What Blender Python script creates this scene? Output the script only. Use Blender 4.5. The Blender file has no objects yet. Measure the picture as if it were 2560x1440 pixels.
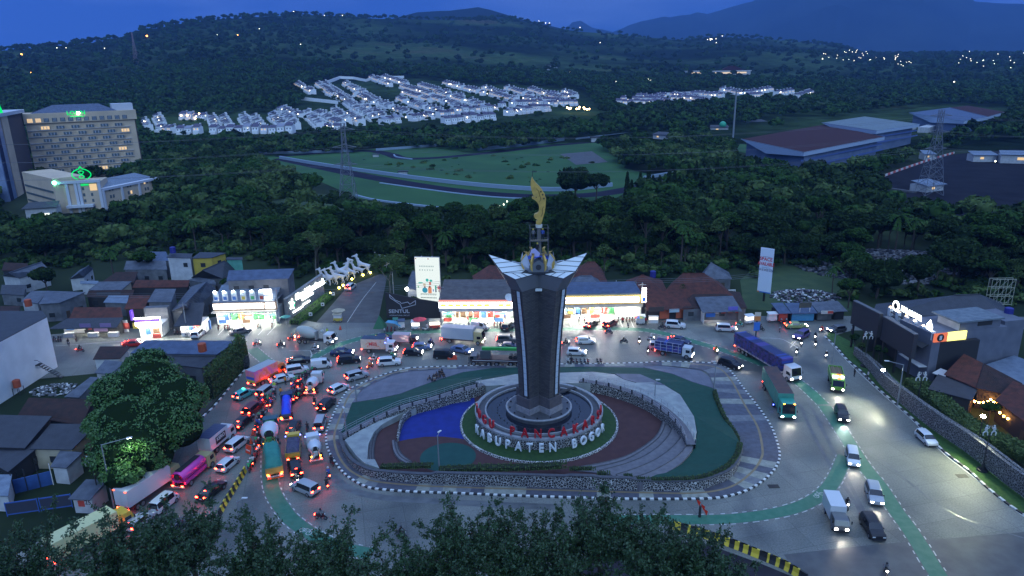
import bpy,math,random
import numpy as np
from mathutils import Vector,Matrix
from mathutils.geometry import tessellate_polygon
R_=math.radians
random.seed(7);rng=np.random.default_rng(7)
SC=bpy.context.scene
COL=SC.collection
# camera
FPX,HC=1775.0,55.0
_d=np.array([100.0,5780.0,1775.0]);_d/=np.linalg.norm(_d)
WZ=-_d
WY=np.array([0,0,1.0])-_d[2]*_d;WY/=np.linalg.norm(WY)
WX=np.cross(WY,WZ)
MW=np.array([WX,WY,WZ])
def ray(px,py):
 v=MW@np.array([(px-1280)/FPX,(py-720)/FPX,1.0])
 return v/np.linalg.norm(v)
cd=bpy.data.cameras.new('camera');cam=bpy.data.objects.new('camera',cd);COL.objects.link(cam)
cd.sensor_width=36;cd.lens=FPX/2560*36;cd.clip_start=0.5;cd.clip_end=60000
_r=MW@np.array([1,0,0.]);_u=MW@np.array([0,-1.,0]);_b=MW@np.array([0,0,-1.])
cam.matrix_world=Matrix(((_r[0],_u[0],_b[0],0),(_r[1],_u[1],_b[1],0),(_r[2],_u[2],_b[2],HC),(0,0,0,1)))
SC.camera=cam
def G(px,py,z=0.0):
 "point where the sight line of a photograph pixel meets the height z"
 v=ray(px,py);t=(z-HC)/v[2]
 return(v[0]*t,v[1]*t,z)
def V(px,py,Y):
 "point of a sight line on the upright plane y = Y"
 v=ray(px,py);t=Y/v[1]
 return(v[0]*t,Y,HC+v[2]*t)
 # world, sun, exposure
SC.view_settings.view_transform='Standard';SC.view_settings.look='None'
SC.view_settings.exposure=0.0;SC.view_settings.gamma=1.0;SC.view_settings.use_curve_mapping=False
SC.cycles.max_bounces=5;SC.cycles.diffuse_bounces=2;SC.cycles.glossy_bounces=2
SC.cycles.transmission_bounces=2;SC.cycles.volume_bounces=1;SC.cycles.transparent_max_bounces=6
SC.cycles.sample_clamp_indirect=2.0;SC.cycles.caustics_reflective=False;SC.cycles.caustics_refractive=False
W=bpy.data.worlds.new("World");SC.world=W;W.use_nodes=True
nt=W.node_tree;nt.nodes.clear()
wo=nt.nodes.new('ShaderNodeOutputWorld');bg=nt.nodes.new('ShaderNodeBackground')
sky=nt.nodes.new('ShaderNodeTexSky');sky.sky_type='NISHITA';sky.sun_disc=False
sky.sun_elevation=R_(3);sky.sun_rotation=R_(185);sky.altitude=300;sky.air_density=1.0;sky.dust_density=0.3;sky.ozone_density=6.0
tc=nt.nodes.new('ShaderNodeTexCoord');sp=nt.nodes.new('ShaderNodeSeparateXYZ');nt.links.new(tc.outputs['Generated'],sp.inputs[0])
gr=nt.nodes.new('ShaderNodeValToRGB');E=gr.color_ramp.elements
E[0].position=0.0;E[0].color=(.018,.072,.33,1);E[1].position=1.0;E[1].color=(.88,1.36,2.3,1)
e=E.new(.09);e.color=(.016,.055,.28,1)
e=E.new(.22);e.color=(.035,.125,.46,1)
nt.links.new(sp.outputs[2],gr.inputs[0])
mp=nt.nodes.new('ShaderNodeMapping');mp.inputs['Scale'].default_value=(2.2,2.2,12)
ns=nt.nodes.new('ShaderNodeTexNoise');ns.inputs['Scale'].default_value=2.0;ns.inputs['Detail'].default_value=7
cr=nt.nodes.new('ShaderNodeValToRGB');cr.color_ramp.elements[0].position=.42;cr.color_ramp.elements[1].position=.66
cr.color_ramp.elements[0].color=(0.0,0.0,0.0,1);cr.color_ramp.elements[1].color=(.07,.10,.15,1)
nt.links.new(tc.outputs['Generated'],mp.inputs[0]);nt.links.new(mp.outputs[0],ns.inputs['Vector']);nt.links.new(ns.outputs[0],cr.inputs[0])
ad=nt.nodes.new('ShaderNodeMixRGB');ad.blend_type='ADD';ad.inputs[0].default_value=1
nt.links.new(gr.outputs[0],ad.inputs[1]);nt.links.new(cr.outputs[0],ad.inputs[2])
sk=nt.nodes.new('ShaderNodeMixRGB');sk.blend_type='MULTIPLY';sk.inputs[0].default_value=1;sk.inputs[2].default_value=(.05,.09,.16,1)
nt.links.new(sky.outputs[0],sk.inputs[1])
mx=nt.nodes.new('ShaderNodeMixRGB');mx.inputs[0].default_value=.85
nt.links.new(sk.outputs[0],mx.inputs[1]);nt.links.new(ad.outputs[0],mx.inputs[2])
nt.links.new(mx.outputs[0],bg.inputs[0]);bg.inputs[1].default_value=1.0
nt.links.new(bg.outputs[0],wo.inputs[0])
sl=bpy.data.lights.new('sun','SUN');so=bpy.data.objects.new('sun',sl);COL.objects.link(so)
sl.energy=1.3;sl.angle=R_(38);sl.color=(.50,.76,1.0);so.rotation_euler=(R_(62),0,R_(8))
# helpers
def tag(o,label=None,cat=None,group=None,kind=None):
 if label:o['label']=label
 if cat:o['category']=cat
 if group:o['group']=group
 if kind:o['kind']=kind
 return o
def empty(name,loc=(0,0,0),rz=0.0):
 o=bpy.data.objects.new(name,None);COL.objects.link(o);o.location=loc;o.rotation_euler=(0,0,rz);o.empty_display_size=.3
 return o
def thing(name,label,cat,loc=(0,0,0),rz=0.0,group=None):
 return tag(empty(name,loc,rz),label,cat,group)
_kids={}
def mesh_obj(name,me,parent=None):
 o=bpy.data.objects.new(name,me);COL.objects.link(o)
 if parent is not None:
  o.parent=parent;_kids.setdefault(parent.name,[]).append(o)
 return o
def copy_tree(o,parent=None):
 c=o.copy();COL.objects.link(c)
 if parent is not None:
  c.parent=parent;_kids.setdefault(parent.name,[]).append(c)
 for ch in _kids.get(o.name,[]):copy_tree(ch,c)
 return c
def kids(o):return _kids.get(o.name,[])
MATS={}
def mat(name,col,rough=.7,metal=0.,col2=None,scale=3.,bump=0.,detail=3.,coord='Object',spec=.5,emis=None,estr=0.,bscale=None):
 if name in MATS:return MATS[name]
 m=bpy.data.materials.new(name);m.use_nodes=True;n=m.node_tree;b=n.nodes['Principled BSDF']
 b.inputs['Base Color'].default_value=(*col,1);b.inputs['Roughness'].default_value=rough;b.inputs['Metallic'].default_value=metal
 b.inputs['Specular IOR Level'].default_value=spec
 if emis:b.inputs['Emission Color'].default_value=(*emis,1);b.inputs['Emission Strength'].default_value=estr
 if col2 is not None or bump:
  t=n.nodes.new('ShaderNodeTexCoord')
  src=t.outputs[coord]
  z=n.nodes.new('ShaderNodeTexNoise');z.inputs['Scale'].default_value=scale;z.inputs['Detail'].default_value=detail
  n.links.new(src,z.inputs['Vector'])
  if col2 is not None:
   r=n.nodes.new('ShaderNodeValToRGB');r.color_ramp.elements[0].position=.35;r.color_ramp.elements[1].position=.65
   r.color_ramp.elements[0].color=(*col,1);r.color_ramp.elements[1].color=(*col2,1)
   n.links.new(z.outputs[0],r.inputs[0]);n.links.new(r.outputs[0],b.inputs['Base Color'])
  if bump:
   z2=z
   if bscale:
    z2=n.nodes.new('ShaderNodeTexNoise');z2 .inputs['Scale'].default_value=bscale;n.links.new(src,z2 .inputs['Vector'])
   bp=n.nodes.new('ShaderNodeBump');bp.inputs['Strength'].default_value=bump;bp.inputs['Distance'].default_value=.1
   n.links.new(z2 .outputs[0],bp.inputs['Height']);n.links.new(bp.outputs[0],b.inputs['Normal'])
 MATS[name]=m
 return m
def glow(name,col,s):
 if name in MATS:return MATS[name]
 m=bpy.data.materials.new(name);m.use_nodes=True;n=m.node_tree;n.nodes.clear()
 e=n.nodes.new('ShaderNodeEmission');e.inputs[0].default_value=(*col,1);e.inputs[1].default_value=s
 o=n.nodes.new('ShaderNodeOutputMaterial');n.links.new(e.outputs[0],o.inputs[0]);MATS[name]=m
 return m
def wave_mat(name,c1,c2,scale,rough=.5,metal=0.,axis='X',dirt=None,bump=.3):
 "corrugated sheet or rows of roof tiles"
 if name in MATS:return MATS[name]
 m=mat(name,c1,rough,metal);n=m.node_tree;b=n.nodes['Principled BSDF']
 t=n.nodes.new('ShaderNodeTexCoord');w=n.nodes.new('ShaderNodeTexWave');w.bands_direction=axis;w.inputs['Scale'].default_value=scale
 w.inputs['Distortion'].default_value=.3
 n.links.new(t.outputs['UV'],w.inputs['Vector'])
 z=n.nodes.new('ShaderNodeTexNoise');z.inputs['Scale'].default_value=.9;z.inputs['Detail'].default_value=5;n.links.new(t.outputs['Object'],z.inputs['Vector'])
 r=n.nodes.new('ShaderNodeValToRGB');r.color_ramp.elements[0].position=.35;r.color_ramp.elements[1].position=.68
 r.color_ramp.elements[0].color=(*c1,1);r.color_ramp.elements[1].color=(*c2,1);n.links.new(z.outputs[0],r.inputs[0])
 mm=n.nodes.new('ShaderNodeMixRGB');mm.blend_type='MULTIPLY';mm.inputs[0].default_value=.45
 n.links.new(r.outputs[0],mm.inputs[1]);n.links.new(w.outputs[0],mm.inputs[2]);n.links.new(mm.outputs[0],b.inputs['Base Color'])
 bp=n.nodes.new('ShaderNodeBump');bp.inputs['Strength'].default_value=bump;bp.inputs['Distance'].default_value=.06
 n.links.new(w.outputs[0],bp.inputs['Height']);n.links.new(bp.outputs[0],b.inputs['Normal'])
 return m
class MB:
 "collects faces and links them as one mesh object"
 def __init__(s):s.v=[];s.f=[];s.m=[];s.uv={}
 def add(s,V_,F,m=0):
  k=len(s.v);s.v+=[tuple(map(float,p))for p in V_]
  for f in F:s.f.append([i+k for i in f]);s.m.append(m)
  return s
 def box(s,c,d,m=0,rz=0.,taper=(1,1),top=None):
  cx,cy,cz=c;x,y,z=d[0]/2,d[1]/2,d[2]/2;P=[]
  for dz,tx,ty in((-z,1,1),(z,taper[0],taper[1])):
   for a,b in((-x,-y),(x,-y),(x,y),(-x,y)):
    a*=tx;b*=ty
    P.append((cx+a*math.cos(rz)-b*math.sin(rz),cy+a*math.sin(rz)+b*math.cos(rz),cz+dz))
  return s.add(P,[(3,2,1,0),(4,5,6,7),(0,1,5,4),(1,2,6,5),(2,3,7,6),(3,0,4,7)],m)
 def cyl(s,p,q,r0,r1=None,n=10,m=0,caps=True):
  r1=r0 if r1 is None else r1
  p=Vector(p);q=Vector(q);a=(q-p).normalized()
  u=a.cross(Vector((0,0,1))if abs(a.z)<.9 else Vector((1,0,0))).normalized();w=a.cross(u)
  P=[]
  for c,r in((p,r0),(q,r1)):
   for i in range(n):
    t=2*math.pi*i/n;P.append(c+(u*math.cos(t)+w*math.sin(t))*r)
  F=[(i,(i+1)%n,n+(i+1)%n,n+i)for i in range(n)]
  if caps:F+=[tuple(range(n))[::-1],tuple(range(n,2*n))]
  return s.add(P,F,m)
 def tube(s,pts,r,n=6,m=0):
  rs=r if isinstance(r,(list,tuple))else[r]*len(pts)
  for i in range(len(pts)-1):s.cyl(pts[i],pts[i+1],rs[i],rs[i+1],n,m,caps=True)
  return s
 def ball(s,c,r,n=8,k=5,m=0,sc=(1,1,1)):
  P=[(c[0],c[1],c[2]-r*sc[2])];F=[]
  for j in range(1,k):
   a=math.pi*j/k-math.pi/2
   for i in range(n):
    t=2*math.pi*i/n;P.append((c[0]+r*sc[0]*math.cos(a)*math.cos(t),c[1]+r*sc[1]*math.cos(a)*math.sin(t),c[2]+r*sc[2]*math.sin(a)))
  P.append((c[0],c[1],c[2]+r*sc[2]))
  for i in range(n):F.append((0,1+(i+1)%n,1+i))
  for j in range(k-2):
   for i in range(n):
    a=1+j*n+i;b=1+j*n+(i+1)%n;F.append((a,b,b+n,a+n))
  L=len(P)-1
  for i in range(n):F.append((L,1+(k-2)*n+i,1+(k-2)*n+(i+1)%n))
  return s.add(P,F,m)
 def prism(s,pts,z0,z1,m=0,mt=None,bottom=False):
  "polygon of (x,y) or (x,y,z) swept up from z0; with z1 None the points' own z is the top"
  pts=[tuple(p)for p in pts];n=len(pts)
  top=[(p[0],p[1],p[2]if z1 is None else z1)for p in pts];bot=[(p[0],p[1],z0)for p in pts]
  a=sum(pts[i][0]*pts[(i+1)%n][1]-pts[(i+1)%n][0]*pts[i][1]for i in range(n))
  if a<0:top.reverse();bot.reverse()
  F=[(i,(i+1)%n,n+(i+1)%n,n+i)for i in range(n)]
  s.add(bot+top,F,m)
  tri=tessellate_polygon([[Vector((p[0],p[1],0))for p in top]])
  s.add(top,[fix_up(top,t)for t in tri],m if mt is None else mt)
  if bottom:s.add(bot,[fix_up(bot,t)[::-1]for t in tri],m)
  return s
 def slab(s,pts,z,m=0):
  pts=[(p[0],p[1],p[2]if z is None else z)for p in pts]
  tri=tessellate_polygon([[Vector((p[0],p[1],0))for p in pts]])
  return s.add(pts,[fix_up(pts,t)for t in tri],m)
 def wall(s,path,h0,h1,m=0,thick=0.):
  "upright ribbon along (x,y) path; with thick it gets two faces and a top"
  n=len(path)
  hs=h1 if isinstance(h1,(list,tuple))else[h1]*n;hb=h0 if isinstance(h0,(list,tuple))else[h0]*n
  if thick<=0:
   P=[(p[0],p[1],hb[i])for i,p in enumerate(path)]+[(p[0],p[1],hs[i])for i,p in enumerate(path)]
   return s.add(P,[(i,i+1,n+i+1,n+i)for i in range(n-1)],m)
  A=offset(path,thick/2);B=offset(path,-thick/2)
  P=[(p[0],p[1],hb[i])for i,p in enumerate(A)]+[(p[0],p[1],hs[i])for i,p in enumerate(A)]+[(p[0],p[1],hb[i])for i,p in enumerate(B)]+[(p[0],p[1],hs[i])for i,p in enumerate(B)]
  F=[]
  for i in range(n-1):
   F+=[(i+1,i,n+i,n+i+1),(2*n+i,2*n+i+1,3*n+i+1,3*n+i),(n+i,3*n+i,3*n+i+1,n+i+1)]
  F+=[(0,2*n,3*n,n),(2*n-1,4*n-1,3*n-1,n-1)]
  return s.add(P,F,m)
 def build(s,name,mats,parent=None,smooth=False,uv=None):
  me=bpy.data.meshes.new(name);me.from_pydata(s.v,[],s.f)
  for m in(mats if isinstance(mats,(list,tuple))else[mats]):me.materials.append(m)
  if s.f:
   me.polygons.foreach_set('material_index',s.m)
   if smooth:me.polygons.foreach_set('use_smooth',[True]*len(s.f))
   if uv is not None:
    L=me.uv_layers.new(name='UVMap');d=np.zeros(len(me.loops)*2)
    k=0
    for f in s.f:
     for i in f:d[2*k],d[2*k+1]=uv(s.v[i]);k+=1
    L.data.foreach_set('uv',d)
  me.update()
  return mesh_obj(name,me,parent)
def fix_up(P,t):
 a,b,c=(P[i]for i in t)
 return tuple(t)if(b[0]-a[0])*(c[1]-a[1])-(c[0]-a[0])*(b[1]-a[1])>0 else tuple(t)[::-1]
def offset(path,d):
 out=[];n=len(path)
 for i in range(n):
  a=path[max(i-1,0)];b=path[min(i+1,n-1)]
  dx,dy=b[0]-a[0],b[1]-a[1];L=math.hypot(dx,dy)or 1
  out.append((path[i][0]-dy/L*d,path[i][1]+dx/L*d)+tuple(path[i][2:]))
 return out
def smooth_path(pts,step=1.0,closed=False):
 "Catmull-Rom through the points, resampled at even steps"
 P=[np.array(p,float)for p in pts];n=len(P);out=[]
 rngi=range(n)if closed else range(n-1)
 for i in rngi:
  p0=P[(i-1)%n]if closed or i>0 else P[0];p1=P[i];p2=P[(i+1)%n];p3=P[(i+2)%n]if closed or i+2<n else P[-1]
  k=8
  for j in range(k):
   t=j/k;out.append(.5*((2*p1)+(-p0+p2)*t+(2*p0-5*p1+4*p2-p3)*t*t+(-p0+3*p1-3*p2+p3)*t**3))
 out.append(P[0]if closed else P[-1])
 L=[0.]
 for a,b in zip(out,out[1:]):L.append(L[-1]+float(np.linalg.norm(b-a)))
 m=max(2,int(L[-1]/step)+1);S=np.linspace(0,L[-1],m);O=np.array(out)
 return[tuple(float(np.interp(q,L,O[:,c]))for c in range(O.shape[1]))for q in S]
def GP(pts,z=0.):return[G(p[0],p[1],p[2]if len(p)>2 else z)for p in pts]
# land
def az_of(px,py=172):v=ray(px,py);return math.atan2(v[0],v[1])
def el_of(px,py):v=ray(px,py);return v[2]/math.hypot(v[0],v[1])
RIDGE=[(-600,150),(-200,128),(0,119),(110,113),(230,101),(330,90),(380,69),(480,52),(560,43),(700,33),(800,33),(900,38),(1000,39),(1100,42),(1280,44),(1330,53),(1400,68),(1500,76),(1600,86),(1700,94),(1800,88),(1900,92),(2000,100),(2100,112),(2150,132),(2300,134),(2560,133),(2800,130),(3200,130)]
RA=np.array([az_of(p[0])for p in RIDGE]);RE=np.array([el_of(*p)for p in RIDGE])
RD=np.interp(RA,[az_of(0),az_of(700),az_of(1280),az_of(2000),az_of(2560)],[2300,2700,3000,3300,3000])
def hsh(x,y):return(math.sin(x*12.9898+y*78.233)*43758.5453)%1
def vnoise(x,y):
 xi,yi=np.floor(x),np.floor(y);xf,yf=x-xi,y-yi;xf=xf*xf*(3-2*xf);yf=yf*yf*(3-2*yf)
 h=lambda a,b:np.modf(np.abs(np.sin(a*12.9898+b*78.233)*43758.5453))[0]
 return(h(xi,yi)*(1-xf)+h(xi+1,yi)*xf)*(1-yf)+(h(xi,yi+1)*(1-xf)+h(xi+1,yi+1)*xf)*yf
def fbm(x,y,o=4):return sum(vnoise(x*2**k+17*k,y*2**k)/2**k for k in range(o))/1.9-.5
R0=560.0
def height(x,y):
 x=np.asarray(x,float);y=np.asarray(y,float)
 r=np.hypot(x,y);a=np.arctan2(x,y)
 e=np.interp(a,RA,RE);d=np.interp(a,RA,RD)
 zr=HC+d*e-8
 t=(r-R0)/(d-R0)
 z=zr*np.where(t<=1,np.clip(t,0,1)**1.45,1-.55*np.clip(t-1,0,1.2))
 return z+fbm(x/330,y/330)*60*np.clip(t*1.3,0,1)*np.clip(1.15-t,0.12,1)*(t>0)
def T(px,py,dz=0.):
 "point of the land seen at a photograph pixel"
 v=ray(px,py);h=math.hypot(v[0],v[1]);r=300.
 if v[2]<0:
  g=G(px,py)
  if math.hypot(g[0],g[1])<R0:return g
 while r<6000:
  t=r/h;x,y,z=v[0]*t,v[1]*t,HC+v[2]*t
  if z<float(height(x,y)):break
  r+=6
 return(x,y,float(height(x,y))+dz)
ground_m=mat('dark_scrub_land',(.012,.022,.012),.95,col2=(.035,.05,.022),scale=.02,detail=8,spec=.1)
def land_mat():
 m=bpy.data.materials.new('hill_scrub');m.use_nodes=True;n=m.node_tree;b=n.nodes['Principled BSDF'];b.inputs['Roughness'].default_value=1;b.inputs['Specular IOR Level'].default_value=0
 t=n.nodes.new('ShaderNodeTexCoord')
 z=n.nodes.new('ShaderNodeTexNoise');z.inputs['Scale'].default_value=.0035;z.inputs['Detail'].default_value=7;n.links.new(t.outputs['Object'],z.inputs['Vector'])
 y=n.nodes.new('ShaderNodeTexNoise');y.inputs['Scale'].default_value=.05;y.inputs['Detail'].default_value=6;n.links.new(t.outputs['Object'],y.inputs['Vector'])
 r=n.nodes.new('ShaderNodeValToRGB');E=r.color_ramp.elements;E[0].position=.42;E[1].position=.62;E[0].color=(.012,.02,.012,1);E[1].color=(.045,.075,.03,1)
 e=E.new(.72);e.color=(.075,.07,.04,1)
 mx=n.nodes.new('ShaderNodeMixRGB');mx.blend_type='OVERLAY';mx.inputs[0].default_value=.8
 n.links.new(z.outputs[0],r.inputs[0]);n.links.new(r.outputs[0],mx.inputs[1]);n.links.new(y.outputs[0],mx.inputs[2]);n.links.new(mx.outputs[0],b.inputs['Base Color'])
 bp=n.nodes.new('ShaderNodeBump');bp.inputs['Strength'].default_value=1;bp.inputs['Distance'].default_value=8
 n.links.new(y.outputs[0],bp.inputs['Height']);n.links.new(bp.outputs[0],b.inputs['Normal'])
 return m
hill_m=land_mat();far_m=mat('far_forest',(.008,.016,.02),1,col2=(.018,.03,.034),scale=.002,detail=9,spec=0)
def grid_mesh(name,A,Rr,zfun,m):
 aa,rr=np.meshgrid(A,Rr);X=rr*np.sin(aa);Y=rr*np.cos(aa);Z=zfun(X,Y)
 nv,na=len(Rr),len(A);P=np.stack([X.ravel(),Y.ravel(),Z.ravel()],1)
 i=np.arange(nv-1)[:,None]*na+np.arange(na-1)[None];i=i.ravel()
 F=np.stack([i,i+1,i+1+na,i+na],1)[:,::-1]
 me=bpy.data.meshes.new(name);me.from_pydata(P.tolist(),[],F.tolist());me.materials.append(m)
 me.polygons.foreach_set('use_smooth',[True]*len(F));me.update()
 return mesh_obj(name,me)
A_=np.linspace(-.95,.95,420)
tag(grid_mesh('hills',A_,np.concatenate([np.linspace(R0-8,1500,110),np.linspace(1515,5200,120)]),lambda x,y:height(x,y)-np.where(np.hypot(x,y)<R0,.25,0),hill_m),'long wooded hills with open slopes climbing behind the valley','hills',kind='structure')
g=MB();g.slab([(-700,-60),(700,-60),(700,640),(-700,640)],-0.05);
tag(g.build('ground',ground_m),'dark grassy ground of the valley floor','ground',kind='structure')
def mountain(name,crest,dist,label,depth=2500,base=-150,col=None):
 A=np.array([az_of(p[0])for p in crest]);E=np.array([el_of(*p)for p in crest])
 az=np.linspace(A[0],A[-1],300);Rr=np.linspace(dist-depth,dist+depth,60)
 def zf(x,y):
  r=np.hypot(x,y);a=np.arctan2(x,y);top=HC+dist*np.interp(a,A,E)
  t=np.clip(1-np.abs(r-dist)/depth,0,1)
  return base+(top-base)*t**1.25+fbm(x/900+9,y/900,5)*dist*.035*t*(1.05-t)*4*.4+fbm(x/260,y/260,3)*dist*.003*t
 o=grid_mesh(name,az,Rr,zf,far_m);tag(o,label,'mountain',kind='structure')
mountain('hill',[(900,80),(990,42),(1050,26),(1130,22),(1200,13),(1230,20),(1260,30),(1290,40),(1400,66),(1500,85)],4300,'knobbly wooded hill rising behind the near ridge',900,0)
mountain('mountain',[(1380,110),(1430,52),(1450,48),(1480,66),(1530,76),(1600,49),(1655,37),(1668,40),(1720,33),(1735,28),(1760,33),(1820,12),(1870,-2),(1950,-60),(2050,-110),(2200,-120),(2320,-60),(2410,2),(2480,8),(2530,10),(2560,22),(2700,40),(2900,120)],8200,'huge blue mountain with its summit cut by the frame',3000,-100)
mountain('mountain',[(1850,160),(1950,60),(2040,18),(2080,9),(2120,22),(2200,60),(2300,95),(2420,120),(2500,160)],6900,'lower dark shoulder in front of the huge blue mountain',1500,-100)
# paving
def concrete_mat():
 m=mat('road_concrete',(.17,.18,.17),.62,spec=.35);n=m.node_tree;b=n.nodes['Principled BSDF'];L=n.links.new
 t=n.nodes.new('ShaderNodeTexCoord')
 def noise(sc,det,vec=None):
  z=n.nodes.new('ShaderNodeTexNoise');z.inputs['Scale'].default_value=sc;z.inputs['Detail'].default_value=det;L(vec or t.outputs['Object'],z.inputs['Vector']);return z
 def ramp(src,p0,c0,p1,c1):
  r=n.nodes.new('ShaderNodeValToRGB');r.color_ramp.elements[0].position=p0;r.color_ramp.elements[1].position=p1
  r.color_ramp.elements[0].color=(*c0,1);r.color_ramp.elements[1].color=(*c1,1);L(src,r.inputs[0]);return r
 def mul(a,b_,f=1.):
  x=n.nodes.new('ShaderNodeMixRGB');x.blend_type='MULTIPLY';x.inputs[0].default_value=f;L(a,x.inputs[1]);L(b_,x.inputs[2]);return x.outputs[0]
 base=ramp(noise(.09,8).outputs[0],.35,(.12,.128,.12),.68,(.23,.235,.21))
 fine=ramp(noise(5,4).outputs[0],.3,(.68,.68,.68),.7,(1.14,1.14,1.13))
 mp=n.nodes.new('ShaderNodeMapping');mp.inputs['Rotation'].default_value=(0,0,R_(-14));L(t.outputs['Object'],mp.inputs[0])
 br=n.nodes.new('ShaderNodeTexBrick');br.inputs['Scale'].default_value=1;br.inputs['Brick Width'].default_value=5.2;br.inputs['Row Height'].default_value=3.6;br.offset=0
 br.inputs['Mortar Size'].default_value=.035;br.inputs['Mortar Smooth'].default_value=.4
 br.inputs['Color1'].default_value=(1,1,1,1);br.inputs['Color2'].default_value=(.84,.84,.84,1);br.inputs['Mortar'].default_value=(.52,.52,.52,1);L(mp.outputs[0],br.inputs['Vector'])
 mp2=n.nodes.new('ShaderNodeMapping');mp2 .inputs['Scale'].default_value=(1,.35,1);L(t.outputs['Object'],mp2 .inputs[0])
 wet=ramp(noise(.12,5,mp2 .outputs[0]).outputs[0],.54,(1,1,1),.68,(.48,.48,.50))
 c=mul(mul(mul(base.outputs[0],fine.outputs[0]),br.outputs[0]),wet.outputs[0]);L(c,b.inputs['Base Color'])
 rr=ramp(noise(.12,5,mp2 .outputs[0]).outputs[0],.50,(.62,.62,.62),.72,(.22,.22,.22));L(rr.outputs[0],b.inputs['Roughness'])
 return m
conc_m=concrete_mat()
asph_m=mat('old_asphalt',(.045,.046,.05),.7,col2=(.075,.075,.08),scale=.4,detail=8,bump=.2,bscale=6)
dark_asph_m=mat('worn_asphalt_lot',(.022,.020,.026),.95,col2=(.036,.033,.040),scale=.35,detail=8,spec=.1)
white_m=mat('road_paint_white',(.55,.56,.54),.6,col2=(.38,.39,.38),scale=2)
green_m=mat('road_paint_green',(.02,.13,.075),.6,col2=(.045,.16,.10),scale=1.1,detail=6)
black_m=mat('kerb_paint_black',(.018,.018,.02),.6,col2=(.03,.03,.032),scale=3)
kwhite_m=mat('kerb_paint_white',(.68,.69,.67),.55,col2=(.5,.51,.49),scale=3)
dirt_m=mat('bare_earth',(.05,.045,.038),.95,col2=(.025,.032,.018),scale=.5,detail=8)
lawn_m=mat('cut_lawn',(.025,.075,.012),.95,col2=(.045,.11,.02),scale=2,detail=6)
grass_m=mat('rough_grass',(.025,.055,.018),.95,col2=(.045,.075,.025),scale=.25,detail=8)
def sheet(name,pts,z,m,label,cat=None,kind='structure'):
 b=MB();b.slab(GP(pts,z)if len(pts[0])==2 else[G(*p)for p in pts],None,0);o=b.build(name,m)
 return tag(o,label,cat or name.replace('_',' '),kind=kind)
ROAD=[(-900,905),(-300,865),(130,836),(400,815),(540,792),(720,792),(790,806),(960,806),(1100,790),(1620,778),(1870,790),(2110,790),(2600,792),(2600,822),(2130,826),(2066,845),(2090,868),(2118,900),(2154,930),(2193,970),(2229,1001),(2284,1050),(2355,1125),(2422,1177),(2471,1222),(2524,1264),(2557,1286),(2800,1440),(2800,2100),(-500,2100),(-300,1600),(100,1350),(272,1290),(297,1273),(430,1136),(460,1102),(510,1040),(530,1022),(575,965),(611,926),(617,890),(330,925),(-300,985)]
sheet('road',ROAD,.0,conc_m,'pale concrete intersection round the monument island','road')
sheet('entry_road',[(790,807),(868,718),(952,684),(968,690),(958,740),(944,807)],.006,asph_m,'dark asphalt side road climbing past the horse statues','road')
sheet('lower_road',[(1640,1366),(1740,1352),(1800,1372),(1905,1410),(1990,1445),(2110,1540),(1500,1600),(1400,1420)],.006,dark_asph_m,'darker worn asphalt behind the yellow and black barriers','road')
sheet('underpass_road',[(1960,1386),(2180,1362),(2560,1330),(2760,1325),(2760,1700),(2000,1700),(1995,1445)],.004,mat('grey_asphalt',(.06,.06,.062),.6,col2=(.09,.09,.09),scale=.5,detail=8),'grey asphalt strip crossing the foot of the right road','road')
def strip(name,pts,w,z,m,label=None,mb=None,step=.8):
 P=smooth_path([p[:2]for p in GP(pts,0)],step);A=offset(P,w/2);B=offset(P,-w/2);n=len(P)
 b=mb or MB();b.add([(p[0],p[1],z)for p in A]+[(p[0],p[1],z)for p in B],[(i+1,i,n+i,n+i+1)for i in range(n-1)])
 if mb is None:return tag(b.build(name,m),label,name.replace('_',' '),kind='structure')
def dashes(b,pts,off,w,z,on,gap):
 P=smooth_path([p[:2]for p in GP(pts,0)],.3);P=offset(P,off);s=0.;seg=[]
 for i in range(1,len(P)):
  s+=math.dist(P[i-1],P[i])
  if s%(on+gap)<on:seg.append(P[i])
  else:
   if len(seg)>1:_ribbon(b,seg,w,z)
   seg=[]
 if len(seg)>1:_ribbon(b,seg,w,z)
def _ribbon(b,P,w,z):
 A=offset(P,w/2);B=offset(P,-w/2);n=len(P)
 b.add([(p[0],p[1],z)for p in A]+[(p[0],p[1],z)for p in B],[(i+1,i,n+i,n+i+1)for i in range(n-1)])
LANES=[([(672,1090),(673,1160),(675,1197),(684,1234),(706,1271),(732,1302),(790,1342),(850,1368),(930,1385)],2.0,'green cycle lane curving down beside the jam'),([(774,899),(810,880),(843,864),(882,851),(931,840),(1000,832),(1150,827),(1330,824),(1480,822),(1600,824),(1660,834),(1720,850),(1790,870),(1860,893),(1940,925),(2002,960),(2058,1011)],2.0,'green cycle lane running along the shop fronts to the right road'),([(630,872),(648,888),(672,908),(700,940)],2.3,'short green cycle lane stub behind the painted box truck'),([(2062,1015),(2106,1080),(2156,1159),(2197,1211),(2235,1270),(2285,1340),(2347,1440),(2440,1560)],2.0,'green cycle lane running down the middle of the right road'),([(2112,1140),(2085,1200),(2045,1243),(1972,1275),(1860,1294),(1760,1299),(1650,1299),(1500,1300)],1.9,'green cycle lane curving in from the lower right')]
dl=MB()
for i,(p,w,lab)in enumerate(LANES):
 strip('cycle_lane',p,w,.006+i*.0015,green_m,lab)
 for s in(-1,1):dashes(dl,p,s*(w/2+.16),.14,.0145+.0006*i,1.0,.45)
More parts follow.
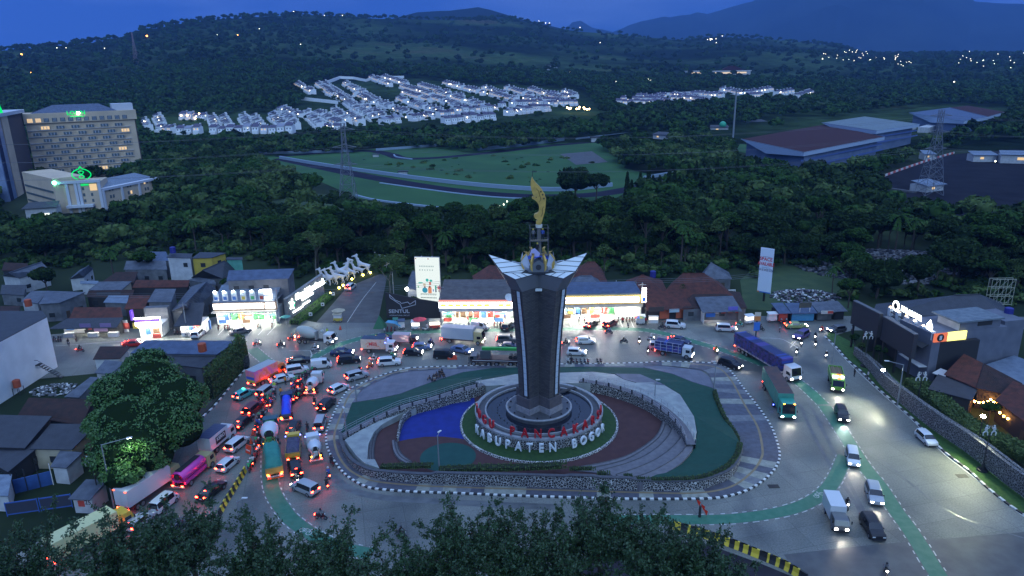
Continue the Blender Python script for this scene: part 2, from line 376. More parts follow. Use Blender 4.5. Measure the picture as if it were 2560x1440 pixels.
for p in[[(2066,846),(2120,905),(2193,974),(2284,1054),(2350,1126),(2420,1182),(2560,1292)],[(1995,870),(1960,850),(1938,846),(1900,845)],[(722,900),(776,895),(776,877)],[(722,877),(812,877)],[(1995,846),(1975,870)],[(140,865),(330,852),(480,846)]]:
 p2=smooth_path([q[:2]for q in GP(p)],.8);_ribbon(dl,p2,.13,.017)
_ribbon(dl,smooth_path([q[:2]for q in GP([(940,706),(905,750),(868,806)])],1),.12,.012)
for x0 in(545,570,595,620,645,668):_ribbon(dl,[q[:2]for q in GP([(x0+22,814),(x0,838)])],.12,.017)
for x0 in(1196,1420,1470,1510,1548,1575):_ribbon(dl,[q[:2]for q in GP([(x0,797),(x0+9,818)])],.12,.017)
tag(dl.build('road_markings',white_m),'worn white lane dashes and edge lines on the concrete','road markings',kind='structure')
for _p,_w,_l in[([(2165,1120),(2230,1170),(2330,1250),(2420,1300),(2560,1345)],.22,'long dark tyre arc across the lower right road'),([(2000,1010),(2030,1080),(2080,1170),(2140,1260),(2170,1330)],.5,'dark double wheel track down the right road'),([(2020,1000),(2060,1080),(2110,1180),(2165,1290)],.5,'dark wheel track left of the green lane'),([(830,1190),(880,1225),(960,1244),(1080,1252),(1250,1262),(1400,1268)],1.3,'damp dark gutter band below the island kerb'),([(2090,900),(2150,1000),(2230,1100)],.12,'crack line down the far right lane'),([(640,1110),(600,1190),(560,1260)],.12,'crack in the left road slab')]:
 strip('tyre_mark',_p,_w,.0045,mat('damp_dark_track',(.065,.068,.07),.3,col2=(.115,.12,.118),scale=.7,detail=8),_l)
def bicycle_mark(px,py,rz,s=1.0,label=''):
 b=MB();c=G(px,py,0)
 def P(x,y):return(c[0]+s*(x*math.cos(rz)-y*math.sin(rz)),c[1]+s*(x*math.sin(rz)+y*math.cos(rz)))
 for cx in(-.5,.5):_ribbon(b,[P(cx+.3*math.cos(t),.3*math.sin(t))for t in np.linspace(0,6.283,13)],.07*s,.02)
 for seg in([(-.5,0),(-.25,.45),(.3,.45),(.5,0)],[(-.25,.45),(0,0),(.3,.45)],[(-.5,0),(0,0)],[(.3,.45),(.25,.62),(.45,.62)]):_ribbon(b,[P(*q)for q in seg],.07*s,.0215)
 tag(b.build('road_markings',white_m),label,'road marking',kind='structure')
bicycle_mark(764,1329,-.6,1.2,'white bicycle symbol painted on the lower left green lane')
bicycle_mark(2048,1238,.5,1.1,'white bicycle symbol painted on the lower right green lane')
def kerb(name,pts,label,closed=False,w=.32,h=.17,block=.62,z0=0.,smooth=True):
 P=smooth_path([p[:2]for p in GP(pts,z0)],block,closed)if smooth else[p[:2]for p in GP(pts,z0)]
 b=MB();A=offset(P,w/2);B=offset(P,-w/2)
 for i in range(len(P)-1):
  b.add([(*A[i],z0),(*A[i+1],z0),(*B[i+1],z0),(*B[i],z0),(*A[i],z0+h),(*A[i+1],z0+h),(*B[i+1],z0+h),(*B[i],z0+h)],[(7,6,5,4),(0,4,5,1),(2,6,7,3)],i%2)
 return tag(b.build(name,[kwhite_m,black_m]),label,'kerb',kind='structure'),P
KR=[(2062,842),(2090,868),(2118,900),(2154,930),(2193,970),(2229,1001),(2284,1050),(2355,1125),(2422,1177),(2471,1222),(2524,1264),(2557,1286),(2640,1345)]
kerb('kerb',KR,'black and white kerb along the right road verge',block=.95)
KL=[(612,926),(587,954),(560,987),(530,1022),(510,1040),(460,1102),(430,1135),(380,1190),(297,1272),(230,1320)]
kerb('kerb',KL,'black and white kerb along the ivy wall and the broad tree',block=1.0)
def band(name,inner,outer,z,m,label,cat):
 b=MB();A=GP(inner,z);B=GP(outer,z);b.slab(A+B[::-1],z);return tag(b.build(name,m),label,cat,kind='structure')
VG=[(x+4,y-2)for x,y in KR]
band('verge',VG,[(2075,828),(2120,850),(2160,880),(2215,925),(2260,965),(2300,1005),(2345,1052),(2420,1110),(2480,1150),(2540,1200),(2600,1235),(2650,1290),(2760,1350)],.10,lawn_m,'strip of lit green lawn between the kerb and the stone wall','lawn')
band('verge',[(x-5,y-3)for x,y in KL],[(600,905),(560,945),(520,985),(480,1035),(430,1090),(380,1140),(330,1200),(290,1240),(255,1262),(190,1310)],.06,dirt_m,'dark earth strip behind the left kerb','verge')
for px,py,l in((1934,1216,'iron drain grating in the concrete below the island corner'),(2405,1190,'square iron cover in the right road')):
 c=G(px,py);b=MB();b.box((c[0],c[1],.012),(1.5,.9,.014));b2=MB()
 for k in range(6):b2 .box((c[0]-.55+k*.22,c[1],.024),(.07,.7,.01))
 o=tag(b.build('drain_grating',mat('rusty_iron',(.03,.024,.02),.7)),l,'grating');b2 .build('bar',mat('dark_iron',(.015,.015,.017),.6),o)
 # monument island
CX,CY=3.98,103.7
def circ(r,n=72,a0=0.,a1=2*math.pi,cx=CX,cy=CY):
 e=0 if abs(a1-a0-2*math.pi)<1e-6 else 1
 return[(cx+r*math.cos(a0+(a1-a0)*i/n),cy+r*math.sin(a0+(a1-a0)*i/n))for i in range(n+e)]
OUT=[(1019,922),(978,932),(917,954),(875,974),(856,996),(836,1032),(822,1065),(815,1093),(821,1127),(842,1163),(864,1188),(892,1207),(922,1220),(967,1226),(1042,1231),(1161,1235),(1272,1240),(1430,1245),(1540,1248),(1646,1249),(1754,1248),(1812,1243),(1870,1226),(1914,1198),(1940,1169),(1949,1140),(1943,1108),(1926,1064),(1894,1017),(1856,968),(1827,930),(1806,915),(1762,908),(1652,905),(1608,908),(1477,911),(1360,912),(1230,915),(1100,918)]
kerb('kerb',OUT,'black and white kerb right round the monument island',closed=True,block=.55,h=.2)
def pave_mat():
 m=mat('striped_paving',(.3,.3,.3),.6);n=m.node_tree;b=n.nodes['Principled BSDF'];L=n.links.new
 t=n.nodes.new('ShaderNodeTexCoord');u=n.nodes.new('ShaderNodeSeparateXYZ');L(t.outputs['UV'],u.inputs[0])
 d=n.nodes.new('ShaderNodeMath');d.operation='DIVIDE';d.inputs[1].default_value=1.9;L(u.outputs[0],d.inputs[0])
 f=n.nodes.new('ShaderNodeMath');f.operation='FLOOR';L(d.outputs[0],f.inputs[0])
 w=n.nodes.new('ShaderNodeTexWhiteNoise');w.noise_dimensions='1D';L(f.outputs[0],w.inputs['W'])
 r=n.nodes.new('ShaderNodeValToRGB');r.color_ramp.interpolation='CONSTANT';E=r.color_ramp.elements
 E[0].position=0;E[0].color=(.10,.105,.14,1);E[1].position=.36;E[1].color=(.34,.35,.30,1);e=E.new(.62);e.color=(.20,.21,.23,1);e=E.new(.8);e.color=(.10,.10,.13,1)
 L(w.outputs[0],r.inputs[0])
 z=n.nodes.new('ShaderNodeTexNoise');z.inputs['Scale'].default_value=1.2;z.inputs['Detail'].default_value=7;L(t.outputs['Object'],z.inputs['Vector'])
 g=n.nodes.new('ShaderNodeValToRGB');g.color_ramp.elements[0].position=.3;g.color_ramp.elements[0].color=(.6,.6,.6,1);g.color_ramp.elements[1].position=.7;L(z.outputs[0],g.inputs[0])
 x=n.nodes.new('ShaderNodeMixRGB');x.blend_type='MULTIPLY';x.inputs[0].default_value=1;L(r.outputs[0],x.inputs[1]);L(g.outputs[0],x.inputs[2])
 br=n.nodes.new('ShaderNodeTexBrick');br.inputs['Scale'].default_value=2.2;br.inputs['Mortar Size'].default_value=.02;br.inputs['Color1'].default_value=(1,1,1,1);br.inputs['Color2'].default_value=(.86,.86,.86,1);br.inputs['Mortar'].default_value=(.6,.6,.6,1)
 L(t.outputs['UV'],br.inputs['Vector'])
 y=n.nodes.new('ShaderNodeMixRGB');y.blend_type='MULTIPLY';y.inputs[0].default_value=.8;L(x.outputs[0],y.inputs[1]);L(br.outputs[0],y.inputs[2]);L(y.outputs[0],b.inputs['Base Color'])
 return m
pave_m=pave_mat()
def ring_band(name,outer,inner,z,m,label,cat,step=.7):
 "a strip between two closed lines, with the distance along it as u"
 A=smooth_path([p[:2]for p in GP(outer)],step,True);B0=smooth_path([p[:2]for p in GP(inner)],.4,True);Bn=np.array(B0)
 B=[];jl=None
 for p in A:
  d=np.hypot(Bn[:,0]-p[0],Bn[:,1]-p[1]);B.append(B0[int(d.argmin())])
 n=len(A);me=bpy.data.meshes.new(name);F=[(i,i+1,n+i+1,n+i)for i in range(n-1)]
 P=[(p[0],p[1],z)for p in A]+[(p[0],p[1],z)for p in B]
 F=[f if fix_up(P,f[:3])==f[:3]else f[::-1]for f in F]
 me.from_pydata(P,[],F);me.materials.append(m);uvl=me.uv_layers.new(name='UVMap');k=0
 for f in F:
  for i in f:
   uvl.data[k].uv=((i%n)*step,0 if i<n else math.dist(A[i%n],B[i%n]));k+=1
 me.update();return tag(mesh_obj(name,me),label,cat,kind='structure')
INN=[(1019,930),(985,938),(935,958),(912,970),(897,984),(884,1010),(868,1050),(856,1080),(851,1095),(856,1120),(872,1152),(894,1174),(933,1193),(994,1202),(1105,1209),(1272,1214),(1411,1219),(1622,1225),(1739,1223),(1797,1207),(1827,1190),(1844,1163),(1856,1114),(1838,1080),(1812,1040),(1790,995),(1786,971),(1775,945),(1750,926),(1652,915),(1608,916),(1477,918),(1360,919),(1230,921),(1100,924)]
ring_band('pavement',OUT,INN,.16,pave_m,'striped grey and cream pavement round the raised plaza','pavement')
strip('tactile_strip',[(1100,921),(1019,926),(950,946),(890,975),(870,996),(852,1040),(838,1080),(836,1105),(846,1140),(868,1172),(900,1193),(940,1206),(1040,1216),(1161,1221),(1430,1229),(1646,1235),(1754,1234),(1830,1218),(1880,1182),(1902,1150),(1906,1125),(1894,1070),(1862,1015),(1826,950),(1790,920),(1720,911)],.34,.167,mat('tactile_paving',(.26,.19,.10),.7,col2=(.20,.15,.09),scale=1),'ochre tactile strip running along the pavement')
turf_m=mat('artificial_turf',(.003,.045,.030),.9,col2=(.005,.056,.038),scale=1.2,detail=6)
gpave_m=mat('grey_pavers',(.11,.115,.15),.75,col2=(.145,.15,.19),scale=.6,detail=6)
def grid_over(m,w,h,mort=.03,c=.75):
 n=m.node_tree;b=n.nodes['Principled BSDF'];src=b.inputs['Base Color'].links[0].from_socket
 t=n.nodes.new('ShaderNodeTexCoord');br=n.nodes.new('ShaderNodeTexBrick');br.inputs['Scale'].default_value=1;br.inputs['Brick Width'].default_value=w;br.inputs['Row Height'].default_value=h;br.offset=0
 br.inputs['Mortar Size'].default_value=mort;br.inputs['Color1'].default_value=(1,1,1,1);br.inputs['Color2'].default_value=(.92,.92,.92,1);br.inputs['Mortar'].default_value=(c,c,c,1)
 x=n.nodes.new('ShaderNodeMixRGB');x.blend_type='MULTIPLY';x.inputs[0].default_value=1
 n.links.new(t.outputs['Object'],br.inputs['Vector']);n.links.new(src,x.inputs[1]);n.links.new(br.outputs[0],x.inputs[2]);n.links.new(x.outputs[0],b.inputs['Base Color'])
grid_over(gpave_m,1.5,1.5)
beige_m=mat('pale_concrete_plaza',(.30,.33,.32),.7,col2=(.21,.23,.24),scale=.7,detail=7)
red_m=mat('red_rubber_floor',(.052,.019,.020),.85,col2=(.068,.026,.026),scale=.8,detail=6)
blue_m=mat('blue_rubber_floor',(.003,.015,.17),.85,col2=(.005,.02,.22),scale=.8,detail=6)
dgreen_m=mat('green_rubber_floor',(.003,.052,.045),.85,col2=(.006,.062,.053),scale=.8,detail=6)
step_m=mat('granite_steps',(.15,.145,.16),.7,col2=(.11,.105,.12),scale=1.5,detail=6)
def stone_mat(name,mortar=(.58,.58,.57),stone=(.022,.022,.026),scale=3.6,w=.055):
 m=mat(name,stone,.75);n=m.node_tree;b=n.nodes['Principled BSDF'];L=n.links.new
 t=n.nodes.new('ShaderNodeTexCoord');v=n.nodes.new('ShaderNodeTexVoronoi');v.feature='DISTANCE_TO_EDGE';v.inputs['Scale'].default_value=scale
 L(t.outputs['Object'],v.inputs['Vector'])
 r=n.nodes.new('ShaderNodeValToRGB');r.color_ramp.elements[0].position=w;r.color_ramp.elements[1].position=w+.025;r.color_ramp.elements[0].color=(*mortar,1);r.color_ramp.elements[1].color=(*stone,1)
 L(v.outputs[0],r.inputs[0]);L(r.outputs[0],b.inputs['Base Color']);return m
stone_m=stone_mat('painted_rubble_stone',scale=2.9,w=.032)
coping_m=mat('dark_coping',(.05,.052,.062),.6,col2=(.08,.08,.09),scale=2)
b=MB();b.slab([p[:2]for p in GP(INN,0)],.10);tag(b.build('plaza_ground',gpave_m),'paved ground below the raised plaza','ground',kind='structure')
FZ=.3
sheet('plaza_floor',[(945,1192),(935,1140),(935,1090),(960,1040),(1000,1000),(1060,975),(1160,965),(1540,965),(1640,1000),(1700,1060),(1735,1120),(1735,1190),(1600,1200),(1100,1192)],FZ,red_m,'dark red rubber floor round the monument','floor')
sheet('plaza_floor',[(993,1104),(998,1078),(1010,1055),(1040,1032),(1085,1012),(1160,1000),(1185,990),(1200,1100),(1176,1101),(1150,1096),(1105,1091),(1060,1092),(1020,1098)],FZ+.006,blue_m,'bright blue rubber floor left of the monument','floor')
cc=G(1120,1142,FZ);b=MB();b.slab(circ(4.15,48,cx=cc[0],cy=cc[1]),FZ+.006);tag(b.build('plaza_floor',dgreen_m),'round green rubber patch on the red floor','floor',kind='structure')
def terr(name,pts,m,label,cat='terrace'):
 b=MB();P=[G(*p)for p in pts];b.prism(P,.05,None,0,0);return tag(b.build(name,m),label,cat,kind='structure')
terr('turf_terrace',[(1480,917,.25),(1360,918,.25),(1230,920,.25),(1160,930,.3),(1095,950,.4),(1050,966,.6),(1000,985,.7),(940,998,.7),(880,1007,.3),(866,1045,.3),(853,1080,.3),(900,1062,.9),(948,1036,1.4),(1000,1010,1.7),(1080,990,1.9),(1150,965,1.9),(1188,952,1.7),(1290,934,1.0),(1480,928,.6)],turf_m,'deep green artificial turf sweeping round the left of the plaza')
terr('grey_terrace',[(1019,931,.22),(985,939,.22),(935,959,.22),(897,985,.22),(880,1006,.29),(940,997,.69),(1000,984,.69),(1050,965,.59),(1095,949,.39),(1160,929,.29),(1100,925,.2)],gpave_m,'grey paved lens at the upper left of the plaza')
terr('turf_terrace',[(1480,917,.25),(1608,919,.25),(1680,935,.4),(1730,955,.5),(1784,971,.4),(1792,1000,.4),(1815,1045,.5),(1850,1107,1.55),(1846,1142,1.55),(1827,1160,1.6),(1797,1183,1.6),(1739,1199,1.6),(1640,1200,1.6),(1622,1195,1.6),(1700,1160,1.2),(1736,1120,1.1),(1744,1080,1.1),(1735,1040,1.1),(1700,985,1.1),(1650,955,1.0),(1560,937,.8),(1480,928,.6)],turf_m,'deep green artificial turf sweeping round the right of the plaza')
terr('grey_terrace',[(1608,918,.2),(1652,917,.2),(1750,928,.2),(1772,945,.22),(1783,970,.39),(1730,954,.49),(1680,934,.39)],gpave_m,'grey paved lens at the upper right of the plaza')
terr('pale_terrace',[(1188,953,1.71),(1290,935,1.01),(1480,929,.61),(1560,938,.81),(1650,956,1.01),(1700,986,1.11),(1735,1041,1.11),(1742,1080,1.11),(1733,1118,1.11),(1726,1110,1.8),(1715,1085,2.0),(1690,1050,2.1),(1650,1015,2.1),(1600,990,2.1),(1540,970,2.1),(1480,958,2.1),(1330,958,2.1),(1215,965,2.0)],beige_m,'pale concrete walk behind the monument')
terr('grey_terrace',[(1538,934,1.02),(1600,935,1.04),(1662,962,1.14),(1600,958,1.30),(1560,948,1.1)],gpave_m,'small grey lens set in the pale walk')
terr('pale_terrace',[(862,1100,1.5),(890,1138,1.5),(912,1158,1.5),(948,1170,1.5),(937,1148,1.1),(918,1148,1.1),(921,1110,1.1),(935,1080,1.1),(955,1061,1.1),(1010,1030,1.4),(1040,1020,1.5),(948,1052,1.4),(905,1074,1.4),(870,1094,1.4)],beige_m,'pale concrete corner on the left of the plaza')
def ramp(path,label,w=1.3):
 P=[G(*p)for p in path];Q=smooth_path(P,.8);xy=[q[:2]for q in Q];zz=[q[2]for q in Q]
 A=offset(xy,w/2);B=offset(xy,-w/2);n=len(Q);b=MB()
 b.add([(A[i][0],A[i][1],zz[i]+.04)for i in range(n)]+[(B[i][0],B[i][1],zz[i]+.04)for i in range(n)],[(i+1,i,n+i,n+i+1)if i>=0 else 0 for i in range(n-1)],0)
 for S in(A,B):b.add([(S[i][0],S[i][1],.1)for i in range(n)]+[(S[i][0],S[i][1],zz[i]+.04)for i in range(n)],[(i,i+1,n+i+1,n+i)for i in range(n-1)],1)
 tag(b.build('ramp',[step_m,stone_m]),label,'ramp',kind='structure')
 return A,B,zz
steel_m=mat('stainless_rail',(.42,.44,.46),.35,.8)
slat_m=mat('dark_slats',(.02,.02,.026),.6)
def railing(line,zz,label,h=.95,slats=True):
 t=thing('railing',label,'railing',(*line[0][:2],zz[0]))
 o=Vector(t.location);n=len(line)
 b=MB()
 L=[(p[0]-o.x,p[1]-o.y,zz[i]-o.z)for i,p in enumerate(line)]
 for hh in(h,h*.62):b.tube([(p[0],p[1],p[2]+hh)for p in L],.028,5)
 b.build('handrail',steel_m,t)
 for i in range(0,n,2):
  b=MB();b.cyl((L[i][0],L[i][1],L[i][2]),(L[i][0],L[i][1],L[i][2]+h),.035,n=5);b.build('post',steel_m,t)
 if slats:
  for i in range(1,n-1,3):
   bb=MB();dx,dy=L[i+1][0]-L[i][0],L[i+1][1]-L[i][1]
   bb.box((L[i][0],L[i][1],L[i][2]+h*.42),(.3,.06,h*.75),rz=math.atan2(dy,dx));bb.build('slat_panel',slat_m,t)
A,B,zz=ramp([(853,1092,.5),(890,1072,.9),(948,1043,1.4),(1005,1018,1.8),(1080,997,2.0),(1150,975,2.1),(1208,960,2.1)],'sloping ramp with a rubble stone face left of the monument')
railing(B,zz,'steel railing with dark slats along the left ramp');railing(A,zz,'plain steel railing on the outer edge of the left ramp',slats=False)
A,B,zz=ramp([(1450,950,2.1),(1520,962,2.1),(1590,984,2.1),(1645,1012,2.1),(1690,1048,2.1),(1715,1080,2.0),(1728,1112,1.8)],'sloping ramp with a rubble stone face right of the monument')
railing(B,zz,'steel railing with dark slats along the right ramp');railing(A,zz,'plain steel railing on the outer edge of the right ramp',slats=False)
P=smooth_path([G(*p)for p in[(995,1104,.3),(1000,1078,.3),(1012,1052,.3),(1045,1030,.3),(1100,1014,.3),(1176,1001,.3)]],.6)
b=MB();b.wall([p[:2]for p in P],.3,[1.0+1.3*i/len(P)for i in range(len(P))],0,.35);tag(b.build('retaining_wall',stone_m),'curved rubble stone wall behind the blue floor','wall')
def steps(arcs,zs,label,m=step_m):
 "arcs: polylines in pixels, one per tread edge; treads between neighbours"
 b=MB();S=[smooth_path([G(p[0],p[1],z)[:2]for p in a],.7)for a,z in zip(arcs,zs)]
 for k in range(len(S)-1):
  n=24;ia=[S[k][int(round(i*(len(S[k])-1)/n))]for i in range(n+1)];ib=[S[k+1][int(round(i*(len(S[k+1])-1)/n))]for i in range(n+1)]
  b.prism(ia+ib[::-1],.1,zs[k],0);b.tube([(p[0],p[1],zs[k]+.02)for p in ia],.09,4,1)
 return tag(b.build('steps',[m,coping_m]),label,'steps',kind='structure')
steps([[(1657,1040),(1655,1060),(1640,1090),(1605,1118),(1560,1142),(1500,1158),(1430,1170)],[(1663,1040),(1662,1062),(1648,1092),(1612,1122),(1566,1148),(1510,1164),(1440,1176)],[(1682,1052),(1676,1080),(1650,1112),(1610,1140),(1560,1160),(1500,1176)],[(1705,1068),(1700,1095),(1672,1125),(1635,1150),(1590,1170),(1540,1186)],[(1722,1100),(1712,1120),(1690,1143),(1655,1165),(1615,1184),(1570,1196)],[(1732,1118),(1722,1134),(1700,1156),(1670,1176),(1630,1195),(1600,1204)]],[.62,.45,.85,1.2,1.5,1.7],'broad curved granite steps at the right of the red floor')
steps([[(966,1060),(948,1078),(938,1100),(934,1130),(936,1148)],[(960,1060),(942,1078),(932,1100),(928,1130),(930,1148)],[(954,1060),(936,1078),(926,1100),(922,1130),(924,1148)],[(948,1060),(931,1078),(921,1100),(917,1130),(918,1148)]],[.45,.65,.85,1.0],'curved granite steps beside the pale left corner')
steps([[(992,1104),(998,1125),(1010,1140),(1030,1154)],[(986,1100),(990,1122),(1002,1142),(1028,1156)],[(980,1098),(984,1124),(998,1144),(1022,1158)]],[.5,.75,.9],'short curved granite bench steps on the red floor')
WB=[(851,1095),(856,1120),(872,1152),(894,1174),(933,1193),(994,1202),(1105,1209),(1272,1214),(1411,1219),(1622,1225),(1739,1223),(1797,1207),(1827,1190),(1844,1163),(1856,1114)]
P=smooth_path([p[:2]for p in GP(WB,.16)],.8)
def wall_h(p):
 c=MW.T@np.array([p[0],p[1],-HC]);X=1280+FPX*c[0]/c[2]
 return float(np.interp(X,[850,930,947,948,1089,1090,1420,1421,1490,1491,1576,1577,1620,1621,1860],[1.0,1.3,1.3,1.45,1.55,1.85,1.95,2.1,2.1,1.95,1.95,1.75,1.75,1.55,1.5]))
hs=[wall_h(p)for p in P];b=MB();b.wall(P,.16,hs,0,.36);w=tag(b.build('stone_wall',stone_m),'long white jointed rubble stone wall facing the viewer','wall')
b=MB();n=len(P);A_o=offset(P,.28);B_o=offset(P,-.28)
b.add([(A_o[i][0],A_o[i][1],hs[i]+.004)for i in range(n)]+[(B_o[i][0],B_o[i][1],hs[i]+.004)for i in range(n)]+[(A_o[i][0],A_o[i][1],hs[i]+.14)for i in range(n)]+[(B_o[i][0],B_o[i][1],hs[i]+.14)for i in range(n)],[f for i in range(n-1)for f in((2*n+i+1,2*n+i,3*n+i,3*n+i+1),(i+1,i,2*n+i,2*n+i+1),(n+i,n+i+1,3*n+i+1,3*n+i))])
b.build('coping',coping_m,w)
leaf_green=mat('hedge_leaf',(.035,.075,.015),.8,col2=(.07,.11,.03),scale=4)
bright_green=mat('clipped_hedge_leaf',(.07,.16,.02),.8,col2=(.12,.22,.04),scale=3)
def leafcloud(pts_fn,count,size,m,seed=1,squash=.6):
 "count small leaf faces at positions from pts_fn(rng)"
 r=np.random.default_rng(seed);C=pts_fn(r,count);n=len(C)
 a=r.normal(size=(n,3));a/=np.linalg.norm(a,axis=1)[:,None];c=r.normal(size=(n,3));bb=np.cross(a,c);bb/=np.linalg.norm(bb,axis=1)[:,None]
 s=size*(.6+.8*r.random(n))[:,None]
 V_=np.stack([C-a*s,C-bb*s*squash,C+a*s,C+bb*s*squash],1).reshape(-1,3)
 return V_,np.arange(n*4).reshape(-1,4)
def raw_mesh(name,V_,F,mats,mi=None,smooth=False):
 me=bpy.data.meshes.new(name);nv,nf=len(V_),len(F);k=F.shape[1]
 me.vertices.add(nv);me.vertices.foreach_set('co',np.asarray(V_,np.float32).ravel());me.loops.add(nf*k);me.loops.foreach_set('vertex_index',F.astype(np.int32).ravel())
 me.polygons.add(nf);me.polygons.foreach_set('loop_start',np.arange(nf,dtype=np.int32)*k);me.polygons.foreach_set('loop_total',np.full(nf,k,np.int32))
 for m in(mats if isinstance(mats,(list,tuple))else[mats]):me.materials.append(m)
 if mi is not None:me.polygons.foreach_set('material_index',np.asarray(mi,np.int32))
 me.update(calc_edges=True);me.validate();return me
def strip_plants(name,path,z,w,h,dens,size,m,label,cat,seed=1,block=True):
 "planting along a path: soil core and leaves"
 Q=smooth_path(path,.25);Q2=np.array([q[:2]for q in Q]);n=len(Q2)
 d=np.gradient(Q2,axis=0);d/=np.maximum(np.linalg.norm(d,axis=1)[:,None],1e-6);nr=np.stack([-d[:,1],d[:,0]],1)
 def fn(r,c):
  i=r.integers(0,n,c);o=(r.random(c)-.5)*w;hh=h*(.35+.65*r.random(c))*(.75+.25*np.sin(i*.9)**2)
  edge=r.random(c)<.35;o=np.where(edge,np.sign(o)*w/2,o);hh=np.where(edge,hh*r.random(c),hh)
  return np.stack([Q2[i,0]+nr[i,0]*o,Q2[i,1]+nr[i,1]*o,z+hh],1)
 V_,F=leafcloud(fn,int(n*.25*dens),size,m,seed)
 t=thing(name,label,cat,(Q[0][0],Q[0][1],z));o3=np.array([Q[0][0],Q[0][1],z])
 mesh_obj('leaves',raw_mesh('leaves',V_-o3,F,m),t)
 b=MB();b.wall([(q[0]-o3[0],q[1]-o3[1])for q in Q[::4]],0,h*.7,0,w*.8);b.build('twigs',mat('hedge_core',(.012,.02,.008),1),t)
 return t
strip_plants('flower_bed',[p[:2]for p in GP([(952,1168),(1020,1166),(1082,1164)],1.3)],1.2,1.1,.55,110,.13,leaf_green,'dark leafy planting left of the front planters','planting',3)
strip_plants('flower_bed',[p[:2]for p in GP([(1098,1178),(1200,1173),(1300,1172),(1416,1166)],1.4)],1.4,1.3,.7,110,.14,leaf_green,'long leafy planting with pale blossoms above the front wall','planting',4)
for i,p in enumerate([((1424,1172),(1488,1172)),((1494,1184),(1524,1184)),((1560,1190),(1580,1190)),((1592,1198),(1622,1198))]):
 strip_plants('flower_bed',[q[:2]for q in GP(p,1.7)],1.6,.7,.45,110,.12,leaf_green,'small stepped planter bush number %s counted leftwards from the green turf'%['four','three','two','one'][i],'planting',5+i)
strip_plants('hedge',[p[:2]for p in GP([(1628,1200),(1739,1196),(1797,1178),(1827,1158),(1845,1130),(1850,1108)],1.6)],1.5,.7,.5,120,.11,leaf_green,'low hedge curving above the right end of the stone wall','hedge',11)
strip_plants('hedge',[p[:2]for p in GP([(1850,1106),(1838,1080),(1812,1040),(1792,995),(1787,974)],.9)],.3,.6,.9,110,.11,leaf_green,'low hedge between the green turf and the striped pavement','hedge',12)
b=MB();b.add([(*p,FZ)for p in circ(12.8)]+[(*p,FZ+.28)for p in circ(12.75)]+[(*p,FZ+.28)for p in circ(12.45)],[f for i in range(72)for f in((i,(i+1)%72,72+(i+1)%72,72+i),(72+i,72+(i+1)%72,144+(i+1)%72,144+i))])
tag(b.build('mound_kerb',stone_mat('small_pebble_stone',scale=3.2,w=.08)),'low pebble kerb round the grass ring','kerb',kind='structure')
b=MB();b.add([(*p,FZ+.2)for p in circ(12.5)]+[(*p,FZ+.75)for p in circ(10.1)],[(i,(i+1)%72,72+(i+1)%72,72+i)for i in range(72)]);tag(b.build('grass_ring',mat('ring_grass',(.014,.045,.010),.95,col2=(.024,.065,.014),scale=2,detail=6)),'ring of cut grass below the white letters','lawn',kind='structure')
tug=thing('fountain_basin','round rubble stone fountain basin with dark water','fountain',(CX,CY,FZ))
def cadd(b,rs,m=0,n=72):
 "revolved profile [(r,z),...]"
 P=[(r*math.cos(6.28318*i/n),r*math.sin(6.28318*i/n),z)for r,z in rs for i in range(n)]
 F=[(k*n+i,k*n+(i+1)%n,(k+1)*n+(i+1)%n,(k+1)*n+i)for k in range(len(rs)-1)for i in range(n)]
 return b.add(P,F,m)
b=MB();cadd(b,[(10.15,.2),(10.15,2.3)]);b.build('stone_drum',stone_m,tug)
lg=mat('pale_coping',(.30,.31,.33),.5,col2=(.22,.23,.25),scale=2)
b=MB();cadd(b,[(10.16,2.3),(10.3,2.3),(10.3,2.62),(9.75,2.62),(9.75,2.2)]);b.build('rim',lg,tug)
b=MB();cadd(b,[(9.74,2.25),(8.7,2.25)]);b.build('gutter',coping_m,tug)
b=MB();cadd(b,[(8.7,2.2),(8.7,2.62),(8.45,2.62),(8.45,2.0)]);b.build('inner_rim',lg,tug)
water_m=mat('dark_water',(.012,.014,.022),.06,spec=.6,bump=.12,scale=2.2)
b=MB();cadd(b,[(8.45,2.3),(4.6,2.3)]);b.build('water',water_m,tug)
b=MB();cadd(b,[(5.25,2.2),(5.25,2.95),(5.1,3.05),(0.0,3.05)]);b.build('plinth',mat('dark_granite',(.05,.052,.06),.35,col2=(.08,.082,.09),scale=3),tug)
b=MB();cadd(b,[(5.32,2.86),(5.32,3.0),(5.05,3.06)]);b.build('plinth_edge',lg,tug)
for k in range(44):
 a=6.2832*k/44;r=6.6+.12*(k%2);bb=MB();bb.cyl((r*math.cos(a),r*math.sin(a),2.28),(r*math.cos(a),r*math.sin(a),2.42),.11,.07,6);bb.build('nozzle',mat('nozzle_metal',(.03,.03,.035),.4,.5),tug)
for k in range(14):
 a=6.2832*(k+.3)/14;bb=MB();bb.cyl((4.7*math.cos(a),4.7*math.sin(a),3.05),(4.7*math.cos(a),4.7*math.sin(a),3.25),.16,.1,7);bb.build('spotlight',mat('nozzle_metal',(0,0,0)),tug)
def text_mesh(txt,size,depth,bold=.02,align='CENTER',space=1.0):
 cu=bpy.data.curves.new('t','FONT');cu.body=txt;cu.size=size;cu.extrude=depth;cu.offset=bold;cu.align_x=align;cu.align_y='BOTTOM';cu.resolution_u=3;cu.space_character=space
 o=bpy.data.objects.new('t',cu);COL.objects.link(o);dg=bpy.context.evaluated_depsgraph_get();dg.update()
 me=bpy.data.meshes.new_from_object(o.evaluated_get(dg));bpy.data.objects.remove(o);bpy.data.curves.remove(cu);me.materials.clear()
 return me
_letters={}
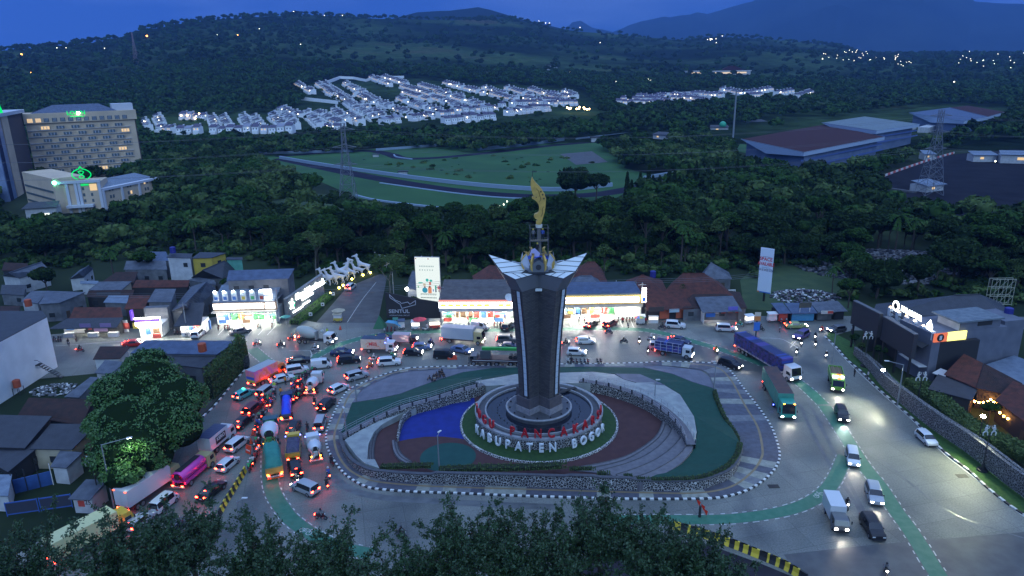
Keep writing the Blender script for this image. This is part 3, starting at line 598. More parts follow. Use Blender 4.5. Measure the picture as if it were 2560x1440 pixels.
def letter(ch,size,depth,m,bold=.02):
 k=(ch,size,m.name)
 if k not in _letters:
  me=text_mesh(ch,size,depth,bold);me.transform(Matrix.Rotation(R_(90),4,'X')@Matrix.Scale(.80,4,(1,0,0)));me.materials.append(m);_letters[k]=me
 return _letters[k]
def arc_text(txt,r,z,a0,a1,size,m,label,tilt=0.):
 t=thing('letter_sign',label,'sign',(CX,CY-r,z));chars=[c for c in txt];n=len(chars)
 for i,ch in enumerate(chars):
  if ch==' ':continue
  a=R_(a0+(a1-a0)*i/(n-1));x,y=r*math.sin(a),-r*math.cos(a)
  o=mesh_obj('letter',letter(ch,size,.14,m,.035),t);o.location=(x,y+r,0);o.rotation_euler=(0,0,a)
red_let=mat('red_letters',(.42,.012,.018),.4);white_let=mat('white_letters',(.66,.72,.76),.45)
arc_text('TUGU PANCAKARSA',9.98,2.62,-82,76,2.0,red_let,'red standing letters reading TUGU PANCAKARSA on the basin rim')
arc_text('KABUPATEN BOGOR',10.95,.85,-63,62,1.95,white_let,'white standing letters reading KABUPATEN BOGOR on the grass ring')
# monument tower
def tower_mat():
 m=mat('dark_brick_cladding',(.03,.031,.037),.6);n=m.node_tree;b=n.nodes['Principled BSDF'];L=n.links.new
 t=n.nodes.new('ShaderNodeTexCoord');sp=n.nodes.new('ShaderNodeSeparateXYZ');L(t.outputs['Object'],sp.inputs[0])
 a=n.nodes.new('ShaderNodeMath');a.operation='ADD';L(sp.outputs[0],a.inputs[0]);L(sp.outputs[1],a.inputs[1])
 s=n.nodes.new('ShaderNodeMath');s.operation='SUBTRACT';L(sp.outputs[0],s.inputs[0]);L(sp.outputs[1],s.inputs[1])
 ad=n.nodes.new('ShaderNodeMath');ad.operation='ADD';L(a.outputs[0],ad.inputs[0]);L(s.outputs[0],ad.inputs[1])
 c=n.nodes.new('ShaderNodeCombineXYZ');L(ad.outputs[0],c.inputs[0]);L(sp.outputs[2],c.inputs[1])
 br=n.nodes.new('ShaderNodeTexBrick');br.inputs['Scale'].default_value=1.0;br.inputs['Brick Width'].default_value=1.1;br.inputs['Row Height'].default_value=.24;br.inputs['Mortar Size'].default_value=.03
 br.inputs['Color1'].default_value=(.095,.090,.092,1);br.inputs['Color2'].default_value=(.040,.040,.048,1);br.inputs['Mortar'].default_value=(.03,.031,.036,1);br.inputs['Bias'].default_value=-.25
 L(c.outputs[0],br.inputs['Vector']);L(br.outputs[0],b.inputs['Base Color'])
 bp=n.nodes.new('ShaderNodeBump');bp.inputs['Strength'].default_value=.8;bp.inputs['Distance'].default_value=.12;L(br.outputs['Fac'],bp.inputs['Height']);L(bp.outputs[0],b.inputs['Normal'])
 return m
tw_m=tower_mat();frame_m=mat('dark_steel_frame',(.022,.024,.03),.5)
petal_m=mat('frosted_white_panel',(.62,.66,.66),.35);panel_m=mat('pale_glass_strip',(.46,.54,.62),.2)
tw=thing('monument_tower','tall flaring dark brick monument with pale glass strips and white winged crown','monument',(CX,CY,3.05))
Z0=3.05
def armpt(k,r,q):
 a=R_(225+90*k);return(r*math.cos(a)-q*math.sin(a),r*math.sin(a)+q*math.cos(a))
HW=1.18
LV=[(5.9,3.32),(8,3.38),(11,3.50),(14,3.70),(17,3.98),(20,4.32),(22.5,4.62),(23.8,4.76)]
def section(r,hw=HW):
 P=[]
 for k in range(4):P+=[armpt(k,hw,-hw),armpt(k,r,-hw),armpt(k,r,hw)]
 return P
b=MB();P=[]
for z,r in LV:P+=[(*p,z-Z0)for p in section(r)]
b.add(P,[(l*12+i,l*12+(i+1)%12,(l+1)*12+(i+1)%12,(l+1)*12+i)for l in range(len(LV)-1)for i in range(12)]);b.build('shaft',tw_m,tw)
b=MB();b.prism(section(3.62,1.42),1.3,2.9);b.build('base_block',mat('brown_grey_stone',(.10,.09,.10),.6,col2=(.075,.07,.08),scale=2),tw)
b=MB();b.prism(section(3.72,1.52),0,1.3);b.build('foot',mat('pale_stone_foot',(.28,.27,.29),.6,col2=(.2,.2,.22),scale=2),tw)
for k in range(4):
 s=MB();f=MB();g=.07
 for i in range(18):
  z=6.3+i*.97
  for zz,hh in((z,.93),):
   r0=np.interp(zz,[q[0]for q in LV],[q[1]for q in LV])+.05;r1=np.interp(zz+hh,[q[0]for q in LV],[q[1]for q in LV])+.05
   a0,a1=armpt(k,r0,.10),armpt(k,r0,.72);c0,c1=armpt(k,r1,.10),armpt(k,r1,.72)
   s.add([(*a0,zz-Z0),(*a1,zz-Z0),(*c1,zz+hh-Z0),(*c0,zz+hh-Z0)],[(0,1,2,3)])
 s.build('glass_strip',panel_m,tw)
 for q in(-.02,.86):
  for(z0,r0),(z1,r1)in zip(LV,LV[1:]):
   p0,p1,p2,p3=armpt(k,r0+.09,q-.09),armpt(k,r0+.09,q+.09),armpt(k,r1+.09,q+.09),armpt(k,r1+.09,q-.09)
   w0,w1,w2,w3=armpt(k,r0,q-.09),armpt(k,r0,q+.09),armpt(k,r1,q+.09),armpt(k,r1,q-.09)
   f.add([(*p0,z0-Z0),(*p1,z0-Z0),(*p2,z1-Z0),(*p3,z1-Z0),(*w0,z0-Z0),(*w1,z0-Z0),(*w2,z1-Z0),(*w3,z1-Z0)],[(0,1,2,3),(4,0,3,7),(1,5,6,2)])
 f.build('strip_frame',frame_m,tw)
def mir(p,sx,sy):return(p[0]*sx,p[1]*sy,p[2]-Z0)
for sx in(1,-1):
 top=MB();und=MB();rib=MB()
 for sy in(1,-1):
  A1=(*armpt(0,4.76,HW),23.8);A2=(*armpt(0,4.76,-HW),23.8);N=(*armpt(0,6.1,HW),26.0);M=(*armpt(0,6.3,-1.3),26.6);Tp=(-7.45,-.02,28.5)
  C=(0,-1.67*1.0,25.9);O=(-.4,0,26.1);Vc=(-1.67,0,23.8);Cb=(0,-1.67,23.8)
  q=[mir(p,sx,sy)for p in(A1,A2,N,M,Tp,C,O,Vc,Cb)]
  fl=(lambda f:f)if sx*sy>0 else(lambda f:f[::-1])
  top.add([q[i]for i in(3,4,6,2,5)],[fl((0,2,1)),fl((0,3,4)),fl((0,4,2))])
  und.add([q[i]for i in(0,1,3,2,4,7,5,8)],[fl((0,3,2,1)),fl((1,2,4)),fl((1,4,5)),fl((0,7,6,3))])
  for a,c in((2,3),(3,4),(2,5),(3,5),(3,6)):rib.cyl(q[a],q[c],.06,n=5)
  for t in(.25,.5,.75):
   a=Vector(q[3]).lerp(Vector(q[4]),t);c=Vector(q[6]).lerp(Vector(q[4]),t);rib.cyl(a+Vector((0,0,.06)),c+Vector((0,0,.06)),.035,n=4)
   a=Vector(q[2]).lerp(Vector(q[5]),t);c=Vector(q[3]).lerp(Vector(q[5]),t);rib.cyl(a+Vector((0,0,.06)),c+Vector((0,0,.06)),.035,n=4)
 top.build('crown_wing',petal_m,tw);und.build('wing_underside',mat('grey_flare_cladding',(.12,.125,.14),.5),tw);rib.build('wing_ribs',frame_m,tw)
b=MB();b.box((0,-2.2,20.45),(1.0,.5,.34));b.build('crown_lamp_box',petal_m,tw)
b=MB();b.prism([(-3.6,-2.4),(3.6,-2.4),(3.6,2.4),(-3.6,2.4)],22.9,23.2);b.build('crown_deck',frame_m,tw)
zt=23.2
hs_=thing('roof_lantern','grey gabled lantern housing with a round vent on the monument top','lantern',(CX,CY-1.1,Z0+zt))
b=MB();P=[(-1.5,-1.2,0),(1.5,-1.2,0),(1.35,-1.2,.9),(0,-1.2,1.75),(-1.35,-1.2,.9)];Q=[(x,y+2.2,z)for x,y,z in P]
b.add(P+Q,[(4,3,2,1,0)[::-1],(5,6,7,8,9)[::-1]]+[(i,i+5,(i+1)%5+5,(i+1)%5)for i in range(5)]);b.build('housing',mat('grey_metal_sheet',(.16,.17,.19),.45,.3),hs_)
b=MB();b.cyl((0,-1.26,.75),(0,-1.18,.75),.42,n=14);b.build('vent',mat('dark_vent',(.03,.03,.035),.5),hs_)
tarp_m=mat('blue_tarpaulin',(.015,.06,.42),.5)
b=MB();b.add([(-1.7,-1.0,.0),(-.6,-1.3,.28),(.3,-1.2,.45),(1.5,-1.1,.0),(-1.5,.6,.2),(-.2,.7,.5),(.6,.6,.45),(1.7,.5,.1)],[(0,1,5,4),(1,2,6,5),(2,3,7,6)])
o=b.build('tarpaulin',tarp_m);o.location=(CX,CY-.6,Z0+zt+1.75);tag(o,'crumpled blue tarpaulin on the monument top','tarpaulin')
gold_m=mat('gold_leaf_metal',(.68,.44,.10),.42,.25,col2=(.52,.33,.08),scale=1.5)
cr_t=thing('crown_ornament','ring of gold horns and pale leaf panels on the monument top','ornament',(CX,CY,Z0+zt))
for k in range(6):
 a=R_((202,246,294,338,60,120)[k]);ex,ey=math.cos(a),math.sin(a)
 pr=[(2.45,0),(2.7,.9),(2.65,1.7),(2.3,2.2),(1.9,2.5),(2.3,2.85),(1.7,2.7),(1.75,2.1),(2.15,1.6),(2.3,.9),(2.15,0)]
 bb=MB();n=len(pr)
 for s in(-.13,.13):pass
 P=[(ex*r-ey*s,ey*r+ex*s,z)for s in(-.14,.14)for r,z in pr]
 tri=tessellate_polygon([[Vector((r,z,0))for r,z in pr]])
 bb.add(P,[tuple(t)for t in tri]+[tuple(i+n for i in t)for t in tri]+[(i,(i+1)%n,n+(i+1)%n,n+i)for i in range(n)]);bb.build('gold_horn',gold_m,cr_t)
 a2=R_((222,318,0,90,180,270+180)[k]);ex,ey=math.cos(a2),math.sin(a2);bb=MB();W2=1.0
 P=[(ex*2.1-ey*s*W2,ey*2.1+ex*s*W2,0)for s in(-1,1)]+[(ex*2.6-ey*s*W2*1.05,ey*2.6+ex*s*W2*1.05,1.2)for s in(1,-1)]+[(ex*2.3,ey*2.3,2.6)]
 bb.add(P,[(0,1,2,4,3)]);bb.build('leaf_panel',mat('pale_leaf_panel',(.48,.5,.56),.5),cr_t)
mast=thing('mast','bare grey pole carrying the golden blade','pole',(CX+.2,CY,Z0+zt));b=MB();b.cyl((0,0,0),(0,0,6.6),.36,.3,10);b.build('pole',mat('weathered_pole',(.16,.15,.14),.6),mast)
b=MB();b.cyl((0,0,6.3),(0,0,6.75),.5,.5,12);b.build('collar',mat('cream_collar',(.6,.58,.5),.5),mast)
ZK=[(657,50),(672,85),(700,120),(735,155),(765,190),(775,215),(792,236),(797,262),(806,284),(803,330),(800,380),(790,440),(775,490),(755,560),(738,572),(700,565),(698,535),(716,515),(690,505),(675,480),(680,462),(692,452),(715,445),(730,425),(733,380),(725,350),(705,320),(680,298),(655,288),(655,266),(682,262),(665,245),(650,200),(640,160),(640,110),(648,70)]
KP=[V(1180+x/4.365,430+y/4.365,CY)for x,y in ZK];kb=(CX+.1,CY,33.0)
kj=thing('golden_blade','giant golden curved blade ornament crowning the monument','sculpture',kb)
P2=[(p[0]-kb[0],p[2]-kb[2])for p in KP];n=len(P2);cx_,cz_=sum(p[0]for p in P2)/n,sum(p[1]for p in P2)/n
b=MB();tri=tessellate_polygon([[Vector((x,z,0))for x,z in P2]])
P=[(x,-.42,z)for x,z in P2]+[(x,.42,z)for x,z in P2]
b.add(P,[tuple(t)for t in tri]+[tuple(i+n for i in t)[::-1]for t in tri]+[(i,(i+1)%n,n+(i+1)%n,n+i)for i in range(n)]);b.build('blade',gold_m,kj)
hole_m=mat('blade_hole',(.08,.05,.02),.6);rib_m=mat('engraved_gold',(.32,.21,.06),.5,.5)
for x,y in((750,209),(770,242),(783,285),(700,270)):
 p=V(1180+x/4.365,430+y/4.365,CY);bb=MB();bb.cyl((p[0]-kb[0],-.45,p[2]-kb[2]),(p[0]-kb[0],.45,p[2]-kb[2]),.14 if x!=700 else .09,n=8);bb.build('eye_hole',hole_m,kj)
for S in([(700,175),(725,200),(735,240),(752,290),(735,320)],[(780,370),(765,400),(770,440),(752,480)]):
 bb=MB();pts=[V(1180+x/4.365,430+y/4.365,CY)for x,y in S];bb.tube([(p[0]-kb[0],-.43,p[2]-kb[2])for p in pts],.06,5);bb.build('engraving',rib_m,kj)
b=MB();p=V(1331,443,CY);b.cyl((p[0]-kb[0],0,p[2]-kb[2]-.1),(p[0]-kb[0]+.02,0,p[2]-kb[2]+1.0),.05,.03,5);b.build('lightning_rod',frame_m,kj)
sc_t=thing('scaffold','light pipe scaffold round the pole below the golden blade','scaffold',(CX+.2,CY,Z0+zt));sm=mat('scaffold_pipe',(.10,.10,.11),.5,.5)
for x in(-1.35,1.35):
 for y in(-1.1,1.1):bb=MB();bb.cyl((x,y,0),(x,y,6.5),.045,n=5);bb.build('upright',sm,sc_t)
for z in(2.2,4.4,6.4):
 for q in(((-1.35,-1.1),(1.35,-1.1)),((1.35,-1.1),(1.35,1.1)),((1.35,1.1),(-1.35,1.1)),((-1.35,1.1),(-1.35,-1.1))):
  bb=MB();bb.cyl((*q[0],z),(*q[1],z),.04,n=5);bb.build('crossbar',sm,sc_t)
for z in(2.2,4.4):bb=MB();bb.box((0,-.6,z+.08),(2.7,.7,.06));bb.build('plank',mat('scaffold_plank',(.16,.13,.09),.8),sc_t)
b=MB();b.add([(-1.3,-1.2,1.1),(-.1,-1.25,1.0),(.1,-1.2,1.6),(-.7,-1.2,2.4),(-1.2,-1.2,2.2),(-1.5,-1.3,1.4)],[(0,1,2,3,4,5)]);o=b.build('cloth',mat('lilac_cloth',(.42,.40,.62),.9));o.location=(CX+.2,CY,Z0+zt+1);tag(o,'pale lilac sheet draped on the scaffold','cloth')
b=MB();b.box((0,0,0),(3.6,.7,.12),rz=.55);o=b.build('gangplank',mat('dark_plank',(.03,.028,.028),.8));o.location=G(1418,975,2.9);tag(o,'dark plank laid over the basin behind the monument','plank')
# building kit
def glass_mat():
 m=bpy.data.materials.new('shop_glass');m.use_nodes=True;n=m.node_tree;n.nodes.clear();L=n.links.new
 t=n.nodes.new('ShaderNodeBsdfTransparent');t.inputs[0].default_value=(.92,.95,.95,1);g=n.nodes.new('ShaderNodeBsdfGlossy');g.inputs['Roughness'].default_value=.05
 x=n.nodes.new('ShaderNodeMixShader');x.inputs[0].default_value=.1;o=n.nodes.new('ShaderNodeOutputMaterial');L(t.outputs[0],x.inputs[1]);L(g.outputs[0],x.inputs[2]);L(x.outputs[0],o.inputs[0]);return m
glass_m=glass_mat()
plaster_w=mat('white_plaster',(.50,.51,.52),.8,col2=(.38,.39,.41),scale=.8,detail=8)
plaster_g=mat('grey_plaster',(.13,.135,.15),.85,col2=(.09,.095,.105),scale=.7,detail=8)
plaster_c=mat('cream_plaster',(.42,.37,.27),.8,col2=(.33,.29,.21),scale=.8,detail=8)
plaster_y=mat('yellow_plaster',(.48,.36,.05),.8,col2=(.40,.30,.05),scale=.8)
plaster_gr=mat('green_plaster',(.10,.33,.26),.8,col2=(.07,.25,.2),scale=.8)
cement_m=mat('bare_cement',(.15,.155,.17),.9,col2=(.085,.09,.10),scale=.6,detail=9)
dark_wall=mat('dark_wall',(.022,.022,.026),.8)
tile_m=wave_mat('clay_roof_tiles',(.18,.048,.030),(.085,.028,.021),4.2,.8,axis='Y',bump=.8)
tile_d=wave_mat('old_clay_roof_tiles',(.075,.030,.024),(.038,.022,.020),4.2,.85,axis='Y',bump=.8)
corr_m=wave_mat('weathered_corrugated_roof',(.13,.15,.19),(.075,.085,.11),3.4,.5,.2,axis='X')
corr_b=wave_mat('blue_corrugated_roof',(.085,.125,.22),(.05,.075,.14),3.4,.45,.2,axis='X')
corr_d=wave_mat('dark_corrugated_roof',(.045,.05,.065),(.03,.033,.045),3.4,.6,axis='X')
corr_l=wave_mat('pale_metal_roof',(.24,.30,.38),(.15,.19,.26),3.4,.4,.2,axis='X')
frame_w=mat('white_frame',(.6,.6,.6),.5);frame_b=mat('black_frame',(.02,.02,.022),.5)
house_win=mat('house_window',(.03,.035,.04),.25);house_door=mat('house_door',(.07,.045,.03),.7);house_lit=glow('house_lit_window',(1,.8,.5),1.4)
def uvplane(P,N=None):
 a,b_,c=(Vector(p)for p in P[:3]);u=(b_-a).normalized();nn=u.cross(c-a).normalized();v=nn.cross(u)
 return lambda p:((Vector(p)-a).dot(u),(Vector(p)-a).dot(v))
def roof_panel(name,P,m,parent,th=.12):
 "sloping roof sheet; first edge is the eave"
 Pv=[Vector(p)for p in P];nn=(Pv[1]-Pv[0]).cross(Pv[2]-Pv[0]).normalized()
 if nn.z<0:Pv=[Pv[1],Pv[0]]+Pv[:1:-1];nn=-nn
 n=len(Pv);b=MB();Q=[p-Vector((0,0,th))for p in Pv]
 b.add([*Pv,*Q],[tuple(range(n)),tuple(range(n,2*n))[::-1]]+[(i,n+i,n+(i+1)%n,(i+1)%n)for i in range(n)])
 return b.build(name,m,parent,uv=uvplane(Pv))
def rb(name,label,cat,eaves,ridge,wall_m,roof_m,z0=0.,inset=.35,group=None,roof_name='roof',over=None):
 "building from four eave corners [front-left, front-right, back-right, back-left] (px, py, z) and an optional ridge"
 E=[Vector(G(*p))for p in eaves];o=Vector((E[0].x,E[0].y,z0));t=thing(name,label,cat,o,0,group)
 c=sum(E,Vector())/4;W4=[e+(c-e).normalized()*inset for e in E]
 b=MB();b.prism([(w.x-o.x,w.y-o.y,w.z-o.z-.1)for w in W4],0,None);b.build('walls',wall_m,t)
 if cat in('house','building','restaurant')and 'windowless' not in label:
  q=random.Random(len(label)*7+int(o.x))
  for i in(0,1):
   a,c2=W4[i]-o,W4[(i+1)%4]-o;L_=(c2-a).to_2d().length;ang=math.atan2(c2 .y-a.y,c2 .x-a.x);nn=Vector((math.sin(ang),-math.cos(ang),0))*.04
   zt_=min(a.z,c2 .z);n_=int(L_/3.2)
   for k in range(n_):
    if q.random()<.25:continue
    p=a.lerp(c2,(k+.5)/n_)+nn;dr=q.random()<.3;b=MB();b.box((p.x,p.y,1.0 if dr else min(1.6,zt_*.55)),(.9 if dr else 1.2,.1,2.0 if dr else 1.0),rz=ang);b.build('door' if dr else 'window',house_door if dr else(house_lit if q.random()<.07 else house_win),t)
    if zt_>6:b=MB();b.box((p.x,p.y,zt_-2.0),(1.2,.1,1.1),rz=ang);b.build('window',house_win,t)
 L=[e-o for e in E]
 if ridge:
  Rg=[Vector(G(*p))-o for p in ridge]
  roof_panel(roof_name,[L[0],L[1],Rg[1],Rg[0]],roof_m,t);roof_panel(roof_name,[L[2],L[3],Rg[0],Rg[1]],roof_m,t)
  b=MB();b.add([L[1],L[2],Rg[1]],[(0,1,2)]);b.add([L[3],L[0],Rg[0]],[(0,1,2)])
  hip=(Rg[0]-(L[0]+L[3])/2).to_2d().length>1.2
  b.build('hip' if hip else 'gable',roof_m if hip else wall_m,t,uv=uvplane([L[1],L[2],Rg[1]]))
  b=MB();b.tube([Rg[0]+Vector((0,0,.05)),Rg[1]+Vector((0,0,.05))],.14,5);b.build('ridge_cap',roof_m,t,uv=lambda p:(p[0],p[1]))
 else:roof_panel(roof_name,L,roof_m,t)
 t['_o']=0;del t['_o']
 return t
class Bld:
 "a building whose street front runs from A to B (pixels on the ground)"
 def __init__(s,name,label,cat,A,B,group=None):
  a,b=Vector(G(*A)),Vector(G(*B));s.rz=math.atan2(b.y-a.y,b.x-a.x);s.a=a;s.W=(b-a).length
  s.t=thing(name,label,cat,a,s.rz,group);s.u=Vector((math.cos(s.rz),math.sin(s.rz),0));s.v=Vector((-s.u.y,s.u.x,0))
 def uz(s,px,py,v=0.):
  r=Vector(ray(px,py));o=Vector((0,0,HC));p=s.a+s.v*v;k=(p-o).dot(s.v)/r.dot(s.v);q=o+r*k-s.a
  return q.dot(s.u),q.z
 def box(s,part,u0,u1,v0,v1,z0,z1,m,parent=None):
  b=MB();b.box(((u0+u1)/2,(v0+v1)/2,(z0+z1)/2),(u1-u0,v1-v0,z1-z0));return b.build(part,m,parent or s.t)
 def roof(s,part,P,m):return roof_panel(part,P,m,s.t)
 def text(s,txt,u,z,size,m,v=-.05,part='lettering',depth=.02,bold=.0,align='CENTER',parent=None,sx=1.):
  me=text_mesh(txt,size,depth,bold,align);me.transform(Matrix.Rotation(R_(90),4,'X')@Matrix.Scale(sx,4,(1,0,0)));me.materials.append(m)
  o=mesh_obj(part,me,parent or s.t);o.location=(u,v,z);return o
lamp_w=glow('tube_light',(1,.97,.86),240.0)
sign_w=glow('white_lightbox',(1,.99,.96),12);sign_y=glow('yellow_lightbox',(1,.62,.06),1.6);sign_r=glow('red_lightbox',(.85,.12,.10),1.0)
sign_b=glow('blue_lightbox',(.06,.2,.75),1.0);sign_o=glow('orange_lightbox',(1,.45,.08),1.5)
floor_l=mat('shop_floor_tiles',(.55,.55,.52),.35);wall_l=mat('shop_inner_wall',(.7,.7,.66),.7)
shelf_c=[mat('goods_'+c,v,.6)for c,v in(('red',(.5,.07,.05)),('blue',(.08,.2,.5)),('yellow',(.6,.45,.08)),('white',(.6,.6,.6)),('green',(.1,.4,.15)),('brown',(.2,.11,.06)))]
def shop_inside(B,u0,u1,z1,depth,lamps=4,seed=1,power=None,bays=4,posters=True):
 "open lit room with shelves, glazing and posters"
 r=random.Random(seed)
 B.box('shop_floor',u0,u1,0,depth,.05,.12,floor_l);B.box('back_wall',u0,u1,depth,depth+.15,.05,z1,wall_l);B.box('ceiling',u0,u1,.1,depth,z1-.1,z1,wall_l)
 for u in(u0,u1-.15):B.box('side_wall',u,u+.15,.1,depth,.05,z1-.1,wall_l)
 for i in range(lamps):
  u=u0+(u1-u0)*(i+.5)/lamps
  for v in(1.0,depth*.6):B.box('ceiling_lamp',u-.7,u+.7,v-.13,v+.13,z1-.2,z1-.12,power or lamp_w)
 w=u1-u0
 for i in range(lamps):u=u0+w*(i+.5)/lamps;B.box('porch_fill_light',u-.9,u+.9,-1.0,-.82,z1+.0,z1+.05,power or lamp_w)  # glowing strips added under the canopy to brighten the forecourt
 for i in range(int(w/1.6)):
  u=u0+.5+i*1.6
  s=B.box('shelf',u,u+1.2,depth*.45,depth*.45+.5,.12,1.5,r.choice(shelf_c))
  s=B.box('shelf',u,u+1.4,depth-.5,depth-.05,.12,2.2,r.choice(shelf_c))
 bw=w/bays
 for i in range(bays):
  a=u0+i*bw;fr=B.box('window_frame',a,a+.12,-.02,.1,.1,z1-.12,frame_w)
  B.box('glazing',a+.12,a+bw,.02,.05,.12,z1*.82,glass_m)
  if posters and i%2==0:
   B.box('poster',a+.3,a+bw*.75,-.01,.015,.35,1.25,r.choice(shelf_c));B.box('poster_band',a+.2,a+bw*.9,-.03,.012,z1*.66,z1*.78,shelf_c[0]if i%4 else shelf_c[1])
def stripes(B,u0,u1,z0,z1,v,cols,white=sign_w):
 "lit fascia with coloured blocks"
 f=B.box('lit_fascia',u0,u1,v,v+.25,z0,z1,white);h=z1-z0;n=max(3,int((u1-u0)/1.9));w=(u1-u0)/n
 for k,c in enumerate(cols):
  a,b=k/len(cols),(k+1)/len(cols)
  for i in range(n):B.box('fascia_stripe',u0+i*w+.12,u0+(i+1)*w-.12,v-.03,v-.005,z0+h*(.08+.8*a),z0+h*(.08+.8*b-.04),c)
S=Bld('convenience_store','brightly lit shop with six poster panels above a striped fascia at left','shop',(542,813),(696,809))
W_=S.W;zc=3.1
shop_inside(S,.3,W_-.3,zc,7,5,3,bays=5)
S.box('canopy',-.4,W_+.2,-1.3,.3,zc+.1,zc+.35,mat('beige_canopy',(.4,.38,.33),.6));S.box('fascia',-.2,W_+.2,-.2,.3,zc+.4,5.4,mat('brown_fascia',(.16,.12,.09),.6))
stripes(S,0,W_*.80,4.0,5.1,-.5,(sign_y,sign_b,sign_r));S.box('lit_logo_box',W_*.84,W_*.98,-.5,-.2,3.9,5.2,sign_w)
S.box('upper_wall',-.2,W_+.2,.3,7.2,5.4,5.6,cement_m);S.roof('roof',[(-.3,0,5.5),(W_*.98,0,5.5),(W_*.98,7,7.6),(-.3,7,7.6)],corr_l)
S.box('shell',-.2,W_+.2,7.2,12,0,7.5,plaster_g)
for i in range(6):
 u=.2+i*2.05;f=S.box('poster_board',u,u+1.25,-.3,-.15,5.9,8.1,mat('poster_white',(.62,.64,.62),.6));S.box('poster_print',u+.25,u+1.0,-.33,-.31,6.1,6.9,shelf_c[(1,1,1,2,4,0)[i]]);S.box('poster_lamp',u+.4,u+.85,-.62,-.42,8.15,8.28,glow('poster_lamp',(.85,.95,1),60))
for i in range(5):S.box('air_conditioner',W_*.62+i*1.1,W_*.62+i*1.1+.8,6.4,7.0,7.3,8.0,frame_w)
rb('upper_hall','two storey hall with a pale blue metal roof above the poster shop','building',[(566,702,9.2),(722,696,9.2),(736,671,10.6),(572,676,10.6)],None,plaster_g,corr_b)
B=Bld('lit_room','open lit upper room with a red curtain beside the air conditioners','room',(672,773),(722,770))
B.box('room_back',0,B.W,2.4,2.6,7.6,9.2,wall_l);B.box('room_lamp',1,3.5,1,1.2,9.0,9.1,lamp_w);B.box('red_curtain',.4,1.4,.6,.7,7.6,9.0,shelf_c[0]);B.box('room_slab',-.2,B.W,0,2.6,7.4,7.55,cement_m)
p=thing('pylon_sign','tilted white and blue lit pylon sign by the poster shop','sign',G(678,806));b=MB();b.cyl((0,0,0),(0,0,7.2),.12,n=7);b.build('pole',frame_b,p);b=MB();b.box((0,-.3,7.0),(2.0,.3,2.2));b.build('lightbox',sign_w,p);b=MB();b.box((0,-.48,6.8),(1.6,.04,.5));b.box((0,-.48,7.4),(1.6,.04,.3));b.build('logo',sign_b,p)
S=Bld('convenience_store','brightly lit shop with a red and yellow block fascia behind the billboard','shop',(1104,808),(1300,808));W_=S.W
zc=3.2;shop_inside(S,.2,W_-.2,zc,8,6,5,bays=6)
S.box('canopy',-.2,W_+.2,-1.4,.2,zc+.05,zc+.95,plaster_w);S.box('lit_fascia_top',-.2,W_,-1.45,-1.2,zc+2.3,zc+2.75,glow('pink_lightbox',(1,.35,.30),1.0))
f=S.box('lit_fascia',-.2,W_,-1.5,-1.2,zc+1.0,zc+2.3,sign_w)
for i in range(11):
 if i==7:continue
 S.box('fascia_block',.2+i*1.62,1.5+i*1.62,-1.54,-1.51,zc+1.35,zc+1.95,sign_y)
S.box('front_wall',-.2,W_+.2,-1.15,.3,zc+.95,zc+2.8,plaster_w);S.roof('roof',[(-.2,-1.1,6.1),(W_,-1.1,6.1),(W_,8.2,8.0),(-.2,8.2,8.0)],wave_mat('brown_corrugated_roof',(.13,.12,.12),(.08,.07,.075),3.4,.7))
S.box('shell',-.2,W_+.2,8.15,8.4,0,7.9,plaster_g)
d=thing('satellite_dish','white satellite dish on the brown shop roof','dish',G(1272,745,6.6));b=MB();cadd(b,[(0.01,0),(.5,.12),(.95,.4)],n=16);o=b.build('dish',frame_w,d,True);o.rotation_euler=(R_(50),0,.3);b=MB();b.cyl((0,0,-.5),(0,0,0),.05);b.build('mount',frame_b,d)
S=Bld('convenience_store','brightly lit shop with a long red blue and yellow striped fascia on yellow','shop',(1398,800),(1602,797));W_=S.W;zc=3.3
shop_inside(S,.2,W_*.72,zc,8,5,9,bays=4);S.box('lit_side_wall',W_*.72,W_-.2,.1,.3,.05,zc,wall_l);S.box('porch_fill_light',W_*.76,W_*.95,-.9,-.7,zc-.05,zc+.03,lamp_w);S.box('porch_fill_light',W_*.2,W_*.6,-.9,-.7,zc-.05,zc+.03,lamp_w)
S.box('canopy',-.2,W_+.2,-1.4,.2,zc+.04,zc+.8,mat('cream_canopy',(.42,.41,.36),.6));S.box('fascia',-.2,W_+.3,-1.5,-.9,zc+.85,zc+3.0,mat('ochre_fascia',(.42,.30,.10),.6))
stripes(S,0,W_*.95,zc+1.35,zc+2.5,-1.78,(sign_y,sign_b,sign_r));S.box('white_logo_oval',W_*.79,W_*.9,-1.86,-1.8,zc+1.5,zc+2.35,sign_w)
S.box('upper_wall',-.2,W_+.2,-.85,.3,zc+.8,zc+2.9,cement_m);S.roof('roof',[(-.2,-.9,6.0),(W_+.1,-.9,6.0),(W_-.8,6,7.2),(-.2,6,7.2)],corr_b);S.box('shell',-.2,W_+.2,8.1,8.4,0,6.4,plaster_g)
p=thing('pylon_sign','tall narrow white and blue lit sign at the right end of the striped shop','sign',G(1607,806));b=MB();b.cyl((0,0,0),(0,0,8),.13,n=7);b.build('pole',frame_b,p);b=MB();b.box((0,-.3,6.6),(.9,.3,3.3));b.build('lightbox',sign_w,p);b=MB();b.box((0,-.47,5.6),(.8,.03,1.0));b.build('logo',sign_b,p)
S=Bld('food_stall','low stall with an old tile roof, orange shutters and a green kiosk end','food stall',(1618,806),(1735,801));W_=S.W
S.box('walls',.2,W_-.3,1.5,7,0,2.6,dark_wall);S.roof('roof',[(-.2,-.2,2.9),(W_*.98,-.2,2.9),(W_*.85,6,5.3),(.1,6,5.3)],tile_m);S.box('orange_shutter',3.2,5.4,1.35,1.45,.2,2.2,mat('orange_shutter',(.42,.10,.05),.6));S.box('orange_shutter',7.0,9.2,1.35,1.45,.2,2.2,mat('orange_shutter',(0,0,0)))
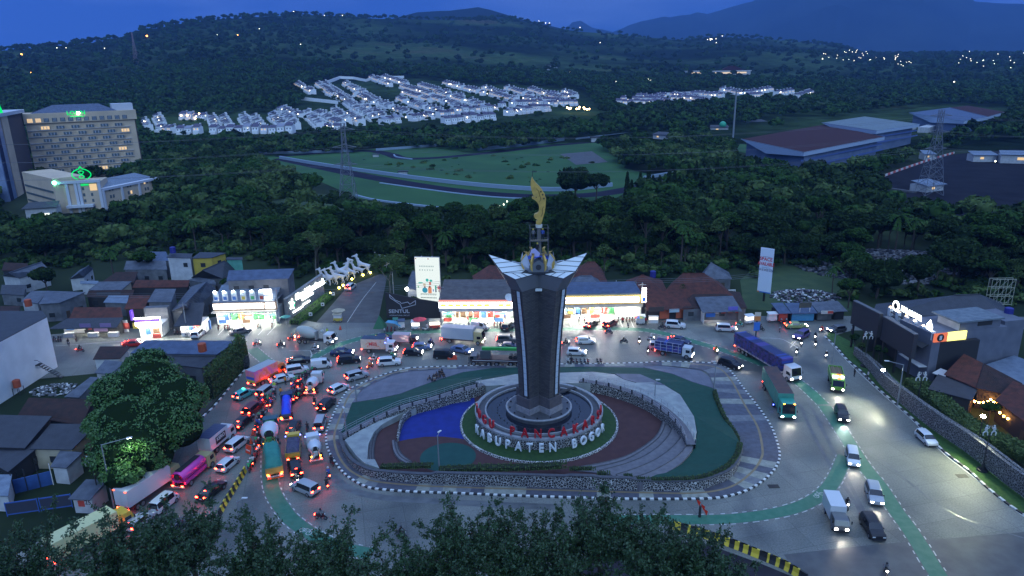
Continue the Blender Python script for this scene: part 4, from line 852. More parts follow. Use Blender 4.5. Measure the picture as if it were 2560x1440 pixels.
S.box('green_kiosk',W_*.82,W_*.97,.2,1.4,0,2.4,mat('green_kiosk',(.04,.30,.08),.6));S.box('banner',4.9,7.2,-.2,-.15,2.2,3.0,mat('pale_banner',(.35,.45,.5),.6));S.box('banner',.1,3.6,-.3,-.25,2.6,3.7,mat('dark_menu_banner',(.05,.04,.035),.6))
S=Bld('glass_counter','lit white glass food counter under a propped panel','counter',(1622,808),(1648,808));S.box('counter',0,2.1,0,.8,0,.8,frame_w);S.box('lit_case',.05,2.05,.05,.75,.8,1.5,glow('case_light',(1,.97,.85),1.6));S.box('top',-.05,2.15,-.05,.85,1.5,1.58,frame_w)
S=Bld('small_shop','small open fronted shop with a pale corrugated roof and red and blue goods','shop',(1758,809),(1847,806));W_=S.W
S.box('walls',0,.15,0,5,0,3,frame_w);S.box('side_wall',W_-.15,W_,0,5,0,3,plaster_g);S.box('back_wall',.15,W_-.15,4.8,5,0,3,wall_l);S.box('shop_floor',0,W_,0,5,.02,.1,cement_m)
for i in range(7):S.box('goods_stack',.3+i*1.2,1.2+i*1.2,3.6,4.6,.1,1.2+.9*(i%2),shelf_c[i%6])
for i in range(5):S.box('hanging_goods',1.0+i*1.6,1.9+i*1.6,.5,.7,2.1,2.6,shelf_c[(0,3,0,5,0)[i]])
S.box('ceiling_lamp',2,4,1.5,1.65,2.8,2.86,lamp_w);S.box('ceiling_lamp',5.5,7.5,1.5,1.65,2.8,2.86,lamp_w);S.box('banner',.5,2.6,-.02,.0,1.5,2.4,mat('blue_banner',(.03,.15,.5),.6));S.box('banner',W_*.66,W_*.93,-.3,-.25,3.0,3.9,mat('violet_banner',(.12,.12,.45),.6))
S.roof('roof',[(-.6,-.8,2.9),(W_+.3,-.8,2.9),(W_+.1,5.2,4.6),(-.6,5.2,4.6)],corr_m)
for i,(e,r,wm,rm,lab)in enumerate([([(1200,742,3.2),(1330,742,3.2),(1312,690,3.2),(1180,690,3.2)],[(1222,664,6.4),(1282,668,6.4)],plaster_w,tile_m,'tile hipped house behind the red and yellow shop'),([(1405,742,3.4),(1520,745,3.4),(1500,700,3.4),(1420,698,3.4)],[(1448,690,5.4),(1480,690,5.4)],plaster_g,corr_m,'grey roofed house just behind the striped shop'),([(1420,705,3.4),(1520,708,3.4),(1505,672,3.4),(1440,670,3.4)],[(1468,655,6.4),(1488,655,6.4)],plaster_w,tile_m,'tile hipped house showing beside the right wing of the monument'),([(1545,745,3.4),(1676,744,3.4),(1655,700,3.4),(1566,700,3.4)],[(1603,688,6.6),(1610,688,6.6)],cement_m,tile_m,'pyramid tiled house left of the big joglo roof'),([(1640,752,3.2),(1850,752,3.2),(1800,706,3.2),(1680,706,3.2)],[(1706,684,7.4),(1762,684,7.4)],cement_m,tile_m,'large joglo style tiled house behind the food stall'),([(1706,770,3.1),(1868,770,3.1),(1850,730,3.1),(1720,730,3.1)],[(1740,724,4.6),(1800,724,4.6)],cement_m,tile_d,'low dark tiled annexe in front of the joglo roof'),([(1750,700,3.0),(1830,697,3.0),(1822,680,3.0),(1755,682,3.0)],[(1776,657,6.3),(1780,657,6.3)],plaster_g,corr_m,'steep pointed grey roofed pavilion at the wood edge'),([(1018,722,3.2),(1046,724,3.2),(1046,695,3.2),(1022,695,3.2)],[(1030,678,5.4),(1040,678,5.4)],plaster_w,corr_m,'grey roofed house half hidden by the billboard')]):
 rb('house',lab,'house',e,r,wm,rm)
sp_=thing('mosque_dome','tiny white dome on the roofs behind the striped shop','dome',G(1540,722,5.2));b=MB();b.cyl((0,0,-1),(0,0,.3),.9);b.build('drum',frame_w,sp_);b=MB();b.ball((0,0,.6),.9,12,7);b.cyl((0,0,1.4),(0,0,2.1),.06,n=5);b.build('dome',frame_w,sp_)
for i,(x0,x1,y,c,rf,lab)in enumerate([(1944,1972,806,shelf_c[0],corr_b,'red shuttered roadside stall'),(1976,2038,806,mat('stall_blue',(.05,.22,.42),.6),corr_b,'blue tarpaulin fronted roadside stall'),(2041,2082,803,cement_m,corr_m,'roadside stall with a white and red banner'),(2084,2112,801,dark_wall,corr_m,'last dark stall before the black billboards')]):
 S=Bld('roadside_stall',lab,'stall',(x0,y),(x1,y-1),'stalls along the road at right');S.box('walls',.1,S.W-.1,.5,4,0,2.3,dark_wall);S.box('front',.3,S.W-.3,.3,.4,.2,1.9,c);S.roof('roof',[(-.1,-.6,2.3),(S.W+.1,-.6,2.3),(S.W+.1,4.2,3.2),(-.1,4.2,3.2)],rf)
 if i==2:S.box('banner',.5,S.W-.5,-.7,-.66,1.9,2.7,mat('white_banner',(.5,.48,.46),.6));S.box('banner_patch',2,3.2,-.74,-.71,2.0,2.6,shelf_c[0])
S=Bld('menu_board','framed board standing on the blue stall roof','board',(1994,806),(2024,805));S.box('board',0,S.W,0,.1,3.4,4.6,mat('menu_print',(.06,.06,.05),.6));S.box('leg',.2,.3,0,.1,2.4,3.4,frame_w);S.box('leg',S.W-.3,S.W-.2,0,.1,2.4,3.4,frame_w)
S=Bld('fence','white post fence at the wood edge beyond the joglo roof','fence',(1790,742),(1838,740));S.box('rail',0,S.W,0,.12,1.5,1.7,frame_w)
for i in range(14):S.box('post',i*S.W/13.5,i*S.W/13.5+.18,0,.12,0,1.5,frame_w)
S=Bld('sign_wall','tall slanting concrete wall carrying glowing white lettering','sign wall',(722,799),(812,742));W_=S.W
hL=S.uz(717,747)[1];hR=S.uz(806,685)[1]
b=MB();b.add([(0,0,0),(W_,0,0),(W_,0,hR),(0,0,hL),(0,.8,0),(W_,.8,0),(W_,.8,hR),(0,.8,hL)],[(0,1,2,3),(5,4,7,6),(3,2,6,7),(1,5,6,2),(4,0,3,7)]);b.build('wall',mat('board_formed_concrete',(.24,.24,.24),.8,col2=(.17,.17,.17),scale=.8),S.t)
gl=glow('white_glow_sign',(.86,1,.98),11);r=random.Random(4)
def script(z,u0,u1,h):
 u=u0
 while u<u1:
  w=h*r.uniform(.45,.8);bb=MB();up=r.random()<.3
  pts=[(u,-.12,z),(u+w*.25,-.12,z+h*(.9 if up else .6)),(u+w*.55,-.12,z+h*.55),(u+w*.7,-.12,z+.02),(u+w,-.12,z+h*.1)]
  bb.tube(pts,h*.11,5);bb.build('glowing_stroke',gl,S.t);u+=w*1.15
bb=MB();c0=1.9
for k in range(5):a=1.3*k;bb.tube([(c0,-.12,3.2),(c0+1.1*math.cos(a),-.12,3.2+1.3*math.sin(a))],.16,5)
bb.build('glowing_emblem',gl,S.t);bb=MB();bb.tube([(c0+.6,-.3,2.4),(c0+1.0,-.3,3.6)],.1);bb.build('green_emblem_leaf',glow('green_glow',(.05,.8,.4),1.5),S.t)
script(3.6,4.0,W_-.4,1.5);script(2.6,6.5,W_*.68,.8);S.box('light_line',2.0,W_*.36,-.25,-.1,1.0,1.25,gl);S.box('light_line',W_*.37,W_*.56,-.25,-.1,1.35,1.6,gl)
hp=[p[:2]for p in GP([(736,812),(775,783),(806,757),(826,741)])]
strip_plants('hedge',hp,.02,2.2,1.3,260,.13,bright_green,'clipped bright green hedge at the foot of the glowing sign wall','hedge',31)
for i,(x,y)in enumerate([(778,801),(808,776),(834,749)]):
 t=thing('small_sign',('square white board on a post at the lower end of the bright hedge','square white board on a post halfway up the side road','square white board on a post at the upper end of the bright hedge')[i],'sign',G(x,y),0,'small white boards beside the hedge');b=MB();b.cyl((0,0,0),(0,0,1.2),.05,n=5);b.build('post',frame_b,t);b=MB();b.box((0,0,1.55),(.8,.08,.8));b.build('board',frame_w,t);b=MB();b.box((0,-.05,1.55),(.4,.02,.35));b.build('symbol',frame_b,t)
BB=Bld('billboard','tall glowing white billboard with a cartoon crowd picture','billboard',(1043,768),(1106,770));a0,z0=BB.uz(1043,756);a1,z1=BB.uz(1100,643);W_=BB.uz(1104,758)[0]
bb_m=glow('billboard_light',(.90,1,.97),.95)
BB.box('panel',0,W_,-.05,.35,z0,z1,mat('billboard_frame',(.3,.3,.3),.5));f=BB.box('print',.08,W_-.08,-.09,-.055,z0+.08,z1-.08,bb_m)
def blob(u,z,w,h,col,nm='printed_shape',ell=True,B=BB,y=-.11,gl=.75):
 m=glow('print_%02d%02d%02d'%tuple(int(c*99)for c in col),col,gl);b=MB();n=14 if ell else 4
 P=[(u+w/2*math.cos(6.2832*i/n+(0 if ell else .785))*(1 if ell else 1.414),y,z+h/2*math.sin(6.2832*i/n+(0 if ell else .785))*(1 if ell else 1.414))for i in range(n)]
 b.add(P,[tuple(range(n))]);return b.build(nm,m,B.t)
Hh=z1-z0
for(u,z,w,h,c,e)in[(.36,.28,.22,.12,(.05,.4,.6),1),(.36,.345,.07,.05,(.35,.15,.12),1),(.56,.28,.14,.13,(.95,.35,.2),0),(.56,.355,.08,.05,(.3,.08,.06),1),(.47,.50,.12,.07,(.05,.6,.55),1),(.62,.49,.12,.05,(.05,.6,.55),1),(.80,.345,.06,.09,(.03,.5,.35),0),(.80,.275,.05,.07,(.05,.1,.2),0),(.93,.34,.12,.07,(.85,.2,.2),0),(.10,.35,.05,.05,(.2,.7,.4),1),(.20,.44,.2,.03,(.15,.7,.6),1),(.58,.43,.08,.07,(.8,.25,.2),0),(.70,.28,.04,.05,(.1,.3,.8),0),(.92,.27,.06,.05,(.6,.55,.55),1),(.35,.40,.1,.05,(.85,.7,.5),0),(.05,.965,.04,.02,(.5,.1,.1),0),(.55,.96,.04,.025,(.5,.1,.1),0)]:
 blob(W_*u,z0+Hh*z,W_*w,Hh*h,c,ell=bool(e))
for z,n_,h in((.80,9,.03),(.72,6,.03),(.20,12,.012),(.18,9,.012),(.115,11,.02)):
 for i in range(n_):blob(W_*(.2+(.6*i/n_ if z>.5 else .65*i/n_)),z0+Hh*z,W_*.045,Hh*h,(.55,.72,.72)if z>.5 else(.2,.3,.3),'small_print',False)
for u in(.5,W_*.5,W_-.5):BB.box('leg',u-.1,u+.1,.4,.6,0,z1-.5,frame_b)
for u in(W_*.3,W_*.72):BB.box('lamp_arm',u,u+.06,-1.2,0,z1+.2,z1+.26,frame_w)
S=Bld('circuit_wall','black wall with a white outline map of the race circuit','sign wall',(967,795),(1108,795));W_=S.W
zt0,zt1=S.uz(966,731)[1],S.uz(1046,748)[1];ut=S.uz(1046,748)[0]
b=MB();P=[(0,0,0),(W_,0,0),(W_,0,zt1-.9),(ut,0,zt1),(0,0,zt0)];b.add(P+[(x,.4,z)for x,y,z in P],[(0,1,2,3,4),(9,8,7,6,5),(4,3,8,9),(3,2,7,8),(1,6,7,2),(5,0,4,9)]);b.build('panel',dark_wall,S.t)
trk=[(322,345),(470,485),(580,525),(610,560),(765,525),(815,580),(950,490),(950,590),(620,680),(585,585),(340,425),(322,345)]
bb=MB();pt=[S.uz(940+x/9.6,700+y/9.6)for x,y in trk];bb.tube([(u,-.08,z)for u,z in pt],.085,5);bb.build('track_outline',mat('sign_grey',(.36,.37,.42),.6),S.t)
u,z=S.uz(978,782);sg=MATS['sign_grey'];S.text('SENTUL',u+1.9,z-.25,1.2,sg,bold=.03,sx=1.15);u2,z2=S.uz(978,787);S.text('INTERNATIONAL CIRCUIT',u+1.95,z-.85,.42,sg,sx=.95)
A_,B_=V(1903,614,168),V(1936,628,166.2)
S=Bld('billboard','tall plain white billboard reading SPACE AVAILABLE on one pole','billboard',(1896,752),(1927,758))
uL,zT=S.uz(1903,614);uR,zT2=S.uz(1936,628);uL2,zB=S.uz(1896,721);W_=(uR-uL+S.uz(1926,743)[0]-uL2)/2
zT=(zT+zT2)/2;zB=(zB+S.uz(1926,743)[1])/2
wb=mat('white_billboard_face',(.62,.70,.80),.5);S.box('panel',uL,uL+W_,0,.3,zB,zT,wb);cxs=uL+W_/2
S.text('SPACE',cxs-.1,zT-3.3,1.2,mat('red_print',(.55,.03,.05),.6),v=-.03,bold=.02,sx=.9);S.text('AVAILABLE',cxs,zT-4.5,1.2,MATS['red_print'],v=-.03,bold=.02,sx=.68);S.text('WA 8 6420 5758',cxs,zT-5.8,.9,mat('dark_print',(.06,.07,.14),.6),v=-.03,sx=.6)
for z in(zT-2.1,zT-4.8):S.box('line',cxs-1.0,cxs+1.1,-.03,-.005,z,z+.06,MATS['dark_print'])
S.box('blue_foot_band',uL,uL+W_,-.04,-.01,zB,zB+.25,MATS['blue_banner']);S.box('orange_patch',uL,uL+.5,-.06,-.045,zB,zB+.3,mat('orange_patch',(.6,.2,.05),.6));S.box('pole',cxs-.2,cxs+.2,.35,.75,0,zB+4,frame_b)
p=thing('direction_sign','blue and orange direction sign on a dark pole above the truck of blue crates','sign',G(1886,876));b=MB();b.cyl((0,0,0),(0,0,8.2),.13,n=7);b.build('pole',frame_b,p)
for i,(z,h,m)in enumerate(((5.2,1.8,MATS['blue_banner']),(6.9,.9,MATS['orange_patch']),(7.8,.8,mat('sign_cream',(.55,.5,.4),.6)))):
 b=MB();b.box((0,-.18,z),(1.2,.1,h));b.build('sign_panel',m,p)
 # vehicles
def paint(name,c,metal=.25):return mat('car_paint_'+name,c,.28,metal,spec=.6)
PAINT={k:paint(k,v)for k,v in dict(white=(.62,.64,.66),silver=(.38,.40,.43),black=(.012,.012,.016),grey=(.12,.125,.135),navy=(.02,.03,.09),red=(.45,.02,.02),turquoise=(.06,.42,.42),taxi=(.35,.40,.16),purple=(.10,.07,.22),maroon=(.13,.02,.025),green=(.16,.36,.05),teal=(.04,.30,.24),cream=(.55,.47,.24),pink=(.62,.06,.36),orange=(.6,.17,.03),yellow=(.62,.42,.06),dteal=(.02,.09,.12),dgreen=(.02,.16,.08),bluegrey=(.10,.15,.3),brown=(.1,.06,.045),pwhite=(.55,.42,.42)).items()}
cglass=mat('car_glass',(.012,.014,.018),.08,spec=.8);tyre_m=mat('tyre_rubber',(.015,.015,.016),.85);rim_m=mat('wheel_rim',(.3,.3,.32),.35,.7);trim_m=mat('black_trim',(.02,.02,.022),.6);plate_m=mat('number_plate',(.5,.5,.48),.5)
tail_on=glow('tail_lamp_lit',(1,.03,.012),70);tail_off=mat('tail_lamp',(.25,.01,.01),.3);head_on=glow('head_lamp_lit',(1,.95,.85),60);head_off=mat('head_lamp',(.6,.62,.64),.15);amber_on=glow('amber_lamp_lit',(1,.35,.03),14);blue_led=glow('blue_lamp',(.08,.12,1),25)
chassis_m=mat('truck_chassis',(.02,.02,.022),.7)
CARS={'mpv':(4.4,1.72,1.70,.98,[(-2.2,.55,0),(-2.17,.95,2),(-1.98,1.60,0),(-1.85,1.69,1),(-1.05,1.71,0),(-.97,1.71,1),(-.1,1.70,0),(-.02,1.70,1),(.75,1.63,2),(1.32,1.06,0),(1.9,.93,0),(2.13,.80,0),(2.2,.5,0)]),'suv':(4.5,1.80,1.72,1.02,[(-2.25,.6,0),(-2.2,1.0,2),(-1.95,1.58,0),(-1.8,1.68,1),(-.95,1.72,0),(-.86,1.72,1),(.0,1.71,0),(.08,1.71,1),(.6,1.65,2),(1.15,1.12,0),(1.95,1.02,0),(2.2,.85,0),(2.25,.5,0)]),'hatch':(3.9,1.68,1.52,.92,[(-1.95,.5,0),(-1.92,.90,2),(-1.68,1.40,0),(-1.5,1.49,1),(-.7,1.53,0),(-.62,1.53,1),(.05,1.52,0),(.12,1.51,1),(.5,1.45,2),(1.05,1.0,0),(1.6,.88,0),(1.9,.72,0),(1.95,.45,0)]),'sedan':(4.6,1.76,1.46,.92,[(-2.3,.55,0),(-2.25,.95,0),(-1.75,.99,2),(-1.15,1.36,0),(-1.0,1.42,1),(-.45,1.46,0),(-.37,1.46,1),(.35,1.44,0),(.42,1.43,1),(.55,1.40,2),(1.2,.97,0),(2.0,.84,0),(2.25,.7,0),(2.3,.45,0)]),'van':(4.1,1.68,1.90,1.05,[(-2.05,.5,0),(-2.03,1.0,2),(-1.93,1.80,0),(-1.85,1.89,1),(-1.0,1.91,0),(-.92,1.91,1),(.1,1.90,0),(.18,1.90,1),(1.1,1.80,2),(1.68,1.12,0),(1.95,.95,0),(2.05,.6,0)]),}
CARS['blindvan']=(4.1,1.68,1.90,1.05,[(x,t,(g if g!=1 or x>0 else 0))for x,t,g in CARS['van'][4]])
for _k,_v in list(CARS.items()):CARS[_k]=(*_v[:4],[(x,t,1 if g==0 and i+1<len(_v[4])and _v[4][i+1][0]-x<.1 and t>1.3 and _k!='blindvan' else g)for i,(x,t,g)in enumerate(_v[4])])
def wheel_mesh(r,w,nm='wheel'):
 b=MB();b.cyl((0,-w/2,0),(0,w/2,0),r,n=14);b.cyl((0,-w/2-.01,0),(0,w/2+.01,0),r*.62,n=10,m=1);b2=bpy.data.meshes.new(nm);b2 .from_pydata(b.v,[],b.f);b2 .materials.append(tyre_m);b2 .materials.append(rim_m);b2 .polygons.foreach_set('material_index',b.m);b2 .update();return b2
WH={r:wheel_mesh(r,.2 if r<.4 else .3)for r in(.31,.34,.48,.2,.27)}
BOX={}
def boxmesh(nm,d,m):
 k=(nm,d,m.name)
 if k not in BOX:
  b=MB();b.box((0,0,0),d);me=bpy.data.meshes.new(nm);me.from_pydata(b.v,[],b.f);me.materials.append(m);me.update();BOX[k]=me
 return BOX[k]
def put(nm,me,parent,loc,rz=0.):o=mesh_obj(nm,me,parent);o.location=loc;o.rotation_euler=(0,0,rz);return o
_CM={}
def car_meshes(kind):
 if kind in _CM:return _CM[kind]
 L,W_,H,belt,st=CARS[kind];hw=W_/2;rings=[]
 for x,top,g in st:
  e=abs(x)/(L/2);w=hw*(1-.10*max(0,(e-.8)/.2)**2);bz=min(belt,top-.04);lift=.22+.1*max(0,(e-.85)/.15)
  cab=top>belt+.2;re=(w*.80,top-.10)if cab else(w*.9,top-.02);tt=w*.66 if cab else w*.7
  half=[(w*.86,lift),(w,lift+.14 if top>.7 else lift+.05),(w*1.0,min(.72,top-.1)),(w*.975,bz),re,(tt,top-.005),(0,top+.015)]
  rings.append([(x,y,z)for y,z in half]+[(x,-y,z)for y,z in half[-2::-1]])
 n=len(rings[0]);body=MB();gl={'windscreen':MB(),'rear_window':MB(),'side_window':[MB(),MB()]}
 for i in range(len(rings)-1):
  g=st[i][2];rising=st[i+1][1]>st[i][1]
  for j in range(n-1):
   q=[rings[i][j],rings[i+1][j],rings[i+1][j+1],rings[i][j+1]]
   if g==1 and j==3:gl['side_window'][0].add(q,[(0,1,2,3)])
   elif g==1 and j==n-5:gl['side_window'][1].add(q,[(0,1,2,3)])
   elif g==2 and 4<=j<=n-6:gl['rear_window' if rising else 'windscreen'].add(q,[(0,1,2,3)])
   else:body.add(q,[(0,1,2,3)])
 for k,rg in((0,rings[0]),(1,rings[-1])):body.add(rg,[tuple(range(n))[::1 if k else-1]])
 for rg in(rings,):body.add([p for r in rg for p in(r[0],r[-1])],[(2*i,2*i+1,2*i+3,2*i+2)for i in range(len(rg)-1)])
 def mk(nm,b,m,sm=False):
  me=bpy.data.meshes.new(nm);me.from_pydata(b.v,[],b.f);me.materials.append(m);me.validate();me.update();return me
 _CM[kind]=(mk('body',body,PAINT['white']),[('windscreen',mk('windscreen',gl['windscreen'],cglass)),('rear_window',mk('rear_window',gl['rear_window'],cglass))]+[('side_window',mk('side_window',s,cglass))for s in gl['side_window']],L,W_,H)
 return _CM[kind]
def recolor(o,m,slot=0):
 o.material_slots[slot].link='OBJECT';o.material_slots[slot].material=m
def spot(parent,loc,target,power,col=(1,.9,.72),size=70,blend=.6,rad=.15):
 l=bpy.data.lights.new('head_beam','SPOT');l.energy=power;l.color=col;l.spot_size=R_(size);l.spot_blend=blend;l.shadow_soft_size=rad
 o=bpy.data.objects.new('head_beam',l);COL.objects.link(o);o.location=loc;o.rotation_mode='QUATERNION';o.rotation_quaternion=(Vector(target)-Vector(loc)).to_track_quat('-Z','Y');o.parent=parent;return o
def pose2(cx,cy,fx,fy,z):a,f=Vector(G(cx,cy,z)),Vector(G(fx,fy,z));return(a.x,a.y,0),math.atan2(f.y-a.y,f.x-a.x)
def car(kind,col,cx,cy,fx,fy,label,tail=False,head=False,beam=0,cat='car',roof=None,lift=0.,beamcol=(1,.9,.72)):
 me,gls,L,W_,H=car_meshes(kind);loc,rz=pose2(cx,cy,fx,fy,H*.5);loc=(loc[0],loc[1],lift)
 t=thing('parked_car' if 'parked' in label else kind.replace('mpv','people_carrier').replace('hatch','hatchback').replace('blind','panel_'),label,cat,loc,rz)
 o=mesh_obj('body',me,t);recolor(o,PAINT[col])
 for nm,m in gls:mesh_obj(nm,m,t)
 ax=L*.30
 for x in(-ax-.02,ax+.05):
  for y in(-1,1):put('wheel',WH[.31 if kind=='hatch' else .34],t,(x,y*(W_/2-.1),.32))
 zl=.86 if kind in('sedan','hatch')else .95
 for y in(-1,1):
  put('tail_light',boxmesh('tail_light',(.08,.34,.17),tail_on if tail else tail_off),t,(-L/2+.03,y*(W_/2-.26),zl));put('headlight',boxmesh('headlight',(.12,.34,.15),head_on if head else head_off),t,(L/2-.08,y*(W_/2-.3),.70))
 put('number_plate',boxmesh('number_plate',(.02,.45,.14),plate_m),t,(-L/2-.012,0,.62));put('bumper',boxmesh('bumper',(.14,W_*.8,.16),trim_m),t,(-L/2+.02,0,.36));put('bumper',boxmesh('bumper',(.14,W_*.8,.16),trim_m),t,(L/2-.03,0,.36))
 for y in(-1,1):put('mirror',boxmesh('mirror',(.12,.2,.14),trim_m),t,(.75 if kind!='van' else 1.3,y*(W_/2+.08),1.02))
 if roof:put('roof_lamp',boxmesh('roof_lamp',(.25,.5,.16),roof),t,(.1,0,H+.08))
 if tail:put('brake_light',boxmesh('brake_light',(.06,.3,.06),tail_on),t,(-L/2+(.35 if kind!='sedan' else 1.0),0,H*.93 if kind!='sedan' else 1.3))
 if beam:spot(t,(L/2+.1,0,.7),(L/2+7,0,-.6),beam,beamcol)
 return t
C_=car
for a in[('sedan','grey',601,826,624,821,'dark grey sedan parked in front of the poster shop'),('sedan','black',748,899,773,896,'black sedan waiting between the painted box truck and the white panel van',1),('mpv','white',742,922,769,917,'white people carrier with red lamps just behind the white panel van',1),('blindvan','white',803,908,829,905,'plain white panel van in the middle of the jam',0),('sedan','white',705,945,730,939,'white sedan squeezed beside the sunset painted truck',1),('sedan','navy',855,879,884,878,'dark navy sedan behind the black car with warm rear lamps',0,1),('suv','black',872,897,900,894,'black car with warm lamps right of the white panel van',1,1,30),('sedan','navy',958,843,985,842,'navy sedan half hidden behind the orange printed truck'),('hatch','bluegrey',1055,865,1076,864,'pale blue hatchback behind the black hatchback',1,1),('hatch','black',1033,879,1060,879,'black hatchback with bright wheels between two pale cars',1,1,40),('suv','white',973,902,1002,900,'white estate car at the top left bend of the island',1),('mpv','silver',892,936,921,928,'silver people carrier rounding the top left of the island',1),('hatch','white',846,969,867,959,'white hatchback next to the kerb left of the grey paving',1),('suv','black',816,1008,831,993,'black off-roader with red lamps and bright plate beside the kerb',1),('van','silver',800,1055,806,1037,'boxy silver van with a pale roof beside the island kerb',1),('hatch','turquoise',609,983,628,973,'turquoise taxi with a green roof lamp by the ivy wall',1),('mpv','silver',665,974,681,962,'silver people carrier behind the traffic police in the jam',1),('suv','maroon',632,1018,648,1005,'dark red car glowing in brake lights beside the motorcycle crowd',1),('sedan','black',607,1052,624,1038,'black car just below the dark red car',1),('suv','black',731,986,739,972,'black car touching the blue covered lorry',1),('suv','black',734,1066,741,1048,'black car in front of the yellow cabbed tarpaulin lorry',1),('mpv','white',593,1106,614,1090,'white people carrier right of the white truck with a black sign',1),('hatch','white',569,1157,587,1142,'white hatchback with a yellow lit bumper beside the pink tanker',1),('sedan','black',529,1223,554,1202,'black sedan by the yellow and black barriers',1),('suv','black',737,1167,731,1146,'black car right of the green tarpaulin lorry',1),('mpv','silver',762,1215,729,1201,'silver people carrier turning left below the jam',1,1),('van','white',410,1252,432,1234,'white van mostly hidden by the near branches',0),('sedan','grey',432,1318,452,1296,'dark car with two red lamps showing through the branches',1),('hatch','silver',350,1300,372,1283,'car with warm lit plate behind the near branches',1),('sedan','black',1478,808,1492,799,'dark sedan parked nearest the tower at the striped shop',1),('suv','maroon',1525,807,1538,799,'dark red lamped off-roader parked at the striped shop',1),('suv','white',1688,810,1715,812,'white off-roader with a black roof parked at the food stall',0),('mpv','white',1815,818,1844,819,'white people carrier passing the small corrugated shop',0,1,30),('hatch','white',1464,850,1491,849,'larger white car just right of the tower',1,1),('hatch','white',1441,878,1466,879,'smaller white hatchback nearest the parked motorcycles',0,1),('sedan','navy',1699,850,1730,857,'dark blue sedan behind the small blue crate lorry',1),('mpv','silver',1650,864,1675,866,'silver people carrier just left of the small blue crate lorry',0),('suv','black',1826,907,1851,915,'black car with white headlamps beside the top right kerb',0,1,300),('sedan','taxi',1990,812,2018,812,'yellow green car passing the blue roadside stall',1,1),('suv','purple',2004,835,1988,843,'purple car with headlamps turning in at the far right junction',0,1,220),('hatch','grey',2092,821,2075,823,'grey car with white headlamps at the foot of the black billboards',0,1,60),('suv','black',2105,1032,2114,1056,'black car with cold headlamps in the middle of the right road',0,1,700),('mpv','white',2132,1140,2138,1168,'white car ahead of the silver one on the right road',0,1,500),('suv','silver',2186,1231,2195,1258,'silver car between the white car and the black car',0,1,500),('suv','black',2181,1313,2202,1346,'black car with no lights beside the white box van',0),('hatch','white',2316,1093,2342,1116,'white hatchback parked against the kerb under the stone wall',0),('suv','grey',1268,846,1292,846,'dark car with a red lamp passing behind the left of the tower',1,1),('sedan','navy',1272,864,1295,864,'blue car showing above the crane jib',0),('suv','black',1270,813,1281,803,'black off-roader parked beside the tower at the red and yellow shop',0),('blindvan','white',1200,813,1229,817,'white panel van parked before the red and yellow shop',0),('van','black',1109,884,1136,884,'black boxy van behind the red barrier block',0,1,60),('sedan','bluegrey',1154,872,1181,877,'blue grey car with yellow lamps left of the crane',0,1,60),('suv','white',876,715,887,706,'white car climbing the side road by the horse statues',1,0,0),('suv','white',496,831,509,820,'white off-roader parked beside the left shops',0),('sedan','red',337,857,357,856,'bright red car passing the left stalls',1)]:
 k,col,cx,cy,fx,fy,lab=a[:7];r=list(a[7:])+[0]*3
 C_(k,col,cx,cy,fx,fy,lab,bool(r[0]),bool(r[1]),r[2]if len(a)>9 else 0,roof=glow('green_roof_lamp',(.05,.9,.5),8)if col=='turquoise' else None,beamcol=(.8,1,.95)if 'cold' in lab else(1,.6,.2)if 'yellow lamps' in lab else(1,.88,.68))
def truck(label,cx,cy,fx,fy,z,L,W_=2.2,cab='white',name='box_truck',cabL=1.9,cabH=2.35,wr=.48,axles=(-.28,),tail=True,head=False,beam=0,led=False,cat='truck'):
 loc,rz=pose2(cx,cy,fx,fy,z);t=thing(name,label,cat,loc,rz);x1=L/2;x0=x1-cabL;w=W_/2*.95
 b=MB();pr=[(x0,.55),(x1,.55),(x1+.05,1.3),(x1-.28,cabH-.1),(x1-.5,cabH),(x0,cabH)];n=len(pr)
 P=[(x,-w*(1 if z<1.4 else .93),z)for x,z in pr]+[(x,w*(1 if z<1.4 else .93),z)for x,z in pr];b.add(P,[tuple(range(n)),tuple(range(n,2*n))[::-1]]+[(i,n+i,n+(i+1)%n,(i+1)%n)for i in range(n)]);b.build('cab',PAINT[cab],t)
 b=MB();b.add([(x1+.075,-w*.86,1.36),(x1+.075,w*.86,1.36),(x1-.235,w*.82,cabH-.14),(x1-.235,-w*.82,cabH-.14)],[(0,1,2,3)]);b.build('windscreen',cglass,t)
 for y in(-1,1):put('side_window',boxmesh('side_window',(cabL*.42,.03,.6),cglass),t,(x1-cabL*.42,y*(w*.985),1.66));put('mirror',boxmesh('mirror',(.1,.12,.38),trim_m),t,(x1-.1,y*(w+.2),1.75));put('headlight',boxmesh('headlight',(.1,.32,.2),head_on if head else head_off),t,(x1+.03,y*(w-.28),.82));put('tail_light',boxmesh('tail_light',(.07,.32,.14),tail_on if tail else tail_off),t,(-L/2-.04,y*(w-.3),.8))
 b=MB()
 for y in(-.42,.42):b.box((0,y,.68),(L-.2,.16,.26))
 b.build('chassis',chassis_m,t);put('bumper',boxmesh('bumper',(.14,W_*.9,.3),trim_m),t,(x1+.02,0,.55));put('rear_bumper',boxmesh('rear_bumper',(.1,W_*.9,.14),plate_m if name!='semi_truck' else trim_m),t,(-L/2,0,.58))
 for x in(x1-1.0,)+tuple(a*L for a in axles):
  for y in(-1,1):put('wheel',WH[wr if wr in WH else .48],t,(x,y*(w-.12),wr))
 if beam:spot(t,(x1+.15,0,.8),(x1+8,0,-.6),beam)
 if led:
  for y in(-1,1):put('running_light',boxmesh('running_light',(.12,.12,.12),blue_led),t,(x0,y*(w+.08),cabH+.1))
 t['_x0']=x0;del t['_x0'];return t,x0
